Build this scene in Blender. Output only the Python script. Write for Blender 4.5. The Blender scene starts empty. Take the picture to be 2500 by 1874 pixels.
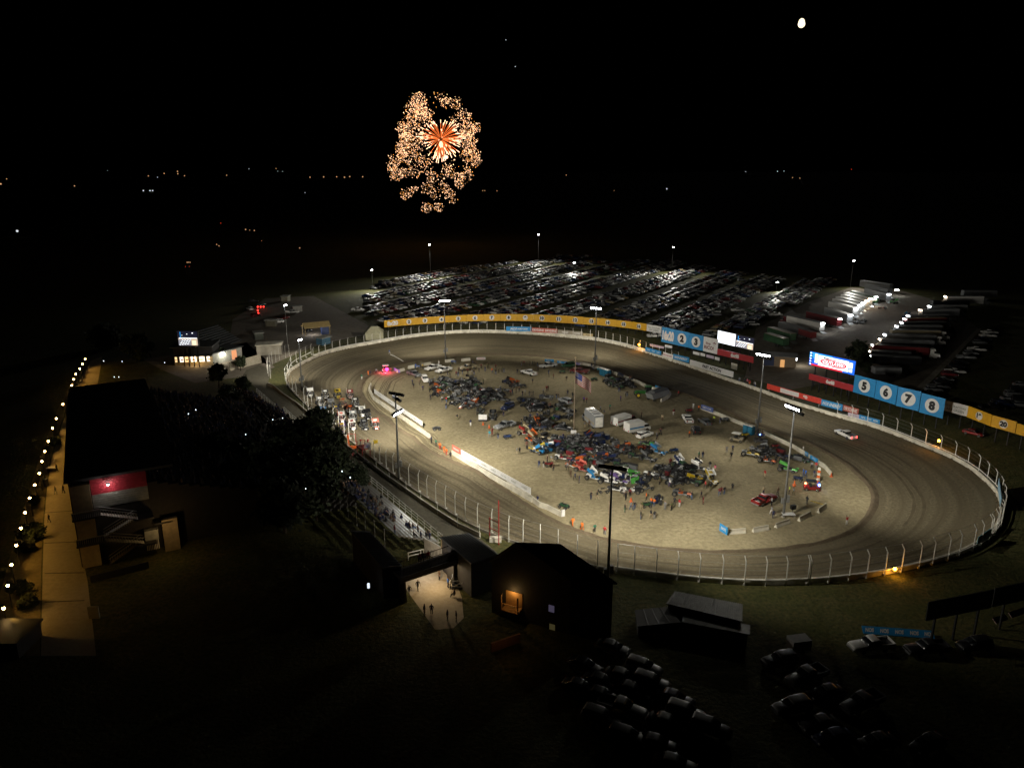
import bpy, math, random
from mathutils import Vector, Matrix
random.seed(7)
R = math.radians
scene = bpy.context.scene
COL = scene.collection

# ---------------------------------------------------------------- camera
FOC, CH = 1850.0, 60.0                       # focal length in photo pixels, camera height in metres
PITCH = math.atan(522 / FOC)
CP, SP = math.cos(PITCH), math.sin(PITCH)
cam = bpy.data.cameras.new('camera')
cam.sensor_width = 36.0
cam.lens = 36.0 * FOC / 2500.0
cam.clip_start, cam.clip_end = 0.5, 60000.0
camo = bpy.data.objects.new('camera', cam)
COL.objects.link(camo)
camo.location = (0, 0, CH)
camo.rotation_euler = (R(90) - PITCH, 0, 0)
scene.camera = camo

def P(u, v, z=0.0):
    """Point at height z seen at photo pixel (u, v)."""
    x, y = (u - 1250) / FOC, -(v - 937) / FOC
    d = (x, CP + y * SP, -SP + y * CP)
    t = (z - CH) / d[2]
    return Vector((x * t, d[1] * t, z))

def zat(y, v):
    """Height of a point at distance y that shows at photo row v."""
    return CH - y * math.tan(PITCH + math.atan((v - 937) / FOC))

def proj(p):
    q = Vector(p) - Vector((0, 0, CH))
    dep = q.y * CP - q.z * SP
    if dep < 1: return (0, 0)
    return (1250 + FOC * q.x / dep, 937 - FOC * (q.y * SP + q.z * CP) / dep)

def crop(x0, y0, s):
    return lambda x, y, z=0.0: P(x0 + x * s, y0 + y * s, z)
zA, zB, zC, zD = crop(0, 700, .3166), crop(600, 700, .3166), crop(1200, 700, .3166), crop(1800, 650, .3166)
zE, zF, zG, zH = crop(0, 1150, .3166), crop(700, 1150, .3166), crop(1300, 1150, .3166), crop(1800, 1150, .3166)
wA, wB, wC, wD, wE, wF = crop(650, 800, .1357), crop(950, 820, .1809), crop(1250, 820, .1809), crop(1250, 1020, .1809), crop(1600, 950, .1809), crop(1650, 1100, .1809)
yA, yF = crop(700, 920, .1357), crop(850, 1080, .2051)
xD, xE, xF, xG, xH = crop(850, 550, .3165), crop(1450, 550, .3165), crop(400, 690, .1582), crop(1900, 650, .2712), crop(1300, 1500, .5425)
dD, dA = crop(900, 1280, .2232), crop(370, 820, .2412)

# ---------------------------------------------------------------- world, moonlight, exposure
world = bpy.data.worlds.new('World')
scene.world = world
world.use_nodes = True
nt = world.node_tree
sky = nt.nodes.new('ShaderNodeTexSky')
sky.sky_type = 'NISHITA'
sky.sun_disc = False
sky.sun_elevation = R(-8)
sky.sun_rotation = R(200)
nt.nodes['Background'].inputs['Strength'].default_value = 0.004
nt.links.new(sky.outputs[0], nt.nodes['Background'].inputs['Color'])
sun = bpy.data.lights.new('moonlight', 'SUN')
sun.energy = 0.003
sun.angle = R(.5)
sun.color = (1, .95, .85)
suno = bpy.data.objects.new('moonlight', sun)
COL.objects.link(suno)
suno.rotation_euler = (R(-78), 0, R(-20))
vs = scene.view_settings
vs.view_transform = 'Standard'
vs.look = 'None'
vs.exposure, vs.gamma = 0.0, 1.0
scene.render.engine = 'CYCLES'
cy = scene.cycles
cy.use_denoising = True
cy.denoiser = 'OPENIMAGEDENOISE'
cy.max_bounces, cy.diffuse_bounces, cy.glossy_bounces, cy.transparent_max_bounces = 4, 2, 2, 8
cy.caustics_reflective = cy.caustics_refractive = False
cy.sample_clamp_direct, cy.sample_clamp_indirect = 40.0, 4.0
cy.use_light_tree = True

# ---------------------------------------------------------------- materials
MATS = {}
def mat(name, col, rough=.6, metal=0.0, var=.25, scale=1.5, bump=0.0, coat=0.0):
    if name in MATS: return MATS[name]
    m = bpy.data.materials.new(name); m.use_nodes = True
    t = m.node_tree; b = t.nodes['Principled BSDF']
    b.inputs['Roughness'].default_value = rough
    b.inputs['Metallic'].default_value = metal
    b.inputs['Coat Weight'].default_value = coat
    tc = t.nodes.new('ShaderNodeTexCoord')
    n = t.nodes.new('ShaderNodeTexNoise'); n.inputs['Scale'].default_value = scale; n.inputs['Detail'].default_value = 5
    t.links.new(tc.outputs['Object'], n.inputs['Vector'])
    r = t.nodes.new('ShaderNodeMapRange')
    r.inputs['From Min'].default_value, r.inputs['From Max'].default_value = .3, .7
    r.inputs['To Min'].default_value, r.inputs['To Max'].default_value = 1 - var, 1 + var * .4
    t.links.new(n.outputs['Fac'], r.inputs['Value'])
    mx = t.nodes.new('ShaderNodeMix'); mx.data_type = 'RGBA'; mx.blend_type = 'MULTIPLY'; mx.inputs[0].default_value = 1
    mx.inputs[6].default_value = (*col, 1)
    t.links.new(r.outputs[0], mx.inputs[7])
    t.links.new(mx.outputs[2], b.inputs['Base Color'])
    if bump:
        bp = t.nodes.new('ShaderNodeBump'); bp.inputs['Strength'].default_value = bump; bp.inputs['Distance'].default_value = .1
        t.links.new(n.outputs['Fac'], bp.inputs['Height']); t.links.new(bp.outputs[0], b.inputs['Normal'])
    MATS[name] = m
    return m

def emat(name, col, st):
    if name in MATS: return MATS[name]
    m = bpy.data.materials.new(name); m.use_nodes = True
    b = m.node_tree.nodes['Principled BSDF']
    b.inputs['Base Color'].default_value = (*[c * .5 for c in col], 1)
    b.inputs['Emission Color'].default_value = (*col, 1)
    b.inputs['Emission Strength'].default_value = st
    m.cycles.emission_sampling = 'NONE'      # its lamp object carries the light
    MATS[name] = m
    return m

def ground_mat(name, cols, scales, rough=.95, bump=.4, coord='Object', stretch=(1, 1, 1)):
    """Earth or grass: several noises blended between colours."""
    m = bpy.data.materials.new(name); m.use_nodes = True
    t = m.node_tree; b = t.nodes['Principled BSDF']
    b.inputs['Roughness'].default_value = rough
    b.inputs['Specular IOR Level'].default_value = .2
    tc = t.nodes.new('ShaderNodeTexCoord'); mp = t.nodes.new('ShaderNodeMapping')
    mp.inputs['Scale'].default_value = stretch
    t.links.new(tc.outputs[coord], mp.inputs['Vector'])
    last = None; lastn = None
    for i, (c, s) in enumerate(zip(cols[1:], scales)):
        n = t.nodes.new('ShaderNodeTexNoise'); n.inputs['Scale'].default_value = s
        n.inputs['Detail'].default_value = 8; n.inputs['Roughness'].default_value = .65
        t.links.new((mp if i != len(scales) - 1 or coord == 'Object' else tc).outputs[0 if i != len(scales) - 1 or coord == 'Object' else 'Object'], n.inputs['Vector'])
        r = t.nodes.new('ShaderNodeMapRange'); r.inputs['From Min'].default_value, r.inputs['From Max'].default_value = .38, .66
        t.links.new(n.outputs['Fac'], r.inputs['Value'])
        mx = t.nodes.new('ShaderNodeMix'); mx.data_type = 'RGBA'
        t.links.new(r.outputs[0], mx.inputs[0])
        if last is None: mx.inputs[6].default_value = (*cols[0], 1)
        else: t.links.new(last, mx.inputs[6])
        mx.inputs[7].default_value = (*c, 1)
        last = mx.outputs[2]; lastn = n
    t.links.new(last, b.inputs['Base Color'])
    bp = t.nodes.new('ShaderNodeBump'); bp.inputs['Strength'].default_value = bump; bp.inputs['Distance'].default_value = .25
    t.links.new(lastn.outputs['Fac'], bp.inputs['Height']); t.links.new(bp.outputs[0], b.inputs['Normal'])
    MATS[name] = m
    return m

WHITE = mat('white paint', (.72, .70, .64), .5)
CONC = mat('concrete wall', (.62, .58, .48), .85, var=.35, scale=.6, bump=.2)
CONCG = mat('grey concrete', (.35, .32, .26), .9, var=.35, scale=.5, bump=.2)
STEEL = mat('galvanised steel', (.45, .46, .46), .4, .7)
BLACK = mat('black steel', (.015, .015, .016), .5)
RUBBER = mat('tyre rubber', (.02, .02, .02), .8)
GLASS = mat('dark glass', (.012, .014, .017), .16, coat=.2)
TAILR = mat('red lens', (.35, .01, .01), .25)
HEADL = mat('clear lens', (.7, .7, .7), .15)
REDP = mat('red steel', (.38, .035, .03), .5)
PLY = mat('yellow sign', (.62, .335, .012), .5, var=.12)
BLUE = mat('blue sign', (.02, .23, .52), .5, var=.12)
REDS = mat('red sign', (.36, .025, .03), .5, var=.12)
INK = mat('black lettering', (.012, .012, .014), .6)
SIGNW = mat('white sign', (.66, .65, .64), .55, var=.1)
LENS = emat('floodlight lens', (.96, .98, 1), 60)
WARM = emat('warm bulb', (1, .62, .22), 40)

# ---------------------------------------------------------------- mesh builder
class MB:
    def __init__(s): s.v, s.f, s.m, s.mats, s.sm = [], [], [], [], set()
    def mi(s, m):
        if m not in s.mats: s.mats.append(m)
        return s.mats.index(m)
    def poly(s, pts, m):
        i = len(s.v); s.v += [tuple(p) for p in pts]; s.f.append(tuple(range(i, i + len(pts)))); s.m.append(s.mi(m))
    def add(s, pts, faces, m):
        i = len(s.v); k = s.mi(m); s.v += [tuple(p) for p in pts]
        for f in faces: s.f.append(tuple(i + j for j in f)); s.m.append(k)
    def box(s, c, d, m, rz=0.0, top=(1, 1), rx=0.0, ry=0.0):
        hx, hy, hz = d[0] / 2, d[1] / 2, d[2] / 2
        pts = [Vector((x * hx * (top[0] if z > 0 else 1), y * hy * (top[1] if z > 0 else 1), z * hz)) for z in (-1, 1) for x, y in ((-1, -1), (1, -1), (1, 1), (-1, 1))]
        if rx or ry or rz:
            mt = Matrix.Rotation(rz, 3, 'Z') @ Matrix.Rotation(ry, 3, 'Y') @ Matrix.Rotation(rx, 3, 'X')
            pts = [mt @ p for p in pts]
        c = Vector(c)
        s.add([p + c for p in pts], [(3, 2, 1, 0), (4, 5, 6, 7), (0, 1, 5, 4), (1, 2, 6, 5), (2, 3, 7, 6), (3, 0, 4, 7)], m)
    def hexa(s, b, t, m):
        s.add(list(b) + list(t), [(3, 2, 1, 0), (4, 5, 6, 7), (0, 1, 5, 4), (1, 2, 6, 5), (2, 3, 7, 6), (3, 0, 4, 7)], m)
    def frus(s, x0, x1, y, z0, a0, a1, b, z1, m):
        s.hexa([(x0, -y, z0), (x1, -y, z0), (x1, y, z0), (x0, y, z0)], [(a0, -b, z1), (a1, -b, z1), (a1, b, z1), (a0, b, z1)], m)
    def tube(s, pts, r, m, n=6, r1=None, caps=True):
        pts = [Vector(p) for p in pts]; rings = []
        for i, p in enumerate(pts):
            d = (pts[min(i + 1, len(pts) - 1)] - pts[max(i - 1, 0)]).normalized()
            a = d.cross(Vector((0, 0, 1)) if abs(d.z) < .9 else Vector((1, 0, 0))).normalized(); b = d.cross(a)
            rr = r if r1 is None else r + (r1 - r) * i / (len(pts) - 1)
            rings.append([p + (a * math.cos(2 * math.pi * k / n) + b * math.sin(2 * math.pi * k / n)) * rr for k in range(n)])
        f = [(i * n + k, i * n + (k + 1) % n, (i + 1) * n + (k + 1) % n, (i + 1) * n + k) for i in range(len(pts) - 1) for k in range(n)]
        if caps: f += [tuple(range(n))[::-1], tuple((len(pts) - 1) * n + k for k in range(n))]
        s.add([q for g in rings for q in g], f, m)
    def ball(s, c, r, m, n=8, k=5, sc=(1, 1, 1)):
        c = Vector(c); pts = [c + Vector((0, 0, r * sc[2]))]
        for i in range(1, k):
            a = math.pi * i / k
            pts += [c + Vector((r * sc[0] * math.sin(a) * math.cos(2 * math.pi * j / n), r * sc[1] * math.sin(a) * math.sin(2 * math.pi * j / n), r * sc[2] * math.cos(a))) for j in range(n)]
        pts.append(c - Vector((0, 0, r * sc[2])))
        f = [(0, 1 + j, 1 + (j + 1) % n) for j in range(n)]
        for i in range(k - 2): f += [(1 + i * n + j, 1 + (i + 1) * n + j, 1 + (i + 1) * n + (j + 1) % n, 1 + i * n + (j + 1) % n) for j in range(n)]
        e = len(pts) - 1; b = 1 + (k - 2) * n
        f += [(e, b + (j + 1) % n, b + j) for j in range(n)]
        s.add(pts, f, m)
    def loft(s, secs, m):
        """Rounded body along x: sections (x, half width low, half width mid, z low, z mid, z top)."""
        pts = []
        for x, w0, w1, z0, zm, zt in secs:
            half = [(w0 * .8, z0), (w1, z0 + (zm - z0) * .35), (w1, zm), (w1 * .93, zm + (zt - zm) * .6), (w1 * .72, zt)]
            pts += [(x, -y, z) for y, z in half] + [(x, y, z) for y, z in half[::-1]]
        n = 10; k = len(secs); a = len(s.f)
        s.add(pts, [(i * n + j, i * n + (j + 1) % n, (i + 1) * n + (j + 1) % n, (i + 1) * n + j) for i in range(k - 1) for j in range(n)] + [tuple(range(n))[::-1], tuple((k - 1) * n + j for j in range(n))], m)
        s.sm.update(range(a, len(s.f) - 2))
    def disc(s, c, r, u, w, m, n=24, th=0.0):
        c, u, w = Vector(c), Vector(u), Vector(w)
        ring = [c + u * r * math.cos(2 * math.pi * k / n) + w * r * math.sin(2 * math.pi * k / n) for k in range(n)]
        if th:
            nn = u.cross(w) * th
            s.add([p - nn for p in ring] + [p for p in ring], [tuple(range(n))[::-1], tuple(range(n, 2 * n))] + [(k, (k + 1) % n, n + (k + 1) % n, n + k) for k in range(n)], m)
        else: s.poly(ring, m)
    def wheel(s, c, r, w, m, rim, n=14):
        c = Vector(c)
        s.tube([c - Vector((0, w / 2, 0)), c + Vector((0, w / 2, 0))], r, m, n)
        for e in (-1, 1): s.disc(c + Vector((0, e * (w / 2 + .01), 0)), r * .58, (1, 0, 0), (0, 0, e), rim, 10)
    def panel(s, a, b, h, m, th=.12, z0=None):
        """Upright board between ground points a and b (xy), from its z to +h; the face to the camera side is at a-b."""
        a, b = Vector(a), Vector(b); r = (b - a); r.z = 0; n = Vector((r.y, -r.x, 0)).normalized() * th
        s.hexa([a, b, b - n, a - n], [p + Vector((0, 0, h)) for p in (a, b, b - n, a - n)], m)
    def mesh(s, name):
        me = bpy.data.meshes.new(name)
        me.from_pydata(s.v, [], s.f)
        for m in s.mats: me.materials.append(m)
        me.polygons.foreach_set('material_index', s.m)
        if s.sm: me.polygons.foreach_set('use_smooth', [i in s.sm for i in range(len(s.f))])
        me.update()
        return me
    def build(s, name, parent=None, smooth=False):
        me = s.mesh(name)
        if smooth: me.polygons.foreach_set('use_smooth', [True] * len(me.polygons))
        return link(name, me, parent)

def link(name, data, parent=None):
    o = bpy.data.objects.new(name, data); COL.objects.link(o)
    if parent: o.parent = parent
    return o

THINGS = []
def tag(o, label, cat, group=None, at=None):
    o['label'] = label; o['category'] = cat
    if group: o['group'] = group
    THINGS.append((o, Vector(at) if at is not None else None))
    return o
def thing(name, label, cat, loc=(0, 0, 0), rz=0.0, group=None, at=None):
    o = link(name, None); o.location = loc; o.rotation_euler = (0, 0, rz); o.empty_display_size = .3
    return tag(o, label, cat, group, at)
def struct(o, kind='structure'): o['kind'] = kind; return o
def dup(root, label, loc, rz, group=None, cat=None):
    c = root.copy(); COL.objects.link(c); c.location = loc; c.rotation_euler = (0, 0, rz)
    for ch in root.children:
        d = ch.copy(); COL.objects.link(d); d.parent = c
        for g in ch.children:
            e = g.copy(); COL.objects.link(e); e.parent = d
    return tag(c, label, cat or root['category'], group or root.get('group'))

# ---------------------------------------------------------------- lettering
TXT = {}
def text_geo(s, bold=.025):
    if (s, bold) in TXT: return TXT[(s, bold)]
    cu = bpy.data.curves.new('lettering', 'FONT'); cu.body = s; cu.offset = bold; cu.resolution_u = 3
    o = bpy.data.objects.new('lettering', cu); COL.objects.link(o)
    dg = bpy.context.evaluated_depsgraph_get()
    me = bpy.data.meshes.new_from_object(o.evaluated_get(dg))
    v = [p.co.copy() for p in me.vertices]; f = [tuple(q.vertices) for q in me.polygons]
    bpy.data.objects.remove(o); bpy.data.meshes.remove(me); bpy.data.curves.remove(cu)
    x0, x1 = min(p.x for p in v), max(p.x for p in v); y0, y1 = min(p.y for p in v), max(p.y for p in v)
    TXT[(s, bold)] = ([((p.x - (x0 + x1) / 2), (p.y - (y0 + y1) / 2)) for p in v], f, x1 - x0, y1 - y0)
    return TXT[(s, bold)]
def text(mb, s, c, r, up, h, m, maxw=None, off=.02, bold=.025, slant=0.0):
    v, f, w, hh = text_geo(s, bold)
    k = h / hh; kx = k
    if maxw and w * k > maxw: kx = maxw / w
    r, up = Vector(r).normalized(), Vector(up).normalized(); n = r.cross(up); c = Vector(c) + n * off
    mb.add([c + r * (x * kx + slant * y * k) + up * (y * k) for x, y in v], f, m)

def lamp(name, kind, loc, energy, col=(1, 1, 1), aim=None, size=2.2, radius=.3, parent=None, blend=.9):
    l = bpy.data.lights.new(name, kind); l.energy = energy; l.color = col; l.shadow_soft_size = radius
    if kind == 'SPOT': l.spot_size = size; l.spot_blend = blend
    o = link(name, l); o.location = loc
    if aim is not None: o.rotation_euler = (Vector(aim) - Vector(loc)).to_track_quat('-Z', 'Y').to_euler()
    if parent:
        o.parent = parent; o.matrix_parent_inverse = Matrix.Translation(-Vector(parent.location))
    return o
# ================================================================ the setting
GRASS = ground_mat('grass field', [(.055, .060, .018), (.095, .098, .026), (.125, .105, .038), (.035, .042, .014)], [.03, .25, 1.6], bump=1.0)
TRACK = ground_mat('track clay', [(.160, .134, .082), (.080, .066, .040), (.245, .206, .132), (.112, .093, .057)], [.9, .35, 1.9], coord='UV', stretch=(.016, .85, 1), bump=.5)
INFIELD = ground_mat('infield dirt', [(.32, .272, .162), (.235, .198, .117), (.385, .327, .20), (.215, .18, .108)], [.05, .22, 1.3], bump=.6)
GRAVEL = ground_mat('gravel lot', [(.17, .145, .115), (.12, .10, .08), (.21, .185, .15)], [.05, .6], bump=.4)
ASPHALT = ground_mat('walkway asphalt', [(.10, .09, .065), (.07, .062, .045), (.12, .11, .08)], [.1, 1.2], bump=.3)
PAVE = ground_mat('promenade concrete', [(.34, .29, .21), (.28, .235, .17), (.38, .33, .25)], [.15, 1.5], bump=.2)

def sheet(name, pts, z, m, kind='structure'):
    mb = MB(); mb.poly([(p[0], p[1], z) for p in pts], m)
    return struct(mb.build(name), kind)

g = MB()
for x0, x1, y0, y1 in ((-9000, -300, -400, 15000), (-300, 300, -400, 15000), (300, 9000, -400, 15000)):
    g.poly([(x0, y0, 0), (x1, y0, 0), (x1, y1, 0), (x0, y1, 0)], GRASS)
struct(g.build('ground'))
# far low hills below the horizon line
hb = MB()
HILL = mat('distant hills', (.02, .025, .02), .95)
for i in range(60):
    x0, x1 = -9000 + i * 300, -8700 + i * 300
    h0, h1 = [25 + 14 * math.sin(k * .9) + 9 * math.sin(k * 2.3 + 1) for k in (i, i + 1)]
    hb.add([(x0, 14000, -1), (x1, 14000, -1), (x1, 14400, h1), (x0, 14400, h0), (x0, 15200, -1), (x1, 15200, -1)], [(0, 1, 2, 3), (3, 2, 5, 4)], HILL)
struct(hb.build('hills'))

OUT_PX = [(703,917),(708,909),(731,894),(768,875),(806,861),(860,849),(905,841),(950,833),(996,825),(1043,819),(1107,814),(1170,812),(1233,814),(1263,815),(1327,819),(1390,825),(1453,831),(1517,844),(1580,863),(1643,884),(1707,906),(1770,928),(1833,949),(1900,974),(1927,984),(1990,1003),(2053,1022),(2117,1039),(2164,1055),(2212,1074),(2259,1093),(2307,1112),(2338,1128),(2370,1147),(2395,1169),(2421,1193),(2436,1215),(2441,1242),(2434,1275),(2414,1305),(2383,1330),(2332,1356),(2265,1376),(2189,1394),(2107,1408),(2018,1419),(1919,1425),(1816,1425),(1764,1422),(1708,1418),(1655,1413),(1601,1406),(1547,1399),(1458,1387),(1409,1372),(1362,1357),(1319,1345),(1277,1331),(1202,1305),(1136,1275),(1087,1244),(1043,1216),(999,1187),(960,1158),(914,1122),(867,1084),(828,1052),(781,1015),(740,980),(715,956),(703,938)]
IN_PX = [(879,953),(885,934),(898,918),(932,901),(980,887),(1043,874),(1122,866),(1202,865),(1295,868),(1390,878),(1454,892),(1521,916),(1600,942),(1727,983),(1817,1026),(1908,1060),(1975,1082),(2022,1106),(2069,1134),(2101,1165),(2129,1191),(2134,1220),(2126,1248),(2101,1280),(2053,1308),(1990,1327),(1895,1340),(1800,1345),(1712,1346),(1648,1342),(1553,1330),(1474,1315),(1365,1277),(1301,1239),(1238,1197),(1169,1150),(1103,1124),(1012,1067),(948,1020),(901,985)]
CEN = Vector((12, 185, 0))
def polar(px, n=360):
    pts = sorted(((math.atan2((q := P(u, v) - CEN).y, q.x), q.length) for u, v in px))
    pts = [(pts[-1][0] - 2 * math.pi, pts[-1][1])] + pts + [(pts[0][0] + 2 * math.pi, pts[0][1])]
    out = []; j = 0
    for k in range(n):
        a = -math.pi + 2 * math.pi * (k + .5) / n
        while pts[j + 1][0] < a: j += 1
        (a0, r0), (a1, r1) = pts[j], pts[j + 1]
        out.append(r0 + (r1 - r0) * (a - a0) / (a1 - a0))
    for _ in range(3): out = [(out[k - 1] + 2 * out[k] + out[(k + 1) % n]) / 4 for k in range(n)]
    return out
NT = 360
RO, RI = polar(OUT_PX), polar(IN_PX)
def tp(k, t, z=0.0):
    k = k % NT; k0 = int(k); w = k - k0; k1 = (k0 + 1) % NT
    r = (RI[k0] + (RO[k0] - RI[k0]) * t) * (1 - w) + (RI[k1] + (RO[k1] - RI[k1]) * t) * w
    a = -math.pi + 2 * math.pi * (k + .5) / NT
    return Vector((CEN.x + r * math.cos(a), CEN.y + r * math.sin(a), z))
def kof(p):
    return ((math.atan2(p.y - CEN.y, p.x - CEN.x) + math.pi) / (2 * math.pi) * NT - .5) % NT
def karc(p0, p1, step):
    """Track angles from p0 to p1, going with rising k, at about every STEP metres along the outer edge."""
    k0, k1 = kof(p0), kof(p1)
    if k1 < k0: k1 += NT
    out = [k0]; acc = 0; k = k0; q = tp(k, 1)
    while k < k1:
        k += .1; w = tp(k, 1); acc += (w - q).length; q = w
        if acc >= step: out.append(k); acc = 0
    return out

# clay oval as one ring with its own running coordinates
NX = 14
tv, tf, uv = [], [], []
s = 0
for k in range(NT + 1):
    if k: s += (tp(k, .5) - tp(k - 1, .5)).length
    for j in range(NX + 1):
        t = j / NX
        tv.append(tp(k, t * 1.02, .012 + .10 * math.sin(t * math.pi) * 0)); uv.append((s, t * 22))
for k in range(NT):
    for j in range(NX):
        a = k * (NX + 1) + j; tf.append((a, a + 1, a + NX + 2, a + NX + 1))
me = bpy.data.meshes.new('race_track'); me.from_pydata(tv, [], tf); me.materials.append(TRACK)
ul = me.uv_layers.new(name='UVMap')
for lp in me.loops: ul.data[lp.index].uv = uv[lp.vertex_index]
struct(link('race_track', me))
fv = [tp(k, 0.0, .02) for k in range(NT)]
fm = MB(); fm.add([(CEN.x, CEN.y, .02)] + fv, [(0, 1 + (k + 1) % NT, 1 + k)[::-1] for k in range(NT)], INFIELD)
struct(fm.build('infield'))
# loose clay ridge along the inside groove
bm_ = MB(); BERM = ground_mat('loose clay', [(.16, .125, .08), (.09, .07, .045), (.13, .10, .065)], [.3, 2.0], bump=1.0)
rr = random.Random(3)
rows = []
for k in range(NT + 1):
    h = .22 + .2 * rr.random(); o = .012 * rr.random()
    rows.append([tp(k, -.035 + o, .015), tp(k, -.012 + o, h), tp(k, .012, h * .8), tp(k, .045 + o, .01)])
bm_.add([p for r_ in rows for p in r_], [(k * 4 + j, k * 4 + j + 1, k * 4 + j + 5, k * 4 + j + 4) for k in range(NT) for j in range(3)], BERM)
struct(bm_.build('dirt_berm', smooth=True))
# marbles of clay thrown up along the outside wall
cl = MB()
for k in range(0, NT * 4):
    kk = k / 4; p = tp(kk, .985 + .012 * rr.random(), .05)
    if rr.random() < .35:
        r_ = .12 + .28 * rr.random()
        cl.ball(p, r_, BERM, 5, 3, (1, 1, .6))
struct(cl.build('clay_clods'), 'stuff')

# tyre marks worn into the clay and the infield dirt
RUT = ground_mat('packed tyre marks', [(.125, .103, .062), (.17, .142, .088)], [.4], bump=.3); RUTT = ground_mat('dark groove clay', [(.085, .07, .043), (.13, .107, .066)], [.3], bump=.3)
def marks(name, m, n, t0, t1, k0, k1, w0, w1, z, seed):
    rd = random.Random(seed); mb = MB()
    for i in range(n):
        t, k, L, w = rd.uniform(t0, t1), rd.uniform(k0, k1), rd.uniform(14, 70), rd.uniform(w0, w1); dr = rd.uniform(-.0012, .0012)
        for off in (0, 1.7):
            pts = []
            for j in range(int(L)):
                p = tp(k + j, t + dr * j); d = (p - CEN).normalized(); ww = w * (.5 + .5 * math.sin(math.pi * (j + .5) / int(L))) * rd.uniform(.75, 1.2)
                pts += [p + d * (off - ww / 2) + Vector((0, 0, z + i * .0006)), p + d * (off + ww / 2) + Vector((0, 0, z + i * .0006))]
            mb.add(pts, [(2 * j, 2 * j + 1, 2 * j + 3, 2 * j + 2) for j in range(int(L) - 1)], m)
    struct(mb.build(name))
marks('groove_marks', RUTT, 46, .08, .9, 0, 360, .25, .8, .02, 4)
marks('tyre_marks', RUT, 30, -.42, -.07, 190, 380, .2, .4, .03, 8)
# lots and paths
sheet('gravel_lot', [xG(-200, 560), xG(250, 330), xG(650, 190), xG(1100, 215), xG(1500, 330), xG(1830, 580), xG(1230, 1120), xG(700, 1000), xG(100, 1110), xG(-300, 1000)], .012, GRAVEL)
sheet('dirt_lot', [zB(-150, 540), zB(-100, 250), zB(150, 90), zB(520, 70), zB(950, 300), zB(900, 370), zB(520, 460), zB(200, 600)], .012, GRAVEL)
sheet('vendor_yard', [zA(1100, 560), zA(1900, 430), zA(2120, 620), zA(1900, 690), zA(1500, 740), zA(1250, 640)], .012, GRAVEL)
RAIL = [(600, 918), (626, 950), (675, 992), (693, 996), (737, 1036), (800, 1083), (860, 1129), (935, 1190), (1000, 1243), (1081, 1310)]
WALKF = [zA(2100, 640), zA(2060, 760), wA(130, 1090), wA(310, 1240), wA(575, 1420), wA(675, 1510), yF(0, 85), yF(195, 235), yF(338, 345), yF(492, 460), yF(692, 600), yF(866, 725), yF(1066, 860), yF(1303, 1010), yF(1565, 1135), zF(1640, 640)]
sheet('walkway', [zA(1820, 760)] + [P(u, v) for u, v in RAIL] + [P(1150, 1380)] + WALKF[::-1] + [zA(2000, 600), zA(1900, 640)], .016, ASPHALT)
sheet('promenade', [P(100, 1600), P(235, 1600), P(214, 1420), P(190, 1300), P(170, 1200), P(175, 1080), P(236, 950), P(250, 870), P(222, 880), P(195, 925), P(150, 1040), P(125, 1125), P(115, 1190), P(108, 1270), P(104, 1400)], .012, PAVE)
PLANT = ground_mat('planting bed', [(.17, .13, .07), (.10, .085, .04), (.20, .16, .09)], [.2, 1.5], bump=.6)
sheet('planting_strip', [P(-40, 1600), P(97, 1600), P(100, 1400), P(105, 1270), P(112, 1190), P(122, 1122), P(146, 1040), P(190, 925), P(218, 880), P(205, 868), P(140, 1000), P(95, 1120), P(40, 1300)], .014, PLANT)
sheet('plaza', [dD(360, 640), dD(600, 330), dD(830, 400), dD(960, 640), dD(1020, 800), dD(1040, 1020), dD(930, 1130), dD(730, 1150)], .016, PAVE)
sheet('gravel_path', [xG(1830, 560), xG(1790, 560), xG(1500, 850), xG(1200, 1130), xG(1290, 1120), xG(1560, 850)], .018, CONCG)

# ================================================================ walls and fences round the track
def wall_strip(name, label, ks, t, h, th, m, cat='wall', z=0.0):
    mb = MB(); prof = [(-th / 2, 0), (-th * .42, h * .5), (-th * .36, h), (th * .36, h), (th / 2, 0)]
    pts = []
    for k in ks:
        p = tp(k, t); d = (p - CEN).normalized()
        pts += [p + d * x + Vector((0, 0, y + z)) for x, y in prof]
    n = len(prof)
    mb.add(pts, [(i * n + j, i * n + j + 1, (i + 1) * n + j + 1, (i + 1) * n + j) for i in range(len(ks) - 1) for j in range(n - 1)] + [(0, 4, 3, 2, 1)] + [tuple(len(pts) - n + j for j in range(n))], m)
    o = mb.build(name); tag(o, label, cat, at=tp(ks[len(ks) // 2], t)); return o
PA, PB, PC, PD = P(705, 925), P(2040, 1020), P(2436, 1270), P(1510, 1397)
def seq(a, b, st): return karc(a, b, st)[::1]
# k rises anticlockwise seen from above: from the right of the picture, over the far turn, to the left
far_ks = seq(P(1900, 974), PA, 2.0)
right_ks = seq(P(1500, 1394), P(1902, 974), 2.0)
front_ks = seq(PA, P(1495, 1392), 2.0)
wall_strip('retaining_wall', 'long stained white concrete wall round the far turn under the yellow boards', far_ks, 1.01, .95, .45, CONC)
wall_strip('retaining_wall', 'white concrete wall sweeping round the empty turn past the white pickup', right_ks, 1.01, .9, .4, CONC)
wall_strip('retaining_wall', 'low grey wall foot below the fence between bleachers and front straight', front_ks, 1.012, .45, .3, CONCG)

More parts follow.
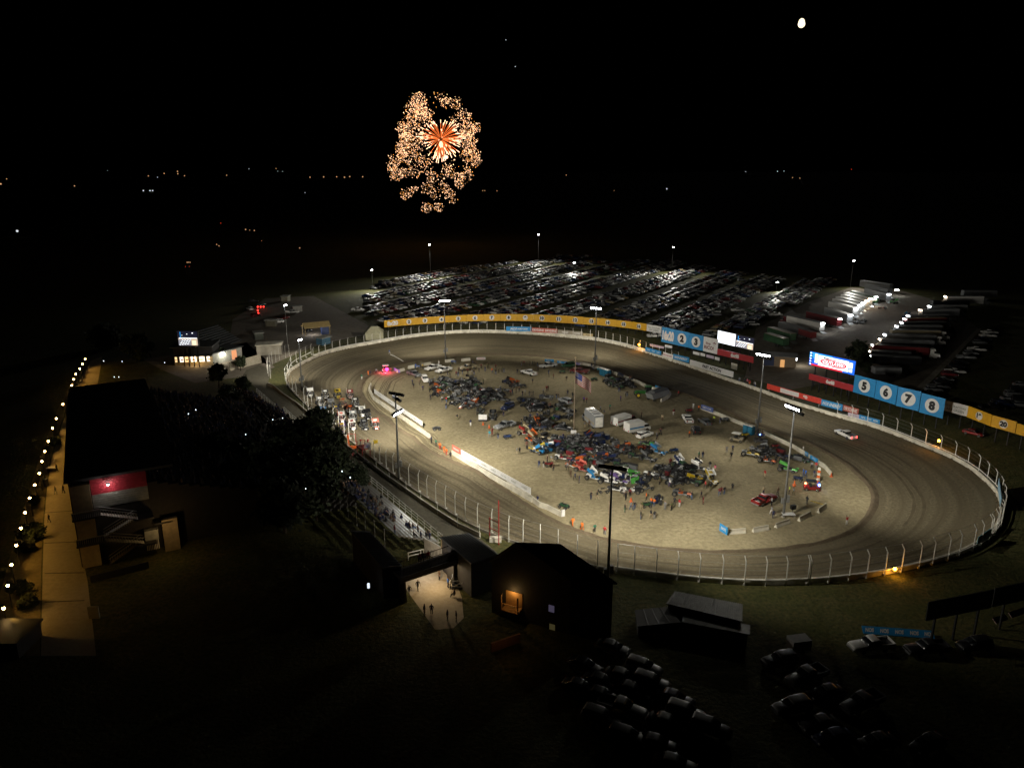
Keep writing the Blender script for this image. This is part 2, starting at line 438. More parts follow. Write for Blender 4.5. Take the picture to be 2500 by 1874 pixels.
def catch_fence(label, bases, h, rail=True, step=1, col=WHITE, cables=4, bend=True):
    root = thing('catch_fence', label, 'fence', at=bases[len(bases) // 2])
    tops = []
    me = None
    for i, p in enumerate(bases):
        d = (CEN - p); d.z = 0; d.normalize()
        mb = MB()
        top = p + Vector((0, 0, h * .84)); tip = top + d * (h * .11) + Vector((0, 0, h * .16))
        if bend: mb.tube([p, top, tip], .085, col, 6)
        else: mb.tube([p, p + Vector((0, 0, h))], .05, col, 5); tip = p + Vector((0, 0, h))
        if bend: mb.box(p + d * .25 + Vector((0, 0, .15)), (.5, .3, .3), col, math.atan2(d.y, d.x))
        mb.build('post', root)
        tops.append((p, top if bend else tip, tip))
    mb = MB()
    for i in range(len(tops) - 1):
        (p, t, a), (q, u, b) = tops[i], tops[i + 1]
        mb.tube([a, b], .018, STEEL, 4, caps=False)
        for c in range(cables): 
            f = (c + .6) / cables
            mb.tube([p.lerp(t, f), q.lerp(u, f)], .014, STEEL, 4, caps=False)
    mb.build('cable', root)
    if rail:
        mb = MB(); mb.tube([p + Vector((0, 0, .95)) for p, _, _ in tops], .11, col, 6); mb.build('rail', root)
    return root
def at_t(k, t=1.03): return tp(k, t)
FAR_P = [at_t(k) for k in karc(P(1655, 886), P(762, 876), 3.25)]
catch_fence('white post catch fence curving round the far turn below the yellow boards', FAR_P, 3.7)
RIGHT_P = [at_t(k) for k in karc(P(2412, 1307), P(2010, 1008), 3.9)]
catch_fence('white post catch fence on the right hand turn beyond the white pickup', RIGHT_P, 4.1)
NEAR_P = [zG(650, 772), zG(780, 795), zG(953, 822), zG(1120, 843), zG(1288, 860), zG(1463, 872), zG(1633, 880), zG(1797, 884), zG(1957, 884), zG(2127, 878), zH(547, 866), zH(690, 852), zH(845, 835), zH(970, 812), zH(1107, 790), zH(1230, 765), zH(1365, 735), zH(1473, 712), zH(1592, 680), zH(1685, 655), zH(1772, 600), zH(1842, 570), zH(1905, 525), zH(1945, 480), zH(1985, 425)]
NEAR_P = [tp(kof(p), 1.045) for p in NEAR_P]
catch_fence('white post catch fence with white rail along the near straight above the grass', NEAR_P, 4.7)
FRONT_P = [zG(500, 755), zG(343, 702), zG(195, 657), zG(58, 614), zF(1822, 577), zF(1712, 545), yF(1710, 1095), yF(1540, 1022), yF(1395, 950), yF(1275, 872), yF(1158, 800), yF(1045, 735), yF(940, 667), yF(840, 602), yF(725, 520), yF(615, 440), yF(537, 380), yF(455, 322), yF(380, 263), yF(312, 205), yA(1225, 1205), yA(1125, 1110), yA(1040, 1060), yA(945, 990), yA(850, 850), yA(765, 830), yA(685, 750), yA(600, 695), yA(460, 585), yA(390, 590), yA(320, 460), wA(545, 1220), wA(480, 1150), wA(420, 1105), wA(372, 1040), wA(345, 960)]
catch_fence('tall white post catch fence along the front straight beside the bleachers', FRONT_P, 4.6, rail=False)
TURN1 = [wA(390, 850), wA(450, 690), wA(545, 620), wA(625, 580), wA(715, 535), wA(812, 485)]
catch_fence('thin grey post fence on the tight left end of the first turn', TURN1, 3.8)
catch_fence('short white post fence between the walkway and the front straight', [p for p in WALKF[5:15]], 2.6, rail=False, bend=False, cables=3)
catch_fence('grey post fence round the small grass patch outside turn one', [xF(1940, 1140), xF(1880, 1160), xF(1785, 1195), xF(1730, 1230), xF(1675, 1260), xF(1640, 1300), xF(1610, 1350), xF(1600, 1400), xF(1615, 1440), xF(1650, 1480)], 4.2, rail=False, bend=False, cables=3)
rw = MB()
for a, b in zip(WALKF[1:14], WALKF[2:15]): rw.panel(a, b, .9, CONCG, .3)
tag(rw.build('retaining_wall'), 'low dark wall edging the walkway below the short post fence', 'wall', at=WALKF[9])
# angled white brackets on the track side of the far wall
for n, k in enumerate(karc(P(1660, 890), P(1147, 814), 2.1)):
    p = tp(k, 1.0); d = (CEN - p).normalized(); mb = MB()
    mb.tube([p + Vector((0, 0, .9)), p + d * .75 + Vector((0, 0, .22))], .10, WHITE, 5)
    o = mb.build('wall_brace'); tag(o, 'slanting white brace against the wall of the far turn', 'brace', 'slanting braces along the far wall', at=p)

def board_wall(name, label, pts, h, m, th=.45, cat='wall', z=0.0):
    mb = MB()
    for a, b in zip(pts[:-1], pts[1:]):
        r = (b - a).normalized(); n = Vector((-r.y, r.x, 0))
        a0, b0 = a + Vector((0, 0, z)), b + Vector((0, 0, z))
        mb.hexa([a0 - n * th / 2, b0 - n * th / 2, b0 + n * th / 2, a0 + n * th / 2], [q + Vector((0, 0, h)) for q in (a0 - n * th * .3, b0 - n * th * .3, b0 + n * th * .3, a0 + n * th * .3)], m)
    o = mb.build(name); tag(o, label, cat, at=pts[len(pts) // 2]); return o
WA = [zB(965, 765), zB(952, 800), zB(985, 868), zB(1100, 948), zB(1250, 1047), zB(1420, 1168)]
WB = [zB(1592, 1290), zB(1900, 1478), zB(2211, 1660), zF(1700, 110), zF(1870, 212), zF(1950, 275), zF(2010, 295), zF(2120, 350)]
board_wall('pit_wall', 'white pit wall beside the parked race cars, hooked at its far end', WA, 1.0, CONC)
board_wall('pit_wall', 'long white pit wall on the near side of the infield', WB, 1.0, CONC)
def banner(label, a, b, h, m, txts=(), tm=INK, z=1.02, th=.08, legs=False, cat='banner', slant=0.0, bold=.02, lean=0.0):
    a, b = Vector(a), Vector(b); a.z = b.z = 0
    r = (b - a); L = r.length; r.normalize(); n = Vector((r.y, -r.x, 0))
    root = thing('banner', label, cat, loc=a, at=(a + b) / 2)
    U = Vector((0, 0, math.cos(lean))) - n * math.sin(lean); fnn = r.cross(U); Z0 = Vector((0, 0, z))
    q = [Z0, Z0 + r * L, Z0 + r * L - fnn * th, Z0 - fnn * th]
    mb = MB(); mb.hexa(q, [p + U * h for p in q], m); mb.build('panel', root)
    if txts:
        mb = MB()
        for s_, f, hh, w in txts: text(mb, s_, r * L * f + Z0 + U * (h / 2), r, U, h * hh, tm, maxw=w * L, off=.03, slant=slant, bold=bold)
        mb.build('lettering', root)
    if legs:
        for f in (.04, .5, .96):
            mb = MB(); mb.tube([r * L * f - n * (th + .05), r * L * f - n * (th + .05) + Vector((0, 0, z + h))], .05, WHITE, 5); mb.build('leg', root)
    return root
GREY_INK = mat('faded lettering', (.30, .31, .28), .6)
banner('white sponsor boards with faded marks standing on the wall beside the race cars', zB(992, 848), zB(1362, 1105), 1.25, SIGNW, [(t, f, .32, .12) for t, f in (('TRACTOR', .12), ('WHISKEY', .37), ('ROOFING', .62), ('SUPPLY', .87))], GREY_INK)
banner('long white sponsor boards with faded marks standing on the near pit wall', zB(1660, 1330), zF(1880, 215), 1.25, SIGNW, [(t, f, .32, .07) for t, f in (('TRACTOR', .08), ('WHISKEY', .22), ('ROOFING', .36), ('SUPPLY', .5), ('TRACTOR', .64), ('WHISKEY', .78), ('ROOFING', .92))], GREY_INK)
banner('short red board at the gap in the pit wall', zB(1592, 1290), zB(1657, 1328), 1.3, mat('faded red sign', (.5, .12, .08), .5), [('ORIGINAL', .5, .35, .7)], SIGNW)
BW1 = [wC(760, 375), wC(960, 390), wC(1130, 430), wC(1420, 535), wC(1700, 640), wC(1860, 720), wC(2080, 770), wC(2138, 790)]
board_wall('infield_wall', 'pale concrete wall behind the green tractor at the back of the infield', BW1, .95, CONC, .4)
board_wall('infield_wall', 'curved white end of the wall beside the grey hauler', [wC(2138, 790), wC(2120, 830), wC(2060, 870), wC(2010, 890)], 1.0, CONC, .4)
BW2 = [wE(615, 270), wE(780, 330), wE(1170, 490), wE(1400, 580), wE(1700, 720), wE(1850, 790), wE(2000, 880), wE(2200, 1000), wF(1900, 170), wF(2010, 240), wF(2095, 340)]
board_wall('infield_wall', 'pale wall along the back straight behind the dark race cars', BW2, .95, CONC, .35)
# loose barriers
def jersey(label, a, b, grp='concrete barriers round the infield'):
    r = b - a; L = r.length; mb = MB()
    for x0, x1 in ((-L / 2, L / 2),):
        prof = [(-.30, 0), (-.26, .22), (-.09, .5), (-.07, .9), (.07, .9), (.09, .5), (.26, .22), (.30, 0)]
        n = len(prof); pts = [(x, y, z) for x in (x0, x1) for y, z in prof]
        mb.add(pts, [(j, j + 1, n + j + 1, n + j) for j in range(n - 1)] + [tuple(range(n))[::-1], tuple(range(n, 2 * n))], CONC)
    o = mb.build('jersey_barrier'); o.location = (a + b) / 2; o.rotation_euler = (0, 0, math.atan2(r.y, r.x))
    tag(o, label, 'barrier', grp)
for lb, a, b in [('white concrete barrier behind the tilted blue sign', wF(705, 1125), wF(935, 1105)), ('white concrete barrier second from the tilted blue sign', wF(1040, 1100), wF(1245, 1060)),
    ('white concrete barrier third from the tilted blue sign, beyond the pole foot', wF(1345, 1040), wF(1530, 975)), ('white concrete barrier near the folding table on the right', wF(1660, 950), wF(1815, 875)),
    ('shaded white barrier with yellow rope at its end', wF(1920, 840), wF(2020, 765)), ('pale barrier beside the blue tilted board at turn one', wB(110, 495), wB(205, 465)),
    ('pale barrier behind the blue quad bike at turn one', wB(255, 440), wB(380, 420)), ('pale barrier beside the person in yellow', wB(445, 405), wB(560, 385)),
    ('pale barrier left of the floodlight pole foot by turn two', wB(755, 355), wB(880, 345)), ('pale barrier standing alone beyond the cream pickup', wB(975, 340), wB(1095, 330))]:
    jersey(lb, a, b)
banner('small faded board with red lettering on the infield edge', wB(1180, 325), wB(1300, 322), .8, SIGNW, [('ORIGINAL', .5, .6, .85)], REDS, z=.1)
banner('small blue and white board leaning by the first infield barrier', wB(65, 470), wB(145, 505), .9, mat('violet blue sign', (.12, .16, .5), .5), [('NOS', .5, .5, .6)], SIGNW, z=.15)
banner('tilted blue sign with a white centre at the end of the near barriers', wF(585, 1085), wF(690, 1150), 1.4, BLUE, [('[NOS]', .5, .45, .6)], SIGNW, z=.15)
banner('blue drink banner hung on the infield wall beside the white pickup', wC(440, 375), wC(565, 385), .9, BLUE, [('ENERGY', .5, .4, .7)], SIGNW, z=.7)
banner('blue drink banner on the infield wall right of the white pickup', wC(610, 390), wC(765, 405), .8, BLUE, [('NOS', .25, .5, .2), ('NOS', .75, .5, .2)], SIGNW, z=.6)
banner('violet banner near the floodlight pole at the infield wall', wC(800, 400), wC(915, 420), .7, mat('violet sign', (.22, .18, .38), .6), [('SUPPLY', .5, .4, .6)], SIGNW, z=.6)
banner('blue banner on the wall behind the green tractor', wC(1930, 730), wC(2055, 775), 1.0, BLUE, [('NOS NOS', .5, .4, .7)], SIGNW, z=.5)
banner('blue and white banner at the left end of the back wall', wE(612, 290), wE(775, 345), 1.2, mat('dull blue sign', (.08, .12, .34), .5), [('DIRT CAR', .5, .4, .7)], SIGNW, z=.6)
banner('blue banner with white oval on the wall beyond the right floodlight pole', wF(1805, 135), wF(1905, 195), .9, BLUE, [('(OVAL)', .5, .4, .7)], SIGNW, z=.5)
banner('blue banner left of the oval banner on the back wall', wF(1735, 85), wF(1775, 110), .9, BLUE, [('NOS', .5, .4, .7)], SIGNW, z=.5)

# ================================================================ numbered hoardings behind the far turn and back straight
def hoarding(label, a, b, zb, zt, m, num=None, txt=None, tm=INK, disc=True, grp=None, posts=2, size=.62, th=.15):
    a, b = Vector(a), Vector(b); a.z = b.z = 0
    r = b - a; L = r.length; r.normalize(); n = Vector((r.y, -r.x, 0)); h = zt - zb; o = a.copy()
    root = thing('billboard', label, 'billboard', loc=o, group=grp, at=(a + b) / 2 + Vector((0, 0, zb + h / 2)))
    mb = MB(); mb.panel(Vector((0, 0, zb)) + r * .03, r * (L - .03) + Vector((0, 0, zb)), h, m, th); mb.build('panel', root)
    c = r * (L / 2) + Vector((0, 0, zb + h / 2))
    if num:
        if disc:
            mb = MB(); mb.disc(c + n * .03, h * .36, r, (0, 0, 1), SIGNW, 28); mb.build('number_disc', root)
        mb = MB(); text(mb, num, c + n * .05, r, (0, 0, 1), h * (.48 if disc else .68), tm, maxw=L * .42 if disc else L * .84, off=.0, bold=.07); mb.build('number', root)
    if txt:
        mb = MB()
        for s_, fx, fz, hh, ww in txt: text(mb, s_, r * (L * fx) + Vector((0, 0, zb + h * fz)) + n * .04, r, (0, 0, 1), h * hh, tm, maxw=L * ww, off=0, bold=.03)
        mb.build('lettering', root)
    for i in range(posts):
        p = r * (L * (i + .5) / posts) - n * (th + .14); mb = MB()
        mb.box(p + Vector((0, 0, zt / 2)), (.22, .22, zt - .05), BLACK, math.atan2(r.y, r.x)); mb.build('post', root)
    return root
Y2 = crop(900, 740, .1808); Y3 = crop(1200, 740, .2712)
ye = [(Y2, 212, 328, 235), (Y2, 437, 304, 212), (Y2, 653, 288, 195), (Y2, 870, 272, 182), (Y2, 1097, 258, 170), (Y2, 1325, 245, 155), (Y2, 1550, 241, 150), (Y2, 1777, 238, 147), (Y3, 230, 160, 98), (Y3, 378, 163, 101), (Y3, 530, 170, 106), (Y3, 680, 180, 113), (Y3, 826, 190, 124), (Y3, 972, 198, 136), (Y3, 1120, 212, 150), (Y3, 1257, 228, 166), (Y3, 1395, 250, 186)]
ept = [(f(x, yb, 2.0), yt) for f, x, yb, yt in ye]
def vrow(f, y): return 740 + y * (.1808 if f is Y2 else .2712)
for i in range(16):
    a, b = ept[i][0], ept[i + 1][0]
    zt = (zat(a.y, vrow(ye[i][0], ye[i][3])) + zat(b.y, vrow(ye[i + 1][0], ye[i + 1][3]))) / 2
    if i == 0: hoarding('yellow advertising board reading 8x20 at the left end of the row', a, b, 2.0, zt, PLY, num='8x20', tm=SIGNW, disc=False, grp='yellow boards behind the far turn')
    else: hoarding(f'yellow advertising board numbered {i + 1} behind the far turn', a, b, 2.0, zt, PLY, num=str(i + 1), grp='yellow boards behind the far turn')
W7 = crop(1600, 780, .2261); W8 = crop(1950, 820, .2261)
def vb(f, y): return (780 if f is W7 else 820) + y * .2261
def hb_(label, f, x0, b0, t0, x1, b1, t1, zb, m, **kw):
    a, b = f(x0, b0, zb), f(x1, b1, zb)
    zt = (zat(a.y, vb(f, t0)) + zat(b.y, vb(f, t1))) / 2
    return hoarding(label, a, b, zb, zt, m, **kw)
a, b = Y3(1395, 250, 2.4), Y3(1527, 272, 2.4)
hoarding('grey white board about green tractors between yellow sixteen and blue 16x20', a, b, 2.4, zat((a.y + b.y) / 2, 740 + 200 * .2712), SIGNW, txt=[('REAL TRACTORS', .5, .62, .2, .85), ('ARE GREEN', .5, .3, .24, .75)], tm=mat('grey lettering', (.25, .27, .24), .6))
BG = 'blue boards along the back straight'
hb_('blue advertising board reading 16x20', W7, 62, 237, 80, 208, 270, 108, 2.6, BLUE, num='16x20', tm=SIGNW, disc=False, grp=BG)
hb_('blue advertising board numbered 2', W7, 208, 270, 108, 357, 303, 142, 2.6, BLUE, num='2', grp=BG)
hb_('blue advertising board numbered 3', W7, 357, 303, 142, 512, 338, 180, 2.6, BLUE, num='3', grp=BG)
hb_('white board with red shop lettering left of the big screen', W7, 512, 338, 180, 665, 375, 215, 2.6, SIGNW, txt=[('Shop', .35, .58, .2, .5), ('RICO!', .42, .32, .24, .7), ('*', .78, .62, .3, .3)], tm=mat('dark red lettering', (.16, .02, .03), .6))
hb_('red board reading 6x48 under the left screen', W7, 665, 377, 312, 1056, 470, 405, 2.8, REDS, num='6x48', tm=SIGNW, disc=False, posts=6)
hb_('red board reading 6x48 under the logo screen', W8, 105, 466, 410, 583, 600, 525, 3.0, REDS, num='6x48', tm=SIGNW, disc=False, posts=6)
for nm, x0, b0, t0, x1, b1, t1 in (('5', 583, 602, 420, 812, 668, 472), ('6', 815, 672, 476, 1043, 743, 540), ('7', 1047, 752, 545, 1292, 812, 604), ('8', 1296, 820, 612, 1553, 892, 682)):
    hb_(f'blue advertising board numbered {nm}', W8, x0, b0, t0, x1, b1, t1, 3.0, BLUE, num=nm, grp=BG)
hb_('grey white board about green tractors right of blue board 8', W8, 1555, 800, 685, 1815, 870, 762, 3.4, SIGNW, txt=[('REAL TRACTORS', .5, .62, .2, .85), ('ARE GREEN', .5, .3, .24, .75)], tm=MATS['grey lettering'])
Z4 = crop(1800, 650, .3166)
for nm, x0, b0, t0, x1, b1, t1 in (('19', 1768, 1160, 1085, 1950, 1232, 1135), ('20', 1952, 1233, 1137, 2140, 1287, 1208), ('21', 2143, 1288, 1210, 2340, 1352, 1268)):
    a, b = zD(x0, b0, 3.4), zD(x1, b1, 3.4)
    zt = (zat(a.y, 650 + t0 * .3166) + zat(b.y, 650 + t1 * .3166)) / 2
    hoarding(f'yellow advertising board numbered {nm} above the red car on the right', a, b, 3.4, zt, PLY, num=nm, grp='yellow boards on the right')
# low banners along the far wall
def low(label, f, x0, y0, x1, y1, h, m, txts, tm=SIGNW, z=1.0, **kw): return banner(label, f(x0, y0, z), f(x1, y1, z), h, m, txts, tm, z=z, **kw)
DRY = mat('red brown banner', (.45, .10, .07), .6)
low('blue energy drink banner on the far turn fence', Y3, 132, 250, 360, 254, 1.75, BLUE, [('NOS', .3, .5, .25), ('ENERGY DRINK', .65, .38, .4)], slant=.3, bold=.03)
low('red oil banner with repeated white name on the far fence', Y3, 362, 258, 592, 272, 1.7, DRY, [('DRYDENE', .25, .5, .44), ('DRYDENE', .75, .5, .44)])
low('faded tyre banner with red roundels on the far fence', Y3, 595, 274, 822, 294, 1.5, mat('grey brown banner', (.30, .26, .20), .6), [('HOOSIER', .3, .4, .25), ('HOOSIER', .78, .4, .25)])
low('small tan banner behind the far floodlight pole', Y3, 825, 296, 912, 302, 1.1, mat('tan banner', (.42, .33, .17), .6), [('GOLD', .5, .4, .6)], INK)
low('blue repeated banner on the rail left of the amber lamp', Y3, 1385, 428, 1525, 468, 1.3, BLUE, [('NOS', .2, .4, .2), ('NOS', .52, .4, .2), ('NOS', .82, .4, .2)])
low('white tyre banner with red roundel right of the amber lamp', Y3, 1543, 478, 1632, 505, 1.5, SIGNW, [('(A)', .15, .5, .25), ('HOOSIER', .6, .35, .6)], MATS['red steel'])
low('sloping blue energy drink board before the fast action board', W7, 190, 425, 360, 465, 1.7, BLUE, [('NOS ENERGY', .5, .45, .8)], slant=.3, bold=.03)
low('long white board reading FAST ACTION on short legs', W7, 370, 488, 838, 625, 1.75, SIGNW, [('FAST ACTION', .52, .55, .66)], INK, z=.9, legs=True, bold=.045)
low('long red board striped with white bars on the back straight', W7, 1203, 745, 1790, 915, 1.5, mat('bright red sign', (.58, .05, .03), .5), [('||||||||||||||||||||||', .43, .8, .5), ('&@', .72, .6, .14)], z=.9, legs=True, bold=.12)
low('blue energy drink board right of the red striped board', W7, 1787, 925, 2015, 985, 1.7, BLUE, [('NOS ENERGY', .5, .5, .84)], slant=.3, bold=.03)
low('red oil board with white name beside the right turn fence', W8, 470, 800, 640, 850, 1.5, DRY, [('DRYDENE', .5, .55, .84)])
low('pale lilac banner hung low on the right turn wall', W8, 530, 862, 650, 890, .9, mat('lilac banner', (.50, .42, .52), .6), [('SUPPLY', .5, .4, .6)], GREY_INK)
low('blue repeated banner on the right turn wall beyond the white pickup', W8, 650, 890, 872, 950, 1.0, BLUE, [('NOS', .2, .45, .2), ('NOS', .5, .45, .2), ('NOS', .8, .45, .2)])
low('small pale blue banner on the fence at the far right of the turn', zH, 1850, 560, 1960, 480, 1.2, mat('pale teal banner', (.12, .30, .36), .6), [('NOS', .5, .4, .5)])
low('narrow pale blue banner high on the right turn fence', zH, 2028, 270, 2010, 110, 1.6, mat('sky banner', (.25, .42, .55), .6), [])
for i, (x0, y0, x1, y1, m) in enumerate([(405, 370, 475, 388, SIGNW), (485, 388, 535, 400, SIGNW), (550, 405, 630, 425, MATS['lilac banner']), (640, 430, 690, 445, SIGNW)]):
    low(['small white panel on the hoarding posts, leftmost under blue board 3', 'small white panel on the hoarding posts under blue board 3', 'small lilac panel under the shop board', 'small white panel right of the lilac one'][i], W7, x0, y0, x1, y1, .95, m, [], z=1.6)
low('pale lilac strip board under the tractor board', Y3, 1425, 385, 1550, 410, .8, MATS['lilac banner'], [], z=1.4)
low('white strip board under the 16x20 board', Y3, 1560, 395, 1625, 408, .9, SIGNW, [], z=1.4)
low('white square panel leaning under the left red board', W7, 815, 528, 880, 545, 1.9, CONC, [], z=.1)
# back of the dark billboard by the near car park
hoarding('huge black back of a billboard on thick posts above the near grass', P(2260, 1515, 4.0), P(2420, 1483, 4.0), 4.0, 6.7, BLACK, posts=3, grp=None)
hoarding('black back of the next billboard running out past the right edge', P(2421, 1482, 4.0), P(2560, 1452, 4.0), 4.0, 6.8, BLACK, posts=2)
low('long blue drink banner lying along the near grass below the black billboard', crop(2100, 1350, .1808), 45, 1080, 1010, 1150, 1.15, BLUE, [('NOS', f, .55, .12) for f in (.1, .31, .52, .73, .93)], z=.1, slant=.25, bold=.05, lean=R(62))
low('pale red banner on the grass at the right edge under the billboard', crop(2100, 1350, .1808), 1840, 950, 2010, 890, .8, mat('pink grey banner', (.40, .24, .24), .6), [('(A) ME', .5, .5, .7)], z=.5, lean=R(55))
low('second pale red banner on the grass right of the first under the billboard', crop(2100, 1350, .1808), 2055, 870, 2260, 800, .8, MATS['pink grey banner'], [('(A) ME', .5, .5, .7)], z=.5, lean=R(55))
# ================================================================ floodlights
POLE = mat('pole steel', (.22, .22, .21), .5, .3)
def flood_pole(label, base, vtop, aims, energy, heads=6, box=True, col=(1, .94, .80), r=.24, grp='floodlight poles', spread=118):
    h = zat(base.y, vtop)
    root = thing('floodlight_pole', label, 'light pole', loc=base, group=grp, at=base + Vector((0, 0, h)))
    mb = MB(); mb.tube([(0, 0, 0), (0, 0, h)], r, POLE, 10, r1=r * .55); mb.tube([(0, 0, 0), (0, 0, .25)], r * 1.6, CONCG, 10); mb.build('pole', root, True)
    if box:
        mb = MB(); mb.box((r + .25, 0, 3.6), (.5, .6, 1.3), POLE); mb.box((-r - .2, 0, 3.2), (.4, .5, 1.0), POLE); mb.build('control_box', root)
    for i, (ax, ay, frac, *only) in enumerate(aims):
        d = Vector((ax - base.x, ay - base.y, 0)).normalized(); sd = Vector((-d.y, d.x, 0))
        w = heads * .58
        z = h - .25 - (0 if only else i * .9)
        bare = len(only) == 1
        if not bare: mb = MB(); mb.tube([sd * -w / 2 + Vector((0, 0, z)), sd * w / 2 + Vector((0, 0, z))], .07, BLACK, 6); mb.build('crossarm', root)
        for k in range(0 if bare else heads):
            c = sd * (w * ((k + .5) / heads - .5)) + d * .35 + Vector((0, 0, z + .06 * (k % 2)))
            mb = MB(); rz = math.atan2(d.y, d.x)
            mb.box(c, (.5, .56, .56), BLACK, rz, ry=R(28))
            f = d * math.cos(R(28)) - Vector((0, 0, math.sin(R(28)))); u = sd; w2 = f.cross(u)
            fl_ = mb.build('floodlight', root)
            mb = MB(); mb.disc(c + f * .26, .27, u, w2, LENS, 12); mb.build('lens', fl_)
        L = base + d * 1.3 + Vector((0, 0, z - .1))
        lamp('flood_beam', 'SPOT', L, energy * frac, col, (ax, ay, 0), R(only[0] if only else spread), .5, root, 1.0)
    return root
flood_pole('tall floodlight pole in front of the near pit wall, lamps towards the race cars', P(974, 1172), 960, [(2, 186, .55), (22, 168, .42), (-34, 184, 2.2, 62), (-24, 178, .5, 56), (2, 130, .12)], 88000)
flood_pole('black floodlight pole rising beside the dark gabled roof, lamps turned away', P(1483, 1442), 1140, [(34, 152, .5), (76, 120, .30, 100), (-4, 134, .34, 90), (-12, 121, .42, 56)], 105000, heads=7)
flood_pole('floodlight pole by the folding table, inside the right hand turn', P(1912, 1262), 990, [(24, 114, .16, 88, 1), (112, 150, .7)], 52000)
flood_pole('floodlight pole at the infield back wall left of the logo screen', P(1848, 1059), 862, [(32, 144, .44, 96, 1), (84, 196, .40)], 46000)
flood_pole('floodlight pole by the blue toilets at the back of the infield', P(1452, 900), 749, [(10, 196, .25), (48, 262, .4), (10, 284, .8, 118)], 46000)
flood_pole('floodlight pole behind the two white pickups at turn two', P(1088, 880), 731, [(-10, 200, .28), (-38, 276, .9), (12, 284, .6, 118)], 46000)
flood_pole('floodlight pole on the outside of turn one near the grass patch', P(738, 952), 826, [(-34, 192, .35), (-36, 226, .5, 110), (-73, 228, 1.0, 80)], 34000, heads=3, spread=125)
flood_pole('slender street light pole in the dirt yard behind turn one', P(704, 858), 742, [(-64, 240, 1)], 14000, heads=2, box=False, r=.14)
for i, (u, v, vt, e) in enumerate([(910, 705, 657, 26000), (1051, 672, 596, 52000), (1314, 640, 571, 52000), (1401, 668, 640, 22000), (1640, 662, 602, 46000), (2076, 700, 635, 16000), (1895, 710, 687, 15000)]):
    b = P(u, v)
    flood_pole(['short light pole at the left edge of the car park', 'tall light pole on the grass behind the left end of the car park', 'tallest light pole at the far edge of the car park', 'short light pole among the far rows of cars', 'tall light pole at the dark far right of the car park', 'light pole behind the hauler row on the right', 'low light pole beside the rightmost car park lane'][i],
        b, vt, [(b.x + 2, b.y - 30, 1)], e, heads=2, box=False, r=.13, grp='car park light poles', spread=150, col=(1, .97, .86))
# unseen-lamp free fill is avoided: the amber track lamps
AMB = emat('amber lens', (1, .36, .02), 45)
def amber(label, p, e=420):
    root = thing('caution_light', label, 'caution light', loc=p, at=p)
    mb = MB(); mb.box((0, 0, 0), (.5, .5, .7), BLACK); mb.build('housing', root)
    mb = MB(); mb.ball((0, -.3, .05), .28, AMB, 10, 6); mb.build('lens', root)
    lamp('caution_glow', 'POINT', p + Vector((0, -.95, .1)), e, (1, .42, .05), radius=.25, parent=root)
amber('glowing amber caution lamp on the far fence left of the blue boards', zC(1137, 445, 2.2))
amber('glowing amber caution lamp on the right turn fence below the yellow boards', zD(1548, 1342, 2.0))
amber('amber caution lamp facing away on the near white rail', zH(1222, 762, 1.1) + Vector((0, .6, 0)), 160)

# ================================================================ video screens
def screen(label, f, x0, b0, x1, b1, zb, ht, vbot=None, draw=None, pw=.25):
    a, b = f(x0, b0, zb), f(x1, b1, zb); o = Vector((a.x, a.y, 0)); a.z = b.z = 0
    r = b - a; L = r.length; r.normalize(); n = Vector((r.y, -r.x, 0))
    root = thing('video_screen', label, 'video screen', loc=o, at=(a + b) / 2 + Vector((0, 0, zb)))
    mb = MB(); mb.panel(Vector((0, 0, zb - .15)) - r * .15, r * (L + .15) + Vector((0, 0, zb - .15)), ht + .3, BLACK, .5); mb.build('cabinet', root)
    def q(mb, x0, z0, x1, z1, m, off=.03):
        mb.poly([r * (L * x) + n * off + Vector((0, 0, zb + ht * z)) for x, z in ((x0, z0), (x1, z0), (x1, z1), (x0, z1))], m)
    draw(root, q, r, n, L, zb, ht)
    for i in range(4):
        p = r * (L * (i + .5) / 4) - n * .66; mb = MB(); mb.box(p + Vector((0, 0, (zb + ht) / 2)), (.28, .28, zb + ht), BLACK); mb.build('post', root)
    c = o + r * L / 2 + Vector((0, 0, zb + ht / 2)) + n * 1.2
    return root, c, n
SGY = emat('screen grey', (.35, .34, .38), .8)
SW = emat('screen white', (.90, .95, 1), 1.6); SB = emat('screen blue', (.005, .13, .85), 1.1); SBL = emat('screen light blue', (.03, .38, .95), 1.1)
SR = emat('screen red', (.75, .02, .05), 1.0); SD = emat('screen dark', (.01, .012, .03), .8); SO = emat('screen sand', (.75, .58, .42), .9); SK = emat('screen black', (.01, .01, .015), .2); SC = emat('screen cream', (.95, .85, .55), 1.3)
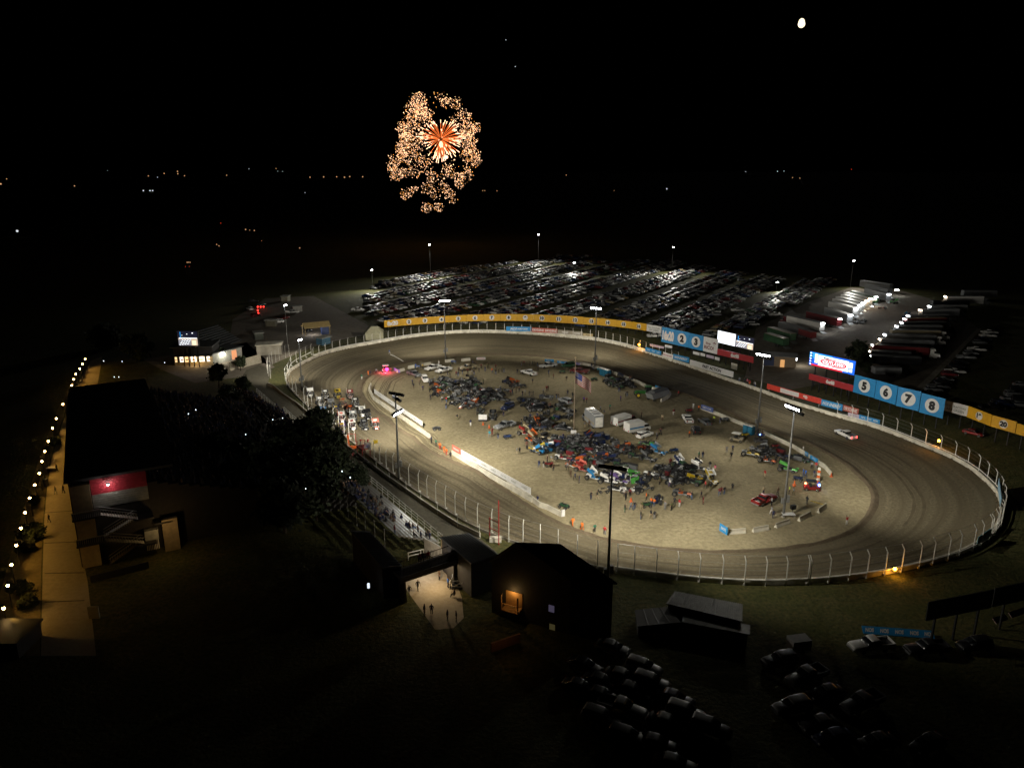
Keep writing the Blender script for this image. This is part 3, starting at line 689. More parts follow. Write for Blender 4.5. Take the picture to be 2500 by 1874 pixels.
def race_picture(q, mb, x0, x1, z0, z1, seed):
    rd = random.Random(seed); w, h = x1 - x0, z1 - z0
    q(mb, x0, z0, x1, z1, SD)
    q(mb, x0 + .02 * w, z0 + .02 * h, x0 + .98 * w, z0 + .5 * h, MATS['screen sand'], .04)
    q(mb, x0 + .02 * w, z0 + .02 * h, x0 + .66 * w, z0 + .42 * h, emat('screen grey', (.35, .34, .38), .8), .05)
    q(mb, x0 + .05 * w, z0 + .5 * h, x0 + .97 * w, z0 + .55 * h, SW, .05)
    for i in range(4):
        for j in range(4):
            a, b = x0 + (.05 + .13 * i + .05 * j) * w, z0 + (.04 + .105 * j + .02 * i) * h
            q(mb, a, b, a + .07 * w, b + .06 * h, SW, .06); q(mb, a + .02 * w, b + .055 * h, a + .085 * w, b + .085 * h, SK, .065)
    for a, b, s in ((.45, .78, .05), (.72, .84, .07), (.2, .7, .04)): q(mb, x0 + a * w, z0 + b * h, x0 + (a + s) * w, z0 + (b + s * .9) * h, SW, .05)
    q(mb, x0 + .12 * w, z0 + .45 * h, x0 + .15 * w, z0 + .95 * h, SBL, .045)
    q(mb, x0 + .70 * w, z0 + .05 * h, x0 + .90 * w, z0 + .36 * h, SC, .055)
def draw_left(root, q, r, n, L, zb, ht):
    mb = MB(); q(mb, 0, 0, .505, 1, SW)
    for x, z in ((.2, .55), (.28, .62), (.37, .3), (.25, .48), (.12, .66)): q(mb, x, z, x + .02, z + .03, MATS['screen grey'], .05)
    mb2 = MB(); race_picture(q, mb2, .515, 1, 0, .97, 2); mb2.build('picture', root); mb.build('score_panel', root)
r1, c1, n1 = screen('big video screen half white, half showing race cars, above a red 6x48 board', W7, 668, 242, 1056, 334, 5.6, 3.9, draw=draw_left)
lamp('screen_light', 'SPOT', c1, 2500, (.8, .9, 1), c1 + n1 * 10, R(150), 1.5, r1)
def draw_right(root, q, r, n, L, zb, ht):
    mb = MB(); q(mb, 0, 0, 1, 1, SB); q(mb, 0, .55, .5, .98, SBL, .035); q(mb, .05, .0, .75, .14, SR, .04)
    for k in range(9):
        q(mb, .01 + .025 * (k % 2), .06 + .1 * k, .045 + .025 * (k % 2), .15 + .1 * k, SK if k % 2 else SW, .05)
    q(mb, .12, .25, .19, .92, SC, .045); q(mb, .88, .14, .95, .36, SW, .045); q(mb, .88, .42, .95, .82, SW, .045)
    q(mb, .205, .12, .865, .88, SW, .045); mb.build('picture', root)
    c = r * (L * .535) + Vector((0, 0, zb + ht * .47)); mb = MB()
    mb.disc(c + n * .06, 1, r * (L * .29), Vector((0, 0, ht * .27)), SR, 30)
    mb.disc(c + n * .065, 1, r * (L * .25), Vector((0, 0, ht * .2)), SW, 30); mb.disc(c + n * .07, 1, r * (L * .24), Vector((0, 0, ht * .18)), SR, 30)
    mb.build('oval_emblem', root)
    mb = MB(); text(mb, 'OUTLAWS', c, r, (0, 0, 1), ht * .27, SK, maxw=L * .62, off=.085, bold=.07, slant=.2)
    text(mb, 'OUTLAWS', c, r, (0, 0, 1), ht * .25, SW, maxw=L * .58, off=.1, bold=.03, slant=.2)
    text(mb, 'WORLD OF', c + r * (L * .1) + Vector((0, 0, ht * .19)), r, (0, 0, 1), ht * .07, SW, maxw=L * .2, off=.1, slant=.2)
    text(mb, 'SPRINTCARS', c - r * (L * .08) - Vector((0, 0, ht * .2)), r, (0, 0, 1), ht * .07, SW, maxw=L * .3, off=.1, slant=.2); mb.build('lettering', root)
    mb = MB(); c2 = c - r * (L * .16) + Vector((0, 0, ht * .24)) + n * .11
    for dx, dz, w, h in ((0, 0, .12, .05), (-.04, .05, .05, .05), (.03, .06, .06, .03)):
        mb.poly([c2 + r * (L * (dx + sx * w / 2)) + Vector((0, 0, ht * (dz + sz * h))) for sx, sz in ((-1, 0), (1, 0), (1, 1), (-1, 1))], emat('screen green', (.02, .18, .14), .6))
    mb.build('car_emblem', root)
r2, c2_, n2 = screen('blue video screen with a red oval race logo beside the blue boards', W8, 110, 308, 598, 424, 6.3, 3.9, draw=draw_right)
lamp('screen_light', 'SPOT', c2_, 2200, (.35, .6, 1), c2_ + n2 * 10, R(150), 1.5, r2)
def draw_far(root, q, r, n, L, zb, ht):
    mb = MB(); race_picture(q, mb, 0, 1, 0, 1, 5); mb.build('picture', root)
r3, c3, n3 = screen('small video screen on the dark concession building showing race cars', xF, 232, 968, 536, 972, 7.0, 4.6, draw=draw_far)
lamp('screen_light', 'SPOT', c3, 700, (.9, .85, 1), c3 + n3 * 10, R(150), 1.0, r3)

# ================================================================ trees and shrubs
BARK = mat('tree bark', (.06, .045, .03), .95)
LEAF = [mat('leaf green', (.022, .034, .010), .75, var=.5, scale=.8), mat('leaf dark green', (.014, .022, .008), .75, var=.5, scale=.8)]
def crown_mesh(rx, rz, seed, n, leaf, clumps=26):
    rd = random.Random(seed); mb = MB(); cs = []
    for _ in range(clumps):
        a, b, q = rd.random() * 6.283, rd.random() * 2 - 1, rd.random() ** .4
        s = math.sqrt(1 - b * b); cs.append((Vector((rx * q * s * math.cos(a), rx * q * s * math.sin(a), rz * q * b)), rx * (.18 + .22 * rd.random())))
    for i in range(n):
        c, r = cs[i % clumps]
        p = c + Vector((rd.gauss(0, 1), rd.gauss(0, 1), rd.gauss(0, 1))) * r * .55
        u = Vector((rd.uniform(-1, 1), rd.uniform(-1, 1), rd.uniform(-1, 1))).normalized(); w = u.orthogonal().normalized()
        k = leaf * (.6 + .8 * rd.random())
        mb.poly([p + u * k, p + w * k * .55, p - u * k, p - w * k * .55], LEAF[i % 2 if rd.random() < .4 else 0])
    return mb.mesh('crown')
CROWNS = [crown_mesh(1, .95, s, 3000, .13) for s in (1, 2, 3)]
def tree(name, label, base, h, rad, i, trunk=True, grp=None, cat='tree', zc=None):
    root = thing(name, label, cat, loc=base, rz=i * 1.7, group=grp, at=base + Vector((0, 0, h * .6)))
    if trunk:
        mb = MB(); mb.tube([(0, 0, 0), (.1, .05, h * .3), (0, .1, h * .62)], .06 * rad + .05, BARK, 7, r1=.05)
        for k in range(4):
            a = k * 1.57 + i; mb.tube([(0, 0, h * (.28 + .07 * k)), (math.cos(a) * rad * .55, math.sin(a) * rad * .55, h * (.5 + .09 * k))], .07, BARK, 5, r1=.03)
        mb.build('trunk', root)
    c = link('crown', CROWNS[i % 3], root); c.location = (0, 0, zc if zc else h - rad * .85); c.scale = (rad, rad, rad * (1.0 if trunk else .8))
    return root
TG = 'dark trees between grandstand and bleachers'
for i, (u, v, z, rad, lb) in enumerate([(770, 1026, 7, 3.1, 'dark leafy tree in front of the gridded race cars, farthest along the stand'), (800, 1082, 7, 3.3, 'dark leafy tree hiding the start of the front fence'), (828, 1132, 6.5, 3.0, 'dark leafy tree nearest the red flag stand'), (735, 1066, 7.5, 4.2, 'dark leafy tree set back behind the far pair'), (775, 1140, 7, 4.2, 'dark leafy tree behind the one by the flag stand'), (873, 1160, 4.2, 1.9, 'small dark tree at the bleacher rail'), (560, 960, 5, 2.6, 'dark tree at the far end of the bleachers by the concession yard'), (530, 905, 5, 2.4, 'dark tree right of the lit concession windows'), (592, 935, 4, 2.0, 'small dark tree by the walkway corner'), (650, 1122, 6, 4.4, 'large dark tree in the middle of the black slope'), (712, 1165, 6, 4.2, 'large dark tree between the slope and the bleachers'), (602, 1172, 6, 4.4, 'large dark tree low on the black slope'), (768, 1200, 5.5, 3.6, 'dark tree behind the near bleachers'), (690, 1222, 6, 4.0, 'dark tree nearest the long seamed roof'), (540, 1112, 7, 4.4, 'large dark tree on the slope nearest the grandstand')]):
    c = P(u, v, z); tree('leafy_tree', lb, Vector((c.x, c.y, 0)), z + rad * .7, rad, i, grp=TG)
for i, (u, v, r_, lb) in enumerate([(76, 1318, 1.9, 'big round shrub between two promenade lamps'), (62, 1345, 1.3, 'low shrub in front of the big round shrub'), (85, 1230, 1.0, 'small shrub in the planting strip beside the farther lamps'), (52, 1450, 1.5, 'dim shrub in the planting strip near the bottom lamp'), (135, 1085, 1.2, 'dark shrub beside the promenade table'), (70, 1480, 1.2, 'smaller dim shrub beside the bottom lamp')]):
    tree('round_shrub', lb, P(u, v), r_ * 1.3, r_, i, trunk=False, cat='shrub', zc=r_ * .7)
for i, (u, v, h, r_, lb) in enumerate([(588, 905, 3.4, 1.6, 'bushy tree before the white lamp-lit wall'), (545, 882, 3.0, 1.4, 'bush left of the white lamp-lit wall'), (340, 880, 7, 4.2, 'dim tree mass behind the far end of the grandstand'), (260, 850, 7, 4.5, 'dim tree beyond the far promenade lamps')]):
    tree('leafy_tree', lb, P(u, v), h + 1, r_, i + 1)

# ================================================================ promenade lamps
LAMPS = [zA(657, 557, 3.6), zA(636, 595, 3.6), zA(615, 632, 3.6), zA(585, 672, 3.6), zA(568, 713, 3.6), zA(552, 760, 3.6), zA(535, 810, 3.6), zA(485, 905, 3.6), zA(435, 1015, 3.6), zA(405, 1090, 3.6), zA(373, 1190, 3.6), zA(345, 1268, 3.6), zA(323, 1345, 3.6), zA(303, 1437, 3.6), zA(268, 1527, 3.6), zA(228, 1627, 3.6), zE(193, 318, 3.6), zE(160, 438, 3.6), zE(125, 570, 3.6), zE(88, 720, 3.6), zE(60, 880, 3.6), zE(27, 1055, 3.6)]
for i, p in enumerate(LAMPS):
    b = Vector((p.x, p.y, 0)); root = thing('promenade_lamp', 'warm glowing lamp post along the promenade', 'lamp post', loc=b, group='promenade lamp posts', at=p)
    mb = MB(); mb.tube([(0, 0, 0), (0, 0, 4.1)], .06, BLACK, 6); mb.build('post', root)
    mb = MB(); mb.tube([(0, 0, 3.86), (.05, 0, 4.35)], .22, BLACK, 8, r1=.03); mb.build('lamp_cap', root)
    mb = MB(); mb.ball((0, 0, 3.6), .2, WARM, 10, 6); mb.build('bulb', root)
    lamp('lamp_glow', 'SPOT', p + Vector((.45, .1, -.1)), 300, (1, .53, .09), p + Vector((5.5, 2.5, -3.8)), R(128), .2, root, .5)
JB = MB()
for v0, v1 in ((1252, 1245), (1326, 1322), (1400, 1398), (1470, 1466)):
    a, b = P(108, v0), P(205, v1); JB.panel(a + Vector((0, 0, .014)), b + Vector((0, 0, .014)), .008, BARK, .22)
struct(JB.build('pavement_joints'))
# ================================================================ grandstand
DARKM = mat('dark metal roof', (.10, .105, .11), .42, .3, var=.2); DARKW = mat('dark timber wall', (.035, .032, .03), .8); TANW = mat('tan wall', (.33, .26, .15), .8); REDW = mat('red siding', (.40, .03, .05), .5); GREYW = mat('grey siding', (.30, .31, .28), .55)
GA, GB = Vector((-95.5, 157, 0)), Vector((-67.2, 105.5, 0))
GD = (GA - GB).normalized(); GE = Vector((GD.y, -GD.x, 0))
if GE.x < 0: GE = -GE
def gp(a, b, z): return GB + GD * a + GE * b + Vector((0, 0, z))
GL = (GA - GB).length
st = thing('grandstand', 'huge dark grandstand with a red end wall and outside stairs', 'grandstand', loc=GB, at=gp(25, 8, 10))
off = -GB
def gbox(mb, a0, a1, b0, b1, z0, z1, m):
    mb.hexa([gp(a0, b0, z0) + off, gp(a1, b0, z0) + off, gp(a1, b1, z0) + off, gp(a0, b1, z0) + off], [gp(a0, b0, z1) + off, gp(a1, b0, z1) + off, gp(a1, b1, z1) + off, gp(a0, b1, z1) + off], m)
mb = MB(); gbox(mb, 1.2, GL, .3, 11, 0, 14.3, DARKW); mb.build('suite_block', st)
mb = MB(); gbox(mb, .8, GL + 1, -.2, 15, 14.3, 14.7, DARKM); mb.build('roof', st)
mb = MB()
for k in range(26): z = 9.4 + k * .19; gbox(mb, 1.08 - .03 * (k % 2), 1.2, 3.2, 11, z, z + .17, REDW if z > 11.6 else GREYW)
mb.build('end_siding', st)
for z0, z1 in ((9.3, 13.9), (5.0, 8.6), (.2, 4.4)):
    mb = MB(); gbox(mb, .2, 1.15, .5, 3.1, z0, z1, TANW); mb.build('stair_wall', st)
for z in (4.55, 8.9):
    mb = MB(); gbox(mb, -1.6, 1.1, .2, 4.0, z, z + .28, BLACK); gbox(mb, -1.6, 1.1, 8.4, 11.2, z - 1.9, z - 1.62, BLACK)
    for k in range(14): gbox(mb, -1.6, -1.54, .25 + k * .27, .3 + k * .27, z + .28, z + 1.3, STEEL)
    gbox(mb, -1.62, -1.52, .2, 4, z + 1.3, z + 1.4, STEEL); mb.build('landing', st)
def flight(b0, z0, b1, z1, a, m):
    mb = MB(); n = 14
    for k in range(n):
        f = (k + .5) / n; b, z = b0 + (b1 - b0) * f, z0 + (z1 - z0) * f
        gbox(mb, a - 1.1, a, b - .2, b + .2, z - .05, z + .03, m)
        gbox(mb, a - 1.12, a - 1.07, b - .03, b + .03, z, z + 1.0, STEEL)
    for aa in (a - 1.12, a - .02):
        for dz in (0, 1.0): mb.tube([gp(aa, b0, z0 + dz) + off, gp(aa, b1, z1 + dz) + off], .05, STEEL if dz else BLACK, 4)
    mb.build('stair_flight', st)
flight(3.9, 9.1, 9.0, 7.2, -.1, WHITE); flight(8.6, 7.0, 4.0, 4.8, .9, WHITE); flight(3.9, 4.7, 9.4, 2.9, -.1, WHITE); flight(9.0, 2.7, 4.2, .1, .9, TANW)
mb = MB(); gbox(mb, .3, 1.2, 11.2, 14.0, 5.0, 5.3, BLACK); gbox(mb, -.5, .5, 9.6, 11.6, 2.9, 4.6, GREYW)
for k in range(8): gbox(mb, -.62, -.5, 9.7 + k * .24, 9.82 + k * .24, 1.3, 2.9, WHITE)
mb.build('landing_panel', st)
mb = MB(); gbox(mb, .3, 1.1, 12.3, 14.6, 0, 5.6, TANW); mb.build('stair_wall', st)
# seating deck stepping down to the bleachers
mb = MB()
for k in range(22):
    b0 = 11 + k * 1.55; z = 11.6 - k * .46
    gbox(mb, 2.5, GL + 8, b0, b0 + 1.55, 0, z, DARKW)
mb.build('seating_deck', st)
lp = gp(.3, 5.6, 13.2)
mb = MB(); mb.box(lp - GB + Vector((0, 0, .25)), (.5, .35, .2), BLACK, math.atan2(GE.y, GE.x)); mb.ball(lp - GB, .14, emat('white bulb', (1, .95, .85), 45), 8, 5); mb.build('wall_lamp', st)
lamp('wall_light', 'POINT', lp - GD * .5 - Vector((0, 0, .25)), 80, (1, .86, .78), radius=.15, parent=st)
lamp('stair_light', 'POINT', gp(-3.2, 12.5, 5.5), 160, (1, .62, .25), radius=.3, parent=st)
# walls at the foot of the stand
mb = MB(); mb.panel(zE(700, 860), zE(1150, 745), 1.1, DARKW, .2); tag(mb.build('low_fence'), 'low dark fence at the foot of the outside stairs', 'fence', at=zE(900, 800))
mb = MB(); mb.box((0, 0, .9), (1.5, .25, 1.8), CONCG); o = mb.build('utility_cabinet'); o.location = P(231, 1508); tag(o, 'small dim grey panel at the near end of the promenade', 'panel')
mb = MB(); mb.box((0, 0, 1.1), (9, 5, 2.2), DARKW); mb.box((0, 0, 2.3), (9.6, 5.6, .25), BLACK); o = mb.build('ticket_hut'); o.location = P(-8, 1578); tag(o, 'dark flat roofed hut at the near end of the lamp row', 'hut')

# front bleachers
def bleacher(label, a, b, rows, rail=True):
    r = (b - a); L = r.length; r.normalize(); n = Vector((-r.y, r.x, 0))
    if n.x > 0: n = -n
    root = thing('bleacher', label, 'bleachers', loc=a, at=(a + b) / 2)
    for k in range(rows):
        o = n * (1.2 + k * .85); z = 1.1 + k * .38; mb = MB()
        c = r * L / 2 + o + Vector((0, 0, z)); mb.box(c + Vector((0, 0, .42)), (L, .28, .06), STEEL, math.atan2(r.y, r.x)); mb.box(c - n * .45 + Vector((0, 0, 0)), (L, .5, .06), CONCG, math.atan2(r.y, r.x)); mb.build('bench', root)
    mb = MB()
    for k in range(0, int(L / 4) + 1):
        p = r * min(L, k * 4)
        mb.tube([p + n * 1.2, p + n * 1.2 + Vector((0, 0, 1.4))], .05, STEEL, 4); e = n * (1.2 + rows * .85); mb.tube([p + e, p + e + Vector((0, 0, 1.1 + rows * .38))], .05, STEEL, 4)
        mb.tube([p + n * .8 + Vector((0, 0, 1.0)), p + e + Vector((0, 0, 1.0 + rows * .38))], .06, BLACK, 4)
    mb.build('frame', root)
    mb = MB()
    for z in (1.2, 1.75, 2.3): mb.tube([Vector((0, 0, z)), r * L + Vector((0, 0, z))], .055, WHITE, 5)
    for k in range(int(L / 2.5) + 1): p = r * min(L, k * 2.5); mb.tube([p, p + Vector((0, 0, 2.3))], .05, WHITE, 5)
    mb.build('rail', root)
    return root, r, n, L
BL = []
for lb, i, j, rows in (('bare bleachers with white benches at the near end of the front straight', 6, 9, 9), ('dark crowded bleachers behind the trees', 4, 6, 9), ('bleachers running from the corner rail to the trees', 3, 4, 8), ('farthest bleachers above the curve of the walkway', 1, 2, 7)):
    p0, p1 = P(*RAIL[i], 2.0), P(*RAIL[j], 2.0); p0.z = p1.z = 0; BL.append(bleacher(lb, p0, p1, rows))
# ================================================================ near buildings
def flat(p): return Vector((p.x, p.y, 0))
def block(root, pts, z0, z1, m, name='wall'):
    """Upright prism on a polygon (world xy of PTS), local to ROOT."""
    mb = MB(); o = root.location; n = len(pts)
    q = [Vector((p.x - o.x, p.y - o.y, 0)) for p in pts]
    mb.add([p + Vector((0, 0, z0)) for p in q] + [p + Vector((0, 0, z1)) for p in q], [tuple(range(n))[::-1], tuple(range(n, 2 * n))] + [(k, (k + 1) % n, n + (k + 1) % n, n + k) for k in range(n)], m)
    return mb.build(name, root)
def inset(pts, k):
    c = sum(pts, Vector((0, 0, 0))) / len(pts); return [c + (p - c) * k for p in pts]
SEAM = mat('seamed metal roof', (.20, .21, .22), .38, .5, var=.2)
def seam_roof(root, pts, z, n=16, m=None, th=.2):
    m = m or SEAM; o = root.location
    q = [Vector((p.x - o.x, p.y - o.y, z)) for p in pts]; mb = MB()
    mb.hexa(q, [p + Vector((0, 0, th)) for p in q], m)
    for k in range(1, n):
        f = k / n; a, b = q[0].lerp(q[1], f), q[3].lerp(q[2], f); mb.tube([a + Vector((0, 0, th + .02)), b + Vector((0, 0, th + .02))], .05, m, 4)
    return mb.build('roof', root)
# long shed roof left of the plaza
pts = [P(855, 1297, 5), P(903, 1299, 5), P(983, 1384, 5), P(934, 1388, 5)]
t = thing('concession_building', 'long building with a seamed grey metal roof left of the footbridge', 'building', loc=flat(pts[3]), at=pts[0].lerp(pts[2], .5))
seam_roof(t, [pts[0], pts[3], pts[2], pts[1]], 5, 18); block(t, inset(pts, .94), 0, 5, DARKW)
mb = MB(); q_ = P(899, 1421, 2.2) - t.location; mb.box(q_ + Vector((.2, -.9, 0)), (.3, .3, .7), emat('phone white', (.8, .9, 1), 1.2)); mb.build('lit_sign', t)
# roof to the right of the footbridge
pts = [P(1074, 1313, 5.5), P(1146, 1303, 5.5), P(1217, 1355, 5.5), P(1150, 1378, 5.5)]
t = thing('viewing_building', 'dark building with a sloping grey roof right of the footbridge', 'building', loc=flat(pts[3]), at=pts[0].lerp(pts[2], .5))
seam_roof(t, pts, 5.5, 12, DARKM); block(t, inset(pts, .93), 0, 5.5, DARKW)
mb = MB(); a, b = P(1076, 1320, 4.0) - t.location, P(1104, 1350, 4.0) - t.location; a.z = b.z = 2.8; mb.panel(a, b, 2.2, TANW, .12); mb.build('side_wall', t)
# footbridge
a, b = P(976, 1398, 4.4), P(1104, 1356, 4.4)
r = flat(b - a); L = r.length; r.normalize(); n = Vector((r.y, -r.x, 0)); rz = math.atan2(r.y, r.x)
t = thing('footbridge', 'dark footbridge with baluster railings over the lit plaza', 'footbridge', loc=flat(a), at=(a + b) / 2)
mb = MB(); mb.box(r * L / 2 + Vector((0, 0, 4.15)), (L + 1, 2.4, .5), DARKW, rz); mb.box(r * L / 2 + n * 1.25 + Vector((0, 0, 3.95)), (L + 1, .15, .9), BLACK, rz); mb.build('deck', t)
for sd in (1, -1):
    mb = MB(); o = n * 1.15 * sd
    for z in (5.5, 4.55): mb.tube([o + Vector((0, 0, z)), o + r * L + Vector((0, 0, z))], .06, BARK, 5)
    for k in range(int(L / .24)): p = o + r * k * .24; mb.box(p + Vector((0, 0, 5.0)), (.05, .05, 1.0), BARK, rz)
    mb.build('railing', t)
for f in (.03, .97): mb = MB(); mb.box(r * L * f + Vector((0, 0, 2)), (.3, 2, 4), DARKW, rz); mb.build('pier', t)
mb = MB(); p = r * L * .5 + n * .4 + Vector((0, 0, 3.82)); mb.box(p, (1.2, .2, .08), emat('strip lamp', (1, .82, .55), 14), rz); mb.build('strip_lamp', t)
lamp('plaza_light', 'POINT', flat(a) + r * L * .66 + n * .3 + Vector((0, 0, 3.3)), 560, (1, .72, .38), radius=.4, parent=t)
lamp('wall_wash', 'POINT', flat(a) + r * L * .66 - n * 3.2 + Vector((0, 0, 2.7)), 330, (1, .88, .74), radius=.3, parent=t)
mb = MB(); a2, b2 = dD(612, 305), dD(815, 420); a2.z = b2.z = 0; mb.panel(a2, b2, 2.6, WHITE, .2); tag(mb.build('low_wall'), 'brightly lit white wall at the end of the bleachers behind the footbridge', 'wall', at=(a2 + b2) / 2)
t = thing('pipe_rail', 'white two bar pipe rail on the walkway above the footbridge', 'railing', loc=dD(435, 385))
a2, b2 = Vector((0, 0, 0)), dD(605, 345) - dD(435, 385)
for z in (.65, 1.25): mb = MB(); mb.tube([Vector((0, 0, z)), b2 + Vector((0, 0, z))], .07, WHITE, 6); mb.build('bar', t)
for f in (0, .8, 1): mb = MB(); mb.tube([b2 * f, b2 * f + Vector((0, 0, 1.3))], .07, WHITE, 6); mb.build('post', t)
# stairs by the plaza
t = thing('stairs', 'dark open stair climbing beside the plaza lamp', 'stairs', loc=dD(960, 700))
for k in range(12): mb = MB(); q_ = Vector((.1 * k, .42 * k, .3 * k + .2)); mb.box(q_, (1.6, .4, .08), DARKM, .2); mb.build('tread', t)
mb = MB(); mb.tube([(-.8, 0, 1), (.3, 4.8, 4.6)], .05, STEEL, 4); mb.tube([(.9, -.2, 1), (2, 4.6, 4.6)], .05, STEEL, 4); mb.build('handrail', t)
# gabled building in front
ap, le, re_, apb, reb = P(1263, 1327, 10.5), P(1200, 1370, 8), P(1393, 1418, 8), P(1425, 1378, 10.5), P(1489, 1422, 8)
ext = (reb - re_) * 1.08; ext.z = 0
ap = min((Vector(((q := le.lerp(re_, f / 300)).x, q.y, zat(q.y, 1327))) for f in range(301)), key=lambda p: abs(proj(p)[0] - 1263))
o = flat(re_); t = thing('gabled_building', 'tall black gabled building with a lit timber balcony', 'building', loc=o, at=P(1330, 1460, 5))
def gl(p, e=0, z=None): q = p - o + ext * e; return Vector((q.x, q.y, q.z if z is None else z))
mb = MB()
mid = (ap - le).normalized()
for s_ in ((le, ap), (ap, re_)):
    a0, b0 = gl(s_[0], -.04), gl(s_[1], -.04); a1, b1 = gl(s_[0], 1.04), gl(s_[1], 1.04)
    dn = (b0 - a0) * .04
    if s_[0] is le: a0 -= dn; a1 -= dn
    else: b0 += dn; b1 += dn
    up = Vector((0, 0, .25)); mb.hexa([a0, b0, b1, a1], [p + up for p in (a0, b0, b1, a1)], mat('dark shingles', (.05, .048, .045), .85, var=.3))
mb.build('roof', t)
mb = MB(); A_, B_, C_ = gl(le), gl(re_), gl(ap); A2, B2, C2 = gl(le, 1), gl(re_, 1), gl(ap, 1); z_ = lambda p: Vector((p.x, p.y, 0))
sk = Vector((0, 0, .06))
mb.poly([z_(A_), z_(B_), B_ - sk, C_ - sk, A_ - sk], DARKW); mb.poly([z_(A2), z_(B2), B2 - sk, C2 - sk, A2 - sk], DARKW)
mb.poly([z_(B_), z_(B2), B2 - sk, B_ - sk], DARKW); mb.poly([z_(A_), z_(A2), A2 - sk, A_ - sk], DARKW); mb.build('wall', t)
fr = (B_ - A_); fr.z = 0; FL = fr.length; fr.normalize(); fn = Vector((fr.y, -fr.x, 0))
TIM = mat('warm timber', (.42, .24, .09), .6)
def on_face(u, v, off=0.0):
    """Point on the gable front seen at photo pixel (u, v)."""
    best = None
    for k in range(400):
        f = -.1 + 1.3 * k / 400; p = o + A_ + fr * FL * f + fn * off; z = zat(p.y, v); q = proj((p.x, p.y, z))
        if best is None or abs(q[0] - u) < best[0]: best = (abs(q[0] - u), Vector((p.x, p.y, z)))
    return best[1] - o
c0, c1 = on_face(1228, 1492, 1.6), on_face(1258, 1480, 1.6)
zf = (c0.z + c1.z) / 2 - .5
mb = MB(); bw = 2.5; bc = flat((c0 + c1) / 2) - fn * .8; brz = math.atan2(fr.y, fr.x)
mb.box(bc + Vector((0, 0, zf)), (bw, 1.6, .15), TIM, brz)
for k in range(int(bw / .17)): mb.box(bc + fr * (-bw / 2 + .08 + k * .17) + fn * .78 + Vector((0, 0, zf + .55)), (.06, .05, 1.0), TIM, brz)
mb.box(bc + fn * .78 + Vector((0, 0, zf + 1.08)), (bw, .1, .1), TIM, brz)
for s_ in (-1, 1): mb.box(bc + fr * s_ * bw * .5 + fn * .7 + Vector((0, 0, zf + 1.2)), (.16, .16, 2.4), TIM, brz)
mb.box(bc - fn * .74 + Vector((0, 0, zf + 1.2)), (bw, .06, 2.2), TIM, brz)
mb.build('balcony', t)
lamp('balcony_light', 'POINT', o + bc + Vector((0, 0, zf + 2.3)), 60, (1, .6, .22), radius=.15, parent=t)
for u, v, c, lb in ((1346, 1485, (.35, .3, .5), 'window'), (1348, 1531, (.3, .25, .1), 'window')):
    p = on_face(u, v, .04); mb = MB(); mb.box(p, (.8, .06, 1.0), emat('dim window ' + str(v), c, .12), brz); mb.build(lb, t)
mb = MB(); a2, b2 = dD(1345, 1400), dD(1660, 1290); mb.panel(a2, b2, 1.3, mat('brick wall', (.30, .15, .08), .85), .3); tag(mb.build('brick_wall'), 'dim low brick wall below the lit balcony', 'wall', at=a2)
lamp('path_light', 'POINT', dD(1560, 1500) + Vector((0, 0, 3)), 14, (1, .55, .25), radius=.2)
# sheds on the near grass
CORR = mat('corrugated roof', (.13, .135, .13), .5, .3, var=.3)
def shed(label, px, z, name='shed', n=26, m=None):
    pts = [P(u, v, z) for u, v in px]
    t = thing(name, label, 'shed', loc=flat(pts[3]), at=pts[0].lerp(pts[2], .5))
    seam_roof(t, pts, z, n, m or CORR, .12); block(t, inset(pts, .94), 0, z, DARKW); return t
shed('open shed with a ribbed corrugated roof below the near white rail', [(1647, 1444), (1813, 1476), (1812, 1518), (1626, 1474)], 2.3, n=34)
shed('lower flat roofed shed in front of the corrugated one', [(1669, 1495), (1832, 1527), (1830, 1550), (1664, 1519)], 1.7, n=6)
shed('black shed half hidden left of the corrugated roof', [(1550, 1490), (1630, 1482), (1662, 1520), (1556, 1530)], 1.6, n=4, m=BLACK)
t = thing('picnic_table', 'pale picnic table by the black shed', 'table', loc=zG(985, 1280))
mb = MB(); mb.box((0, 0, .75), (2.2, .8, .06), TANW); mb.build('table_top', t)
for s_ in (-1, 1):
    mb = MB(); mb.box((0, s_ * .7, .45), (2.2, .3, .05), TANW); mb.build('bench', t); mb = MB(); mb.box((s_ * .8, 0, .4), (.1, 1.3, .7), TANW); mb.build('leg', t)
t = thing('start_gate', 'rusty red steel gate frame in the front fence', 'gate', loc=zF(1565, 530))
q_ = zF(1635, 565) - t.location
for p, h in ((Vector((0, 0, 0)), 4.2), (q_, 8.0)): mb = MB(); mb.tube([p, p + Vector((0, 0, h))], .1, REDP, 6); mb.build('post', t)
for z in (2.3, 4.0): mb = MB(); mb.tube([Vector((0, 0, z)), q_ + Vector((0, 0, z))], .08, REDP, 6); mb.build('bar', t)
mb = MB(); mb.box((0, 0, .4), (2.0, .9, .8), CONC); o_ = mb.build('concrete_block'); o_.location = zF(1610, 540); tag(o_, 'white concrete block beside the red gate frame', 'block')

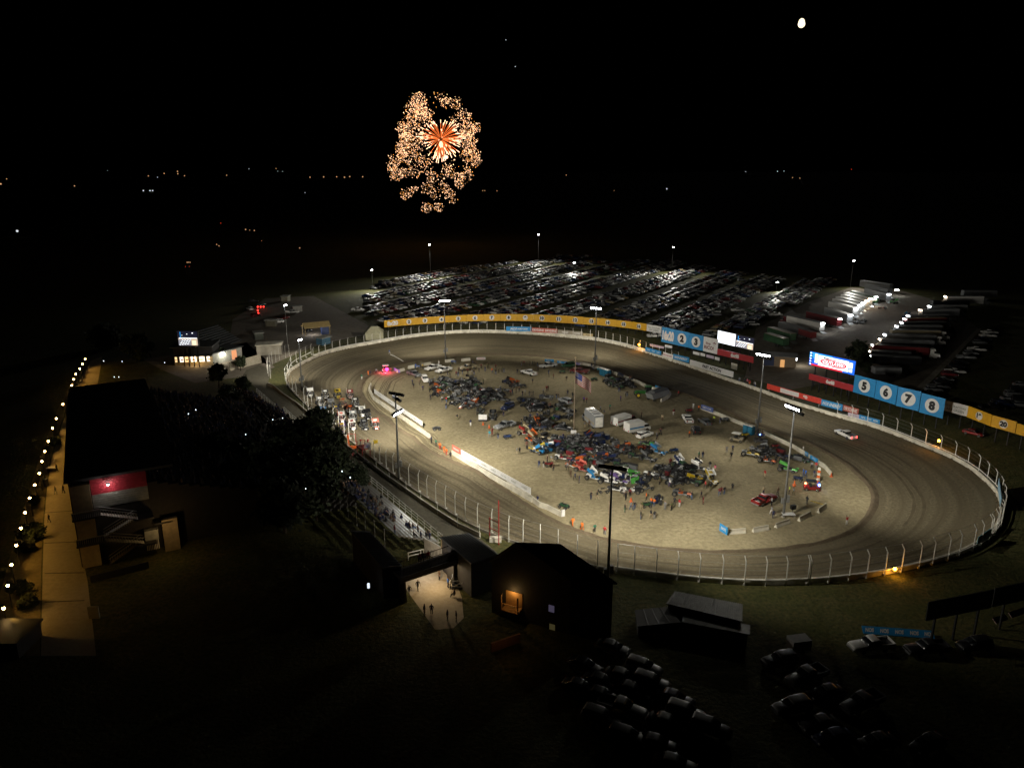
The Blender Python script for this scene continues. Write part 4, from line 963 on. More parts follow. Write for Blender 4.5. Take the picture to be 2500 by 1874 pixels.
# ================================================================ far left concession building and stands
a, b = xF(170, 1275), xF(770, 1260); a.z = b.z = 0
r = b - a; L = r.length; r.normalize(); n = Vector((r.y, -r.x, 0)); rz = math.atan2(r.y, r.x)
t = thing('concession_building', 'dark concession building with a row of warm lit serving windows', 'building', loc=a, at=(a + b) / 2)
mb = MB(); mb.box(r * L / 2 - n * 4 + Vector((0, 0, 3.0)), (L, 8, 6.0), DARKW, rz); mb.build('wall', t)
mb = MB(); mb.box(r * L / 2 - n * 3.2 + Vector((0, 0, 6.15)), (L + 1, 10, .3), DARKM, rz); mb.box(r * L / 2 + n * 1.0 + Vector((0, 0, 3.3)), (L + .6, 2.4, .18), DARKM, rz); mb.build('roof', t)
WIN = emat('serving window', (1, .66, .30), 1.5); POS = mat('menu poster', (.6, .2, .1), .6); WIN2 = emat('bright serving window', (1, .82, .6), 2.2)
for f, w, m in ((.05, .05, WIN), (.2, .1, WIN2), (.33, .1, WIN), (.5, .14, WIN2), (.7, .16, WIN2), (.9, .12, WIN2)):
    mb = MB(); mb.box(r * L * f + n * .06 + Vector((0, 0, 1.9)), (L * w, .1, 1.7), m, rz); sw_ = mb.build('serving_window', t); mb = MB(); mb.box(r * L * f + n * .14 + Vector((0, 0, 1.75)), (L * w * .6, .06, .4), POS, rz); mb.build('menu_poster', sw_)
mb = MB(); mb.box(r * L / 2 + n * .12 + Vector((0, 0, .5)), (L, .14, 1.0), TANW, rz); mb.build('counter', t)
lamp('serving_light', 'POINT', a + r * L * .6 + n * 1.6 + Vector((0, 0, 2.9)), 700, (1, .66, .28), radius=.5, parent=t)
a, b = xF(765, 1270), xF(1215, 1150)
r = b - a; L = r.length; r.normalize(); n = Vector((r.y, -r.x, 0)); rz = math.atan2(r.y, r.x)
t = thing('restroom_building', 'low white building with a bright wall lamp and an orange lit doorway', 'building', loc=a, at=(a + b) / 2)
mb = MB(); mb.box(r * L / 2 - n * 3 + Vector((0, 0, 1.8)), (L, 6, 3.6), mat('pale wall', (.42, .42, .37), .8), rz); mb.build('wall', t)
mb = MB(); mb.box(r * L / 2 - n * 3 + Vector((0, 0, 3.75)), (L + .8, 7, .25), DARKM, rz); mb.build('roof', t)
mb = MB(); mb.box(r * L * .72 + n * .05 + Vector((0, 0, 1.6)), (L * .16, .1, 3.0), emat('orange doorway', (1, .42, .2), .7), rz); mb.build('doorway', t)
mb = MB(); mb.ball(r * L * .33 + n * .35 + Vector((0, 0, 3.0)), .42, MATS['white bulb'], 8, 5); mb.build('wall_lamp', t)
lamp('wall_light', 'POINT', a + r * L * .33 + n * 1.0 + Vector((0, 0, 2.9)), 420, (1, .95, .78), radius=.3, parent=t)
board_wall('block_wall', 'long pale block retaining wall below the white restroom building', [xF(1020, 1360), xF(1500, 1235)], 2.8, mat('block wall', (.38, .34, .26), .9, scale=2), .4)
t = thing('bleacher_stand', 'tall dark stand with dim spectators beyond the concession yard', 'bleachers', loc=xF(660, 1080), at=xF(900, 1050))
ar = xF(1180, 900) - xF(660, 1080); LL = ar.length; ar.normalize(); an = Vector((ar.y, -ar.x, 0)); az = math.atan2(ar.y, ar.x)
for k in range(10): mb = MB(); mb.box(ar * LL / 2 - an * (k * 1.0) + Vector((0, 0, .4 + k * .55)), (LL, .95, .3), DARKM, az); mb.build('tier', t)
t = thing('block_hut', 'plain grey hut with a flat slab roof outside turn one', 'hut', loc=xF(1640, 1090))
mb = MB(); mb.box((0, 0, 1.7), (8, 5, 3.4), CONCG, .2); mb.build('wall', t); mb = MB(); mb.box((0, 0, 3.5), (8.8, 5.8, .25), CONC, .2); mb.build('roof', t)
t = thing('ticket_shelter', 'gabled roof shelter over a blue booth in the dirt yard', 'shelter', loc=zB(545, 365), rz=R(28))
mb = MB(); ROOFT = mat('tan roof', (.38, .28, .12), .7)
mb.hexa([(-5, -2.6, 3), (5, -2.6, 3), (5, 0, 4.6), (-5, 0, 4.6)], [(-5, -2.6, 3.15), (5, -2.6, 3.15), (5, 0, 4.75), (-5, 0, 4.75)], ROOFT); mb.hexa([(-5, 0, 4.6), (5, 0, 4.6), (5, 2.6, 3), (-5, 2.6, 3)], [(-5, 0, 4.75), (5, 0, 4.75), (5, 2.6, 3.15), (-5, 2.6, 3.15)], ROOFT); mb.build('roof', t)
mb = MB(); mb.box((3.0, -1, 1.4), (2.6, 2.2, 2.8), mat('navy booth', (.03, .05, .14), .6)); mb.build('booth', t)
for x in (-4.6, 4.6):
    for y in (-2.3, 2.3): mb = MB(); mb.box((x, y, 1.5), (.2, .2, 3), TANW); mb.build('post', t)
lamp('shelter_light', 'POINT', t.location + Vector((-1, -1.5, 2.6)), 420, (.9, .92, 1), radius=.3)
t = thing('tent', 'beige tent behind the catch fence left of board 8x20', 'tent', loc=zB(995, 398), rz=R(8))
CANV = mat('canvas', (.38, .36, .24), .9)
mb = MB(); mb.frus(-3.2, 3.2, 3, 0, -3.2, 3.2, 3, 2.6, CANV); mb.frus(-3.3, 3.3, 3.1, 2.6, -1.2, 1.2, .6, 4.6, CANV); mb.build('canopy', t)
for i, (x, y, c, lb) in enumerate([(200, 300, (.10, .09, .06), 'brown stall in the dirt yard beside the street light'), (395, 190, (.3, .29, .26), 'pale stall with a flat white roof near the street light'), (600, 440, (.05, .12, .18), 'small teal stall by the outer fence posts'), (310, 110, (.28, .27, .2), 'pale stall at the top of the dirt yard'), (100, 400, (.10, .11, .09), 'dark stall at the bottom left of the dirt yard')]):
    t = thing('market_stall', lb, 'stall', loc=zB(x, y), rz=i * .5)
    mb = MB(); mb.box((0, 0, 1.2), (4, 3, 2.4), mat('stall wall %d' % i, c, .8)); mb.build('wall', t); mb = MB(); mb.box((0, 0, 2.55), (4.8, 3.8, .25), mat('stall roof', (.30, .30, .27), .7)); mb.build('roof', t)
# flag stand
t = thing('flag_stand', 'red steel flag stand with a white sign and steps by the front fence', 'flag stand', loc=yA(1390, 1440))
mb = MB(); mb.box((0, 0, 2.3), (3.0, 2.0, .2), REDP, R(-54)); mb.build('platform', t)
for x in (-1.3, 1.3):
    for y in (-.9, .9):
        p = Matrix.Rotation(R(-54), 3, 'Z') @ Vector((x, y, 0)); mb = MB(); mb.tube([p, p + Vector((0, 0, 3.5))], .07, REDP, 5); mb.build('leg', t)
for z in (2.9, 3.4): mb = MB(); q_ = [Matrix.Rotation(R(-54), 3, 'Z') @ Vector((x, y, z)) for x, y in ((-1.3, -.9), (1.3, -.9), (1.3, .9), (-1.3, .9), (-1.3, -.9))]; mb.tube(q_, .05, REDP, 5); mb.build('railing', t)
mb = MB()
for k in range(7): q_ = Matrix.Rotation(R(-54), 3, 'Z') @ Vector((-.6 + 0, -1.2 - .3 * (6 - k), .3 * k + .3)); mb.box(q_, (1.0, .28, .06), REDP, R(-54))
mb.build('steps', t)
mb = MB(); mb.box((1.1, -.9, 2.9), (1.5, .08, 1.5), SIGNW); text(mb, 'V1', (1.1, -.95, 2.9), (1, 0, 0), (0, 0, 1), .6, mat('blue lettering', (.02, .06, .4), .6), off=.01, bold=.05); mb.build('sign', t)
t = thing('fence_gap_frame', 'bright orange frame with netting left of the flag stand', 'frame', loc=yA(1180, 1290))
ORG = mat('orange plastic', (.75, .13, .02), .5)
mb = MB(); mb.box((-.8, 0, 1.6), (.35, .35, 3.2), ORG); mb.box((0, 0, .4), (2, .4, .6), ORG); mb.build('netting', t)
mb = MB(); mb.tube([(.9, 0, 0), (.9, 0, 3.4), (-.9, 0, 3.6)], .06, REDP, 5); mb.build('bar', t)
# ================================================================ vehicles (forward = +x, origin on the ground)
def paint(name, col): return mat('paint ' + name, col, .40, .1, var=.06, coat=.15)
PAINT = {k: paint(k, c) for k, c in dict(white=(.74, .73, .70), silver=(.24, .25, .26), grey=(.12, .125, .13), black=(.012, .012, .014), red=(.20, .014, .014), maroon=(.13, .015, .018), blue=(.015, .05, .17), navy=(.01, .02, .07), green=(.03, .09, .04), tan=(.30, .25, .16), gold=(.30, .21, .08), orange=(.42, .085, .012), yellow=(.48, .34, .015), lime=(.10, .42, .08), sky=(.02, .19, .44), purple=(.13, .08, .25), pink=(.65, .18, .14)).items()}
CHROME = mat('chrome rim', (.5, .5, .5), .25, .9)
def wheels4(root, xs, y, r, w, rim=None):
    mb = MB(); mb.tube([(0, -w / 2, 0), (0, w / 2, 0)], r, RUBBER, 14); me = mb.mesh('wheel')
    mb = MB()
    for e in (-1, 1): mb.disc((0, e * (w / 2 + .01), 0), r * .58, (1, 0, 0), (0, 0, e), rim or CHROME, 10)
    mr = mb.mesh('rim')
    for x in xs:
        for s in (-1, 1): o = link('wheel', me, root); o.location = (x, s * y, r); link('rim', mr, o)
def lights(root, xf, xr, y, z, on=False):
    for s in (-1, 1):
        mb = MB(); mb.box((xf, s * y, z), (.08, .35, .2), HEADL); mb.build('headlight', root)
        mb = MB(); mb.box((xr, s * (y + .05), z + .08), (.08, .2, .36), TAILON if on else TAILR); mb.build('taillight', root)
TAILON = emat('lit tail lamp', (1, .05, .05), 9)
PROTO = {}
def pickup_shell(mb, m, cover=False):
    mb.loft([(-.95, .93, .97, .40, .80, 1.14), (1.1, .93, .97, .40, .80, 1.14), (1.6, .92, .96, .40, .80, 1.12), (2.5, .88, .92, .42, .80, 1.04), (2.85, .72, .80, .46, .74, .92)], m)
    mb.loft([(-2.88, .90, .95, .44, .70, .82), (-.95, .93, .97, .40, .70, .82)], m)
    for s in (-1, 1): mb.box((-1.9, s * .91, .98), (1.95, .12, .40), m)
    mb.box((-2.84, 0, .98), (.1, 1.86, .40), m)
    mb.loft([(-.84, .6, .72, 1.58, 1.62, 1.66), (-.6, .7, .78, 1.60, 1.68, 1.76), (.1, .7, .78, 1.60, 1.68, 1.76), (.42, .6, .70, 1.58, 1.62, 1.66)], m)
    mb.box((2.88, 0, .55), (.14, 1.6, .24), STEEL); mb.box((-2.95, 0, .52), (.14, 1.7, .2), STEEL)
    mb.box((-1.9, 0, .84 if not cover else 1.15), (1.85, 1.72, .06), BLACK if not cover else PAINT['grey'])
def pickup_glass(mb): mb.loft([(-.93, .80, .90, 1.0, 1.14, 1.18), (-.80, .72, .80, 1.1, 1.56, 1.64), (.40, .72, .80, 1.1, 1.56, 1.64), (1.05, .80, .90, 1.0, 1.12, 1.15)], GLASS)
def car_shell(mb, m, suv):
    h = .22 if suv else 0
    mb.loft([(-2.3, .70, .76, .36, .62 + h, .78 + h), (-2.05, .82, .88, .28, .66 + h, .94 + h), (-1.0, .86, .91, .26, .66 + h, .96 + h), (.9, .86, .91, .26, .64 + h, .94 + h), (1.8, .82, .88, .27, .60 + h, .82 + h), (2.3, .62, .70, .36, .54 + h, .64 + h)], m)
    if suv: mb.loft([(-2.05, .5, .66, 1.54, 1.58, 1.62), (-1.8, .6, .72, 1.56, 1.64, 1.71), (.0, .6, .72, 1.56, 1.64, 1.71), (.35, .5, .64, 1.52, 1.56, 1.60)], m)
    else: mb.loft([(-1.15, .5, .60, 1.30, 1.34, 1.37), (-.8, .58, .67, 1.32, 1.39, 1.44), (.0, .58, .67, 1.32, 1.39, 1.44), (.35, .5, .60, 1.28, 1.32, 1.35)], m)
def car_glass(mb, suv):
    if suv: mb.loft([(-2.14, .70, .80, 1.0, 1.16, 1.2), (-2.0, .66, .74, 1.1, 1.5, 1.6), (.25, .66, .74, 1.1, 1.5, 1.6), (1.0, .72, .82, 1.0, 1.12, 1.17)], GLASS)
    else: mb.loft([(-1.85, .68, .78, .86, .93, .96), (-1.05, .62, .70, .9, 1.26, 1.36), (.22, .62, .70, .9, 1.26, 1.36), (1.15, .70, .80, .84, .91, .94)], GLASS)
def pickup_parts(root, m, on=False, cover=False):
    mb = MB(); pickup_shell(mb, m, cover); mb.build('body', root)
    mb = MB(); pickup_glass(mb); mb.build('window', root)
    for s in (-1, 1):
        mb = MB(); mb.box((.12, s * .83, 1.38), (.09, .05, .46), m); mb.box((.9, s * 1.05, 1.2), (.15, .2, .16), m); mb.build('door_pillar', root)
    wheels4(root, (1.85, -1.75), .88, .39, .26); lights(root, 2.84, -2.92, .62, .84, on)
def car_parts(root, m, suv=False):
    h = .22 if suv else 0
    mb = MB(); car_shell(mb, m, suv); mb.build('body', root)
    mb = MB(); car_glass(mb, suv); mb.build('window', root)
    wheels4(root, (1.4, -1.4), .80, .33 + h * .2, .22); lights(root, 2.24, -2.26, .5, .62 + h)
GRPV = {'pickup': 'pickup trucks', 'car': 'parked cars'}
def vehicle(kind, colour, label, p, q=None, rz=None, group=None, on=False, cover=False):
    key = (kind, colour, on, cover); p = flat(p)
    if q is not None: rz = math.atan2((q - p).y, (q - p).x)
    if key in PROTO: return dup(PROTO[key], label, p, rz, group)
    nm = {'pickup': 'pickup_truck', 'car': 'parked_car', 'suv': 'parked_suv'}[kind]
    t = thing(nm, label, 'truck' if kind == 'pickup' else 'car', p, rz, group)
    if kind == 'pickup': pickup_parts(t, PAINT[colour], on, cover)
    else: car_parts(t, PAINT[colour], kind == 'suv')
    PROTO[key] = t
    return t
IV = 'vehicles parked on the infield'
V = vehicle
V('pickup', 'white', 'white pickup with grey bed cover driving alone on the back straight', W8(500, 1090), W8(330, 1010), on=True, cover=True)
V('pickup', 'white', 'white pickup at the left end of the infield, half behind its twin', wB(590, 455), wB(400, 500), group=IV)
V('pickup', 'white', 'white double cab pickup in front of its twin at turn two', wB(735, 487), wB(540, 535), group=IV)
V('pickup', 'tan', 'cream pickup with gear in its bed left of the small red lettered board', wB(1060, 450), wB(860, 480), group=IV)
V('pickup', 'white', 'white pickup standing alone in the upper infield with a dark open door', wB(1885, 522), wB(1700, 470), group=IV)
V('pickup', 'white', 'white pickup below the blue drink banners', wC(485, 425), wC(300, 450), group=IV)
V('pickup', 'silver', 'silver pickup parked beside the cluster of coloured race cars', wB(1560, 1240), wB(1340, 1300), group=IV)
V('pickup', 'white', 'white pickup facing the back wall beside the red quad bike', wE(430, 430), wE(340, 300), group=IV)
V('pickup', 'red', 'dark red pickup with people in its bed', wF(1195, 700), wF(1400, 620), group=IV)
V('suv', 'black', 'black off road car behind the white pickup facing the wall', wE(545, 585), wE(480, 460), group=IV)
V('suv', 'white', 'white estate car nearest the ambulance', wC(1790, 1365), wC(1960, 1310), group=IV)
V('car', 'grey', 'dark grey car near the back wall by the person in hi-vis', wE(665, 465), wE(560, 400), group=IV)
V('pickup', 'maroon', 'maroon truck parked behind the waving flag', wC(905, 500), wC(700, 480), group=IV)
V('suv', 'silver', 'silver jeep among the dark race cars in mid infield', wC(715, 905), wC(520, 830), group=IV)
V('suv', 'black', 'black jeep left of the flagpole', wC(320, 1000), wC(130, 1020), group=IV)
V('car', 'black', 'black car with bright bonnet left of the flagpole foot', wC(690, 1270), wC(850, 1290), group=IV)
V('pickup', 'black', 'black truck in the middle of the upper cluster', wB(1290, 800), wB(1100, 830), group=IV)
V('suv', 'navy', 'navy truck standing alone left of the black jeep', wB(1600, 985), wB(1480, 1040), group=IV)
V('pickup', 'grey', 'grey flatbed truck at the left tip of the infield', wB(340, 540), wB(520, 600), group=IV)
V('suv', 'white', 'white van roofed truck below the twin white pickups', wB(485, 610), wB(540, 700), group=IV)
V('suv', 'green', 'dark green vehicle left of the toilets near the wall', wC(760, 420), wC(560, 440), group=IV)
V('pickup', 'white', 'white pickup alone on the dirt left of the lit car park', zB(865, 188), zB(1000, 192))
V('car', 'red', 'red car parked under the yellow boards on the right', zD(1820, 1300), zD(1990, 1340))

def box_truck(name, label, cat, p, q, cab, body, L=6.5, h=2.9, roof=None, stripe=None):
    p = flat(p); t = thing(name, label, cat, p, math.atan2((q - p).y, (q - p).x), at=p + Vector((0, 0, 1.5)))
    mb = MB(); mb.frus(-L / 2, L / 2 - 2.1, 1.2, .6, -L / 2, L / 2 - 2.1, 1.2, h, body)
    if stripe: mb.box((-1, 0, 1.5), (L - 2.3, 2.44, .35), stripe)
    mb.build('box_body', t)
    mb = MB(); mb.frus(L / 2 - 2, L / 2, 1.05, .5, L / 2 - 2, L / 2 - .15, 1.02, 1.25, cab); mb.frus(L / 2 - 1.9, L / 2 - .75, .95, 1.85, L / 2 - 1.8, L / 2 - .85, .9, 1.98, cab); mb.build('cab', t)
    mb = MB(); mb.frus(L / 2 - 1.95, L / 2 - .3, .98, 1.25, L / 2 - 1.9, L / 2 - .75, .93, 1.86, GLASS); mb.build('windscreen', t)
    wheels4(t, (L / 2 - 1.1, -L / 2 + 1.3), 1.0, .45, .3); lights(t, L / 2 + .02, -L / 2 - .03, .8, .8); return t
t = box_truck('rescue_truck', 'tall grey and white rescue truck with open roof hatches beside the flagpole', 'truck', wC(1080, 1190), wC(800, 960), PAINT['grey'], PAINT['silver'], 8.5, 3.6, stripe=PAINT['tan'])
for x in (-2.5, -.5): mb = MB(); mb.box((x, 0, 3.66), (1.6, 1.9, .06), BLACK); mb.box((x + .9, 0, 3.7), (.1, 2.3, .1), WHITE); mb.build('roof_hatch', t)
mb = MB(); mb.box((-4.3, 0, 1.9), (.08, 1.9, 2.4), WHITE); mb.build('rear_shutter', t)
box_truck('fire_truck', 'white and red fire truck with ribbed roof behind the ambulance', 'fire truck', wC(1510, 1190), wC(1720, 1130), PAINT['red'], PAINT['white'], 7, 2.5, stripe=PAINT['red'])
box_truck('ambulance', 'white box ambulance with a blue patch parked beside the white estate car', 'ambulance', wC(1690, 1290), wC(1900, 1250), PAINT['white'], PAINT['white'], 6.4, 2.8, stripe=PAINT['sky'])
# farm tractor
t = thing('tractor', 'green farm tractor with yellow wheels by the infield wall', 'tractor', flat(wC(1780, 815)), math.atan2(*((wC(1600, 820) - wC(1780, 815)).yx)))
TG_ = mat('tractor green', (.02, .13, .02), .4); TY = mat('tractor yellow', (.7, .5, .02), .5)
mb = MB(); mb.frus(-.6, 2.6, .5, .9, -.5, 2.5, .42, 1.75, TG_); mb.box((-1, 0, 1), (1.6, 1.0, .7), TG_); mb.build('bonnet', t)
mb = MB(); mb.frus(-1.9, -.3, .8, 1.4, -1.8, -.4, .75, 2.9, GLASS); mb.box((-1.1, 0, 2.97), (1.8, 1.8, .16), TG_); mb.build('cab', t)
for x, r, w in ((-1.2, 1.0, .6), (1.9, .72, .45)):
    for s in (-1, 1): mb = MB(); mb.wheel((0, 0, 0), r, w, RUBBER, TY, 18); o = mb.build('wheel', t); o.location = (x, s * 1.15, r)
t = thing('water_tanker', 'long grey covered hauler at the tip of the infield wall', 'trailer', flat(wC(1960, 850)), math.atan2(*((wC(1820, 860) - wC(2060, 790)).yx)))
mb = MB(); mb.frus(-3.6, 3.0, 1.25, .7, -3.5, 3.8, 1.15, 2.3, PAINT['silver']); mb.frus(-3.4, 2.6, 1.1, 2.3, -3.2, 2.3, .8, 2.7, PAINT['grey']); mb.build('tank', t); wheels4(t, (-2.2, -1.1, 2.4), 1.05, .5, .3)
mb = MB()
for k in range(4): mb.box((-2.4 + k * 1.4, -1.22, 1.75), (.8, .06, .4), GLASS)
mb.build('window', t)
def toilets(label, p, q, n):
    r = (q - p).normalized(); BT = mat('blue plastic', (.01, .13, .24), .45)
    for i in range(n):
        t = thing('portable_toilet', label[i], 'portable toilet', p + r * (i * 1.3), math.atan2(r.y, r.x), 'blue portable toilets on the infield')
        mb = MB(); mb.box((0, 0, 1.05), (1.2, 1.2, 2.1), BT); mb.build('cabin', t); mb = MB(); mb.frus(-.62, .62, .62, 2.1, -.5, .5, .4, 2.32, WHITE); mb.build('roof', t)
        mb = MB(); mb.box((0, -.62, 1.0), (.8, .05, 1.8), mat('blue door', (.015, .17, .30), .45)); mb.build('door', t)
toilets(['leftmost blue toilet of the three beside the far floodlight pole', 'middle blue toilet of the three beside the far floodlight pole', 'rightmost blue toilet of the three beside the far floodlight pole'], wC(1215, 525), wC(1310, 555), 3)
toilets(['left one of two blue toilets by the right floodlight pole at the back wall', 'right one of two blue toilets by the right floodlight pole at the back wall'], wE(1225, 590), wE(1320, 620), 2)

# sprint cars
def sprint_parts(root, c1, c2, wing=True, tilt=0.0, num=None):
    mb = MB()
    mb.frus(-.6, 2.1, .36, .28, -.5, 1.95, .24, .62, c1); mb.frus(-1.5, -.5, .36, .3, -1.7, -.5, .3, .95, c1); mb.frus(1.0, 2.1, .3, .5, .9, 1.9, .2, .8, c2)
    mb.box((-.1, 0, .6), (.9, .7, .3), c2); mb.build('body', root)
    mb = MB(); mb.box((.75, 0, .72), (.7, .55, .35), BLACK)
    for s in (-1, 1): mb.tube([(.9, s * .35, .6), (.2, s * .7, .45), (-.4, s * .75, .45)], .06, STEEL, 5)
    mb.build('engine', root)
    mb = MB()
    for s in (-1, 1): mb.tube([(.45, s * .3, .6), (.25, s * .33, 1.35), (-.6, s * .33, 1.4), (-1.3, s * .3, .8)], .035, BLACK, 5)
    mb.tube([(.25, -.33, 1.35), (.25, .33, 1.35)], .035, BLACK, 5); mb.tube([(-.6, -.33, 1.4), (-.6, .33, 1.4)], .035, BLACK, 5); mb.build('roll_cage', root)
    mb = MB(); mb.ball((-.35, 0, 1.1), .16, c2, 8, 5); mb.frus(-.6, -.15, .22, .55, -.55, -.2, .2, 1.0, BLACK); mb.build('driver', root)
    for x, y, r, w in ((-1.15, .82, .44, .42), (-1.15, -.86, .48, .5), (1.45, .72, .33, .26), (1.45, -.72, .33, .26)):
        mb = MB(); mb.wheel((0, 0, 0), r, w, RUBBER, CHROME); o = mb.build('wheel', root); o.location = (x, y, r)
    if wing:
        a = R(13) + tilt; ca, sa = math.cos(a), math.sin(a)
        W = lambda x, y, z: (-.45 + x * ca + z * sa, y, 1.72 - x * sa + z * ca)
        mb = MB(); mb.hexa([W(-.8, -.78, 0), W(.8, -.78, 0), W(.8, .78, 0), W(-.8, .78, 0)], [W(-.8, -.78, .09), W(.8, -.78, .05), W(.8, .78, .05), W(-.8, .78, .09)], c1)
        mb.poly([W(-.45, -.4, .10), W(.45, -.4, .085), W(.45, .4, .085), W(-.45, .4, .10)], c2); mb.build('top_wing', root)
        for s in (-1, 1): mb = MB(); y = s * .80; mb.hexa([W(-.95, y - .02, -.2), W(.95, y - .02, -.28), W(.95, y + .02, -.28), W(-.95, y + .02, -.2)], [W(-.95, y - .02, .55), W(.8, y - .02, .22), W(.8, y + .02, .22), W(-.95, y + .02, .55)], c1 if s > 0 else c2); mb.build('wing_side', root)
        mb = MB(); mb.box((2.0, 0, .78), (.55, .95, .04), c1, ry=R(12))
        for s in (-1, 1): mb.box((2.0, s * .49, .8), (.6, .03, .3), c2)
        mb.build('nose_wing', root)
SPR = {}
def sprint(label, p, rz, c1, c2, wing=True, tilt=0.0, grp='race cars on the infield'):
    key = (c1, c2, wing, round(tilt, 1)); p = flat(p)
    if key in SPR: return dup(SPR[key], label, p, rz, grp)
    t = thing('race_car', label, 'race car', p, rz, grp); sprint_parts(t, PAINT[c1], PAINT[c2], wing, tilt); SPR[key] = t; return t
fwd = yA(1900, 1500) - yA(900, 300); RZG = math.atan2(fwd.y, fwd.x) - .12
GRID = [(430, 340, 'white', 'white', 'white race car at the back left of the grid with a dark number'), (700, 370, 'black', 'white', 'black winged race car with a white nose second in the back row'), (920, 360, 'yellow', 'black', 'yellow winged race car with a round emblem in the back row'), (1140, 370, 'red', 'white', 'red winged race car at the back right of the grid'),
    (600, 500, 'grey', 'white', 'dim grey race car behind the first fence posts'), (800, 540, 'silver', 'grey', 'silver race car in the second row behind the blue ones'), (1020, 520, 'tan', 'orange', 'sandy winged race car with an orange mark'), (1240, 520, 'black', 'white', 'black race car with a white patch at the right of the second row'),
    (660, 690, 'sky', 'red', 'sky blue race car with red wing sides'), (890, 660, 'navy', 'yellow', 'navy race car with a yellow emblem on its wing'), (1150, 650, 'black', 'orange', 'black race car with orange wing sides'), (1360, 680, 'white', 'silver', 'white winged race car in the third row, right side'),
    (800, 830, 'silver', 'white', 'silver race car half hidden by the double fence post'), (990, 780, 'white', 'pink', 'white race car with pink edged wing in mid grid'), (1200, 760, 'silver', 'white', 'silver winged race car with white sides in mid grid'), (1450, 730, 'black', 'black', 'all black race car by the infield side of the grid'),
    (1000, 980, 'purple', 'yellow', 'dark race car at the front left behind fence posts'), (1180, 920, 'white', 'red', 'white race car with red wing stripes in the front row'), (1400, 920, 'black', 'grey', 'dark race car in the front row beside the coral one'), (1600, 910, 'pink', 'white', 'coral and white race car leading the grid on the right')]
for x, y, c1, c2, lb in GRID: sprint(lb, yA(x, y), RZG + random.uniform(-.06, .06), c1, c2, grp='race cars gridded on the front straight')
IC = [(wD, 350, 470, 2.4, 'sky', 'yellow', 1, 'sky blue winged race car with yellow marks in the lower cluster'), (wD, 470, 440, 2.2, 'sky', 'white', 1, 'blue race car close behind the sky blue one'), (wD, 620, 440, 2.3, 'navy', 'black', 1, 'navy winged race car right of the sky blue one'), (wD, 680, 560, -.5, 'white', 'red', 0, 'white nosed race car with a red spot'), (wD, 900, 620, 2.6, 'orange', 'navy', 1, 'orange winged race car in the lower cluster'), (wD, 960, 720, -.6, 'pink', 'red', 1, 'coral and red race car below the orange one'),
    (wD, 840, 670, 2.6, 'tan', 'orange', 0, 'beige and orange race car without wing'), (wD, 1110, 830, -.6, 'white', 'sky', 1, 'white and light blue winged race car left of the black pole'), (wD, 1290, 880, -.5, 'black', 'white', 1, 'black and white race car just left of the black pole'), (wD, 1430, 870, -.6, 'white', 'purple', 1, 'white winged race car with violet marks at the black pole'), (wD, 1420, 985, 2.8, 'white', 'black', 0, 'white nosed race car at the foot of the black pole'), (wD, 1620, 1000, 2.9, 'black', 'white', 0, 'black race car with white numbers below the lime board'),
    (wD, 1590, 800, .6, 'white', 'lime', 1, 'white and green winged race car by the lime board'), (wD, 1900, 790, 2.4, 'silver', 'white', 0, 'bare silver race car frame right of the lime board'), (wD, 1780, 970, .4, 'grey', 'tan', 0, 'long beige race car lying low behind the tall flag'), (wD, 1960, 1130, 1.2, 'navy', 'navy', 0, 'navy race car with upright flags'), (wD, 300, 300, -.6, 'orange', 'tan', 1, 'orange winged race car uppermost in the lower cluster'), (wD, 180, 230, -.7, 'tan', 'red', 1, 'cream race car left of the uppermost orange one'), (wD, 270, 330, 2.3, 'grey', 'orange', 0, 'grey race car with orange parts left behind the sky blue one'), (wD, 500, 300, 2.8, 'grey', 'tan', 0, 'grey and tan race car right of the uppermost orange one'),
    (wD, 1960, 480, -.8, 'silver', 'sky', 1, 'silver winged race car with blue engine standing apart'), (wD, 1830, 370, 2.6, 'lime', 'black', 0, 'lime green framed race car behind the ambulance'), (wD, 1790, 430, .2, 'orange', 'red', 0, 'bright orange race car below the lime framed one'), (wE, 340, 1040, -.9, 'white', 'navy', 1, 'white winged race car with navy body right of the lower cluster'), (wE, 580, 1090, -.7, 'black', 'white', 1, 'white framed winged race car, dark in its middle'), (wE, 750, 1240, -1.4, 'white', 'yellow', 1, 'white race car with yellow wing on the right of the cluster'), (wE, 480, 1250, .2, 'black', 'yellow', 1, 'black and yellow race car beside the yellow winged one'), (wE, 350, 1430, -.4, 'grey', 'orange', 0, 'grey and orange race car at the lower right of the cluster'),
    (wE, 260, 1180, 2.2, 'black', 'silver', 1, 'black winged race car behind the grey and orange one'), (wE, 1270, 890, -.5, 'silver', 'yellow', 0, 'bare race car with yellow nose by the back wall'), (wE, 1500, 980, -.7, 'black', 'orange', 0, 'black race car with orange nose and tail by the right pole'), (wE, 1770, 1100, -.6, 'black', 'lime', 1, 'black winged race car at the right floodlight pole'), (wE, 1960, 960, -.9, 'green', 'black', 0, 'green and black race car by the oval banner'), (wE, 1640, 870, .3, 'grey', 'red', 0, 'grey race car between the right pole and the back wall')]
for f, x, y, a, c1, c2, w, lb in IC: sprint(lb, f(x, y), a, c1, c2, bool(w), tilt=0 if random.random() < .6 else .25)
